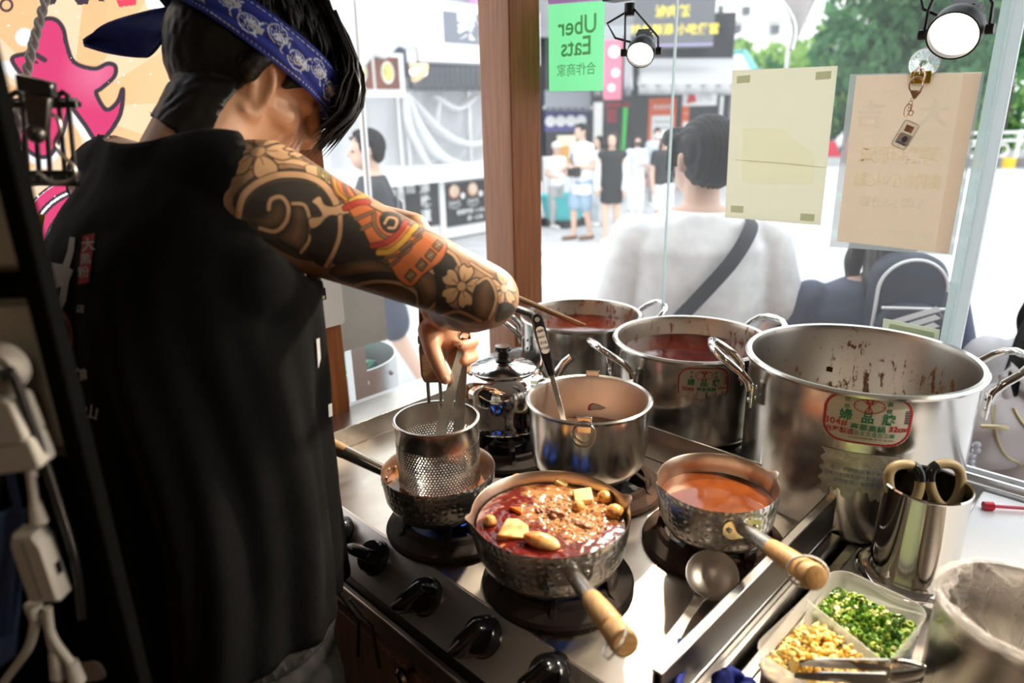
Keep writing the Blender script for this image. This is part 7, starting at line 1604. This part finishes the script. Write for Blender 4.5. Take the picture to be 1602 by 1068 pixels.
# ------------------------------------------------------------------ sheets on the glass
def GY(x, y, Y=YB-.005): return PY(x, y, Y)
gs = thing('green_sheet', 'mint green delivery partner sheet seen from behind, mirrored lettering', 'sign')
gm_ = film('mint_sheet', (.50, .93, .62), .80, .4); gt = film('grey_green_letter', (.30, .42, .22), .55, .6)
Yg = YB+.006; q = [PY(x, y, Yg) for x, y in ((858, 8), (946, 1), (943, 142), (859, 143))]
MB().add([tuple(p) for p in q]+[tuple(p+Vector((0, .001, 0))) for p in q], [(3, 2, 1, 0), (4, 5, 6, 7), (0, 1, 5, 4), (1, 2, 6, 5), (2, 3, 7, 6), (3, 0, 4, 7)]).build('sheet', gm_, gs, smooth=0)
qt = [PY(x, y, Yg) for x, y in ((856, -6), (946, -10), (946, 0), (858, 7))]; MB().add([tuple(p) for p in qt]+[tuple(p+Vector((0, .001, 0))) for p in qt], [(3, 2, 1, 0), (4, 5, 6, 7)]).build('pink_strip', film('lilac_strip', (.75, .55, .80), .5, .5), gs, smooth=0)
def gtext(s_, x, y, hpx, Y, m, par, bold=0.0, flip=True, w_fit=None, align='CENTER'):
    p = PY(x, y, Y); hh_ = abs(PY(x, y-hpx/2, Y).z-PY(x, y+hpx/2, Y).z)
    return text('lettering', s_, hh_*1.38, frame_from(p, (1, 0, 0), Z3), m, par, bold=bold, flip=flip, align=align)
gtext('Uber', 903, 41, 30, Yg-.0012, gt, gs, .012); gtext('Eats', 901, 74, 30, Yg-.0012, gt, gs, .012); gtext('合作商家', 901, 110, 15.5, Yg-.0012, gt, gs)
cs = thing('cream_sheet', 'plain cream sheet taped to the glass at its corners', 'sheet'); Yc = YB-.006
q = [PY(x, y, Yc) for x, y in ((1146, 110), (1310, 103), (1283, 352), (1134, 340))]
crm = film('cream_paper_sheet', (.97, .94, .81), .68, .4)
MB().add([tuple(p) for p in q]+[tuple(p+Vector((0, .002, 0))) for p in q], [(3, 2, 1, 0), (4, 5, 6, 7), (0, 1, 5, 4), (1, 2, 6, 5), (2, 3, 7, 6), (3, 0, 4, 7)]).build('sheet', crm, cs, smooth=0)
qq = [PY(x, y, Yc-.001) for x, y in ((1160, 200), (1222, 200), (1275, 245), (1270, 290), (1160, 285))]; MB().add([tuple(p) for p in qq], [tuple(range(5))]).build('yellow_print', film('faint_yellow', (1.0, .99, .90), .95, .5), cs, smooth=0)
MB().tube([tuple(PY(x, y, Yc-.0008)) for x, y in ((1150, 250), (1220, 255), (1290, 262))], .0006, 5).build('fold', film('fold_line', (.88, .85, .68), .7, .5), cs)
tape = film('greenish_tape', (.78, .80, .62), .6, .3, .3)
for x, y in ((1163, 124), (1288, 118), (1153, 327), (1263, 340)):
    p = PY(x, y, Yc-.0022); MB().add(*_bx(.026, .013, .0006), frame_from(p, (1, 0, .02), Z3)).build('tape', tape, cs, smooth=0)
ph = thing('peach_sheet', 'laminated peach notice hanging from a gold clip, faint mirrored lettering', 'notice'); Yp = YB-.012
q = [PY(x, y, Yp) for x, y in ((1330, 116), (1541, 112), (1490, 399), (1298, 386))]; lam = film('laminate_edge', (.80, .85, .85), .3, .15, .55)
MB().add([tuple(p) for p in q]+[tuple(p+Vector((0, .0006, 0))) for p in q], [(3, 2, 1, 0), (4, 5, 6, 7)]).build('laminate', lam, ph, smooth=0)
q = [PY(x, y, Yp-.0012) for x, y in ((1340, 118), (1536, 113), (1484, 397), (1309, 377))]; pcm = film('peach_paper', (1.0, .88, .75), .93, .4)
MB().add([tuple(p) for p in q]+[tuple(p+Vector((0, .0006, 0))) for p in q], [(3, 2, 1, 0), (4, 5, 6, 7), (0, 1, 5, 4), (1, 2, 6, 5), (2, 3, 7, 6), (3, 0, 4, 7)]).build('paper', pcm, ph, smooth=0)
q = [PY(x, y, Yp-.0020) for x, y in ((1508, 114), (1536, 113), (1484, 397), (1462, 394))]; MB().add([tuple(p) for p in q], [(0, 1, 2, 3)]).build('pink_margin', film('pink_margin', (1.0, .94, .90), .92, .4), ph, smooth=0)
fw_ = film('faint_white_print', (1, 1, 1), .90, .4); fy_ = film('faint_cream_print', (1.0, .98, .86), .92, .4)
gtext('大', 1460, 180, 32, Yp-.0022, fw_, ph, .03); gtext('吉', 1360, 182, 32, Yp-.0022, fw_, ph, .03); gtext('おきつね', 1398, 144, 10, Yp-.0022, fw_, ph); gtext('稍等3-5分鐘', 1393, 318, 13, Yp-.0022, fw_, ph, .02); gtext('請勿倚靠 小心燙手', 1400, 215, 8, Yp-.0022, fw_, ph)
gtext('現點現煮', 1403, 245, 22, Yp-.0026, fy_, ph, .02); gtext('鍋物小火鍋', 1400, 284, 19, Yp-.0026, fy_, ph, .02); gtext('營業時間內請依序排隊', 1395, 365, 8, Yp-.0022, fw_, ph)
sq = thing('suction_cup', 'clear round suction cup stuck on the glass above the peach sheet', 'suction cup'); p = PY(1447, 99, YB-.004); Mq = frame_from(p, (1, 0, 0), Z3)
MB().lathe([(0, .001), (.020, .001), (.0225, .0025), (.023, .0035), (.020, .0035), (.008, .007), (.0065, .012), (.004, .013), (0, .013)], 40, Mq).build('cup', mat('clear_vinyl', (.95, .97, .97), .06, trans=.95, alpha=.6), sq); MB().tube([(.0228*math.cos(t), .0228*math.sin(t), .003) for t in np.linspace(0, 2*PI, 41)[:-1]], .0007, 6, Mq, closed=True).build('edge', mat('vinyl_edge', (.85, .87, .88), .15), sq)
MB().tube([(0, 0, .013), (0, -.006, .018), (0, -.016, .016), (0, -.017, .012)], .0016, 8, Mq).build('hook', mirror, sq)
gc_ = thing('binder_clip', 'gold binder clip gripping the top of the peach sheet', 'clip'); p = PY(1440, 121, Yp-.002); Mq = frame_from(p, (1, 0, 0), Z3); gold_ = mat('gold_clip', (.72, .50, .03), .25, .7)
MB().prism([(-.001, -.009), (.012, -.009), (.003, .009), (-.001, .009)], -.0145, .0145, Mq @ RY(PI/2)).build('jaw', gold_, gc_, bevel=.001)
for zz in (.004, -.002): MB().tube([(-.007, -.006, zz+.006), (-.008, .004, zz+.006), (-.004, .013, zz+.008), (.004, .013, zz+.008), (.008, .004, zz+.006), (.007, -.006, zz+.006)], .0007, 6, Mq).build('wire_arm', mirror, gc_)
kc = thing('keychain', 'acrylic charm with a folded banknote on a rose gold chain over the peach sheet', 'keychain'); rg_ = mat('rose_gold', (.75, .5, .4), .25, 1); Yk = Yp-.016
def kp_(x, y): return PY(x, y, Yk)
def loop3(x, y, rx, ry, r=.0011, rot=0): 
    c_ = kp_(x, y); k = kp_(x+1, y).x-c_.x; MB().tube([tuple(c_+Vector((k*(rx*math.cos(t)*math.cos(rot)-ry*math.sin(t)*math.sin(rot)), .0015*math.sin(t*2), k*(rx*math.cos(t)*math.sin(rot)+ry*math.sin(t)*math.cos(rot))))) for t in np.linspace(0, 2*PI, 25)[:-1]], r, 8, closed=True).build('chain_link', rg_, kc)
loop3(1433, 133, 11, 13, .0013)
c_ = kp_(1431, 148); MB().prism([(-.009, .007), (.010, .006), (.003, -.006), (-.001, -.007)], -.002, .002, frame_from(c_, (1, 0, 0), Z3)).build('clasp', rg_, kc, bevel=.001)
for i, (x, y) in enumerate(((1427, 156), (1425, 161), (1424, 166), (1423, 171))): loop3(x, y, 2.2, 3.4, .0006, i*.8)
loop3(1419, 173, 4.5, 11, .0009, -.2); loop3(1425, 177, 3.5, 4, .0008)
c_ = kp_(1417, 211); Mk_ = frame_from(c_, (1, 0, -.42), Vector((.42, 0, 1))); MB().prism(rrect(.024, .042, .004), -.004, .004, Mk_).build('acrylic', mat('clear_acrylic', (.96, .88, .80), .05, trans=.7, alpha=.45), kc, bevel=.001); MB().tube([(x, y, .0042) for x, y in rrect(.0236, .0416, .004)], .0006, 6, Mk_, closed=True).build('bright_edge', mat('acrylic_edge', (.9, .85, .8), .2), kc)
nt_ = MB().prism(rrect(.0185, .0165, .002), -.0046, .0046, Mk_ @ T(.001, -.007, 0)).build('banknote', mat('note_paper', (.62, .62, .50), .6), kc); MB().sphere((.003, -.006, .0048), (.0045, .0052, .0004), 12, 8, Mk_).build('portrait', mat('note_ink', (.12, .10, .14), .6), nt_); MB().box((.001, -.013, .0048), (.014, .002, .0006), Mk_).build('note_line', mat('note_blue', (.18, .22, .35), .6), nt_)
MB().box((0, .010, .001), (.012, .010, .002), Mk_).build('orange_insert', mat('orange_insert', (.65, .28, .12), .5), kc)
sc2 = thing('small_card', 'small pale green card at the bottom of the glass behind the largest pot', 'card'); q = [PY(x, y, YB-.006) for x, y in ((1382, 498), (1470, 516), (1468, 532), (1380, 514))]; MB().add([tuple(p) for p in q]+[tuple(p+Vector((0, .002, 0))) for p in q], [(3, 2, 1, 0), (4, 5, 6, 7), (0, 1, 5, 4), (1, 2, 6, 5), (2, 3, 7, 6), (3, 0, 4, 7)]).build('card', film('pale_green_card', (.85, .88, .75), .6, .5), sc2, smooth=0)
q = [PY(x, y, YB-.0075) for x, y in ((1392, 506), (1462, 520), (1461, 529), (1390, 513))]; MB().add([tuple(p) for p in q], [(0, 1, 2, 3)]).build('field', film('card_field', (.66, .70, .54), .6, .5), sc2, smooth=0)
# ------------------------------------------------------------------ track lights
tr = thing('light_track', 'black ceiling track end box carrying the spotlights', 'track')
c0 = PY(975, 2, 1.19)
MB().box((c0.x+.02, 1.19, c0.z+.022), (.115, .040, .040)).build('end_box', blackm, tr, bevel=.003)
MB().box((.35, 1.19, c0.z+.032), (1.30, .034, .020)).build('rail', blackm, tr, bevel=.002)
def spot(px, py, aim, lab, R, power, hook):
    C_ = PY(px, py, 1.17); t = thing('track_spotlight', lab, 'spotlight', C_, 0, 'black track spotlights')
    d_ = (Vector(aim)-C_).normalized(); M = align((0, 0, 0), d_)
    MB().lathe([(0, -.030), (R*.55, -.030), (R*.80, -.026), (R*.98, -.014), (R, -.004), (R, .012), (R*.93, .012), (R*.90, .005)], 56, M).build('head', blackm, t, smooth=40)
    for i in range(7): MB().box((0, (i-3)*R*.24, -.036), (R*1.3*math.sqrt(max(.05, 1-((i-3)*.24)**2)), .0025, .022), M).build('cooling_fin', blackm, t)
    ls = MB().lathe([(0, .0045), (R*.90, .0045), (R*.91, .0035), (0, .0035)], 56, M).build('lens', mat('lit_lens', (1, 1, 1), .4, emit=(1, .93, .80), estr=9.0), t)
    hp_ = Vector(hook)-C_; ax_ = Vector((d_.y, -d_.x, 0)).normalized()
    for sg in (-1, 1):
        p = ax_*sg*(R+.006); MB().tube([p, p*.98+Vector((0, 0, R*.9)), hp_+ax_*sg*.008], .0042, 8, flat=.5).build('yoke_arm', blackm, t)
        MB().cyl(.007, -.004, .006, 14, align(p, p+ax_*sg)).build('pivot_knob', blackm, t)
    MB().tube([hp_+Vector((.006, 0, 0)), hp_*.7+ax_*.05, hp_*.35+ax_*.042, -d_*.03+ax_*.012], .0022, 8).build('cable', blackm, t)
    MB().cyl(.010, -.012, .010, 16, T(*hp_)).build('stem', blackm, t)
    l = bpy.data.lights.new('spot_lamp', 'SPOT'); l.energy = power; l.color = (1, .86, .66); l.spot_size = math.radians(95); l.spot_blend = .7; l.shadow_soft_size = R*.8
    lo = bpy.data.objects.new('spot_lamp', l); COL.objects.link(lo); lo.parent = t; lo.matrix_local = align(d_*.02, d_*1.0) @ RX(PI)
    return t
s1 = spot(1003, 81, (-.42, .35, .95), 'small black track spotlight beside the green sheet, lit', .026, 48, PY(985, 14, 1.19))
s2 = spot(1495, 50, (-.32, .25, 1.0), 'large black track spotlight above the peach sheet, lit', .034, 54, PY(1500, -70, 1.19))

for x_, aim, lb in ((.38, (-.15, .2, .85), 'added fill spotlight over the counter, outside the picture'), (.75, (.1, -.1, .8), 'added far fill spotlight over the counter end, outside the picture')):  # unseen extra spots, added to brighten the counter and stove
    p = Vector((x_, 1.17, c0.z-.06)); t = dup(s2, p, None, lb)
    l = bpy.data.lights.new('spot_lamp', 'SPOT'); l.energy = 36; l.color = (1, .86, .66); l.spot_size = math.radians(95); l.spot_blend = .7; l.shadow_soft_size = .027
    for ch in t.children:
        if ch.type == 'LIGHT': ch.data = l; ch.matrix_local = align((0, 0, -.03), Vector(aim)-p) @ RX(PI)
cl_ = thing('ceiling_fill_lamp', 'added warm fill lamp on the stall ceiling, out of view', 'lamp', (.15, -.45, 2.08))  # unseen fill lamp, added to warm and brighten the inside of the stall
MB().lathe([(0, .01), (.17, .01), (.17, -.02), (.155, -.025), (.15, -.01), (0, -.01)], 40).build('housing', white_l, cl_); MB().lathe([(0, -.03), (.10, -.028), (.148, -.015), (.148, -.011), (0, -.011)], 40).build('diffuser', mat('warm_diffuser', (1, .95, .85), .5, emit=(1, .82, .58), estr=9), cl_)
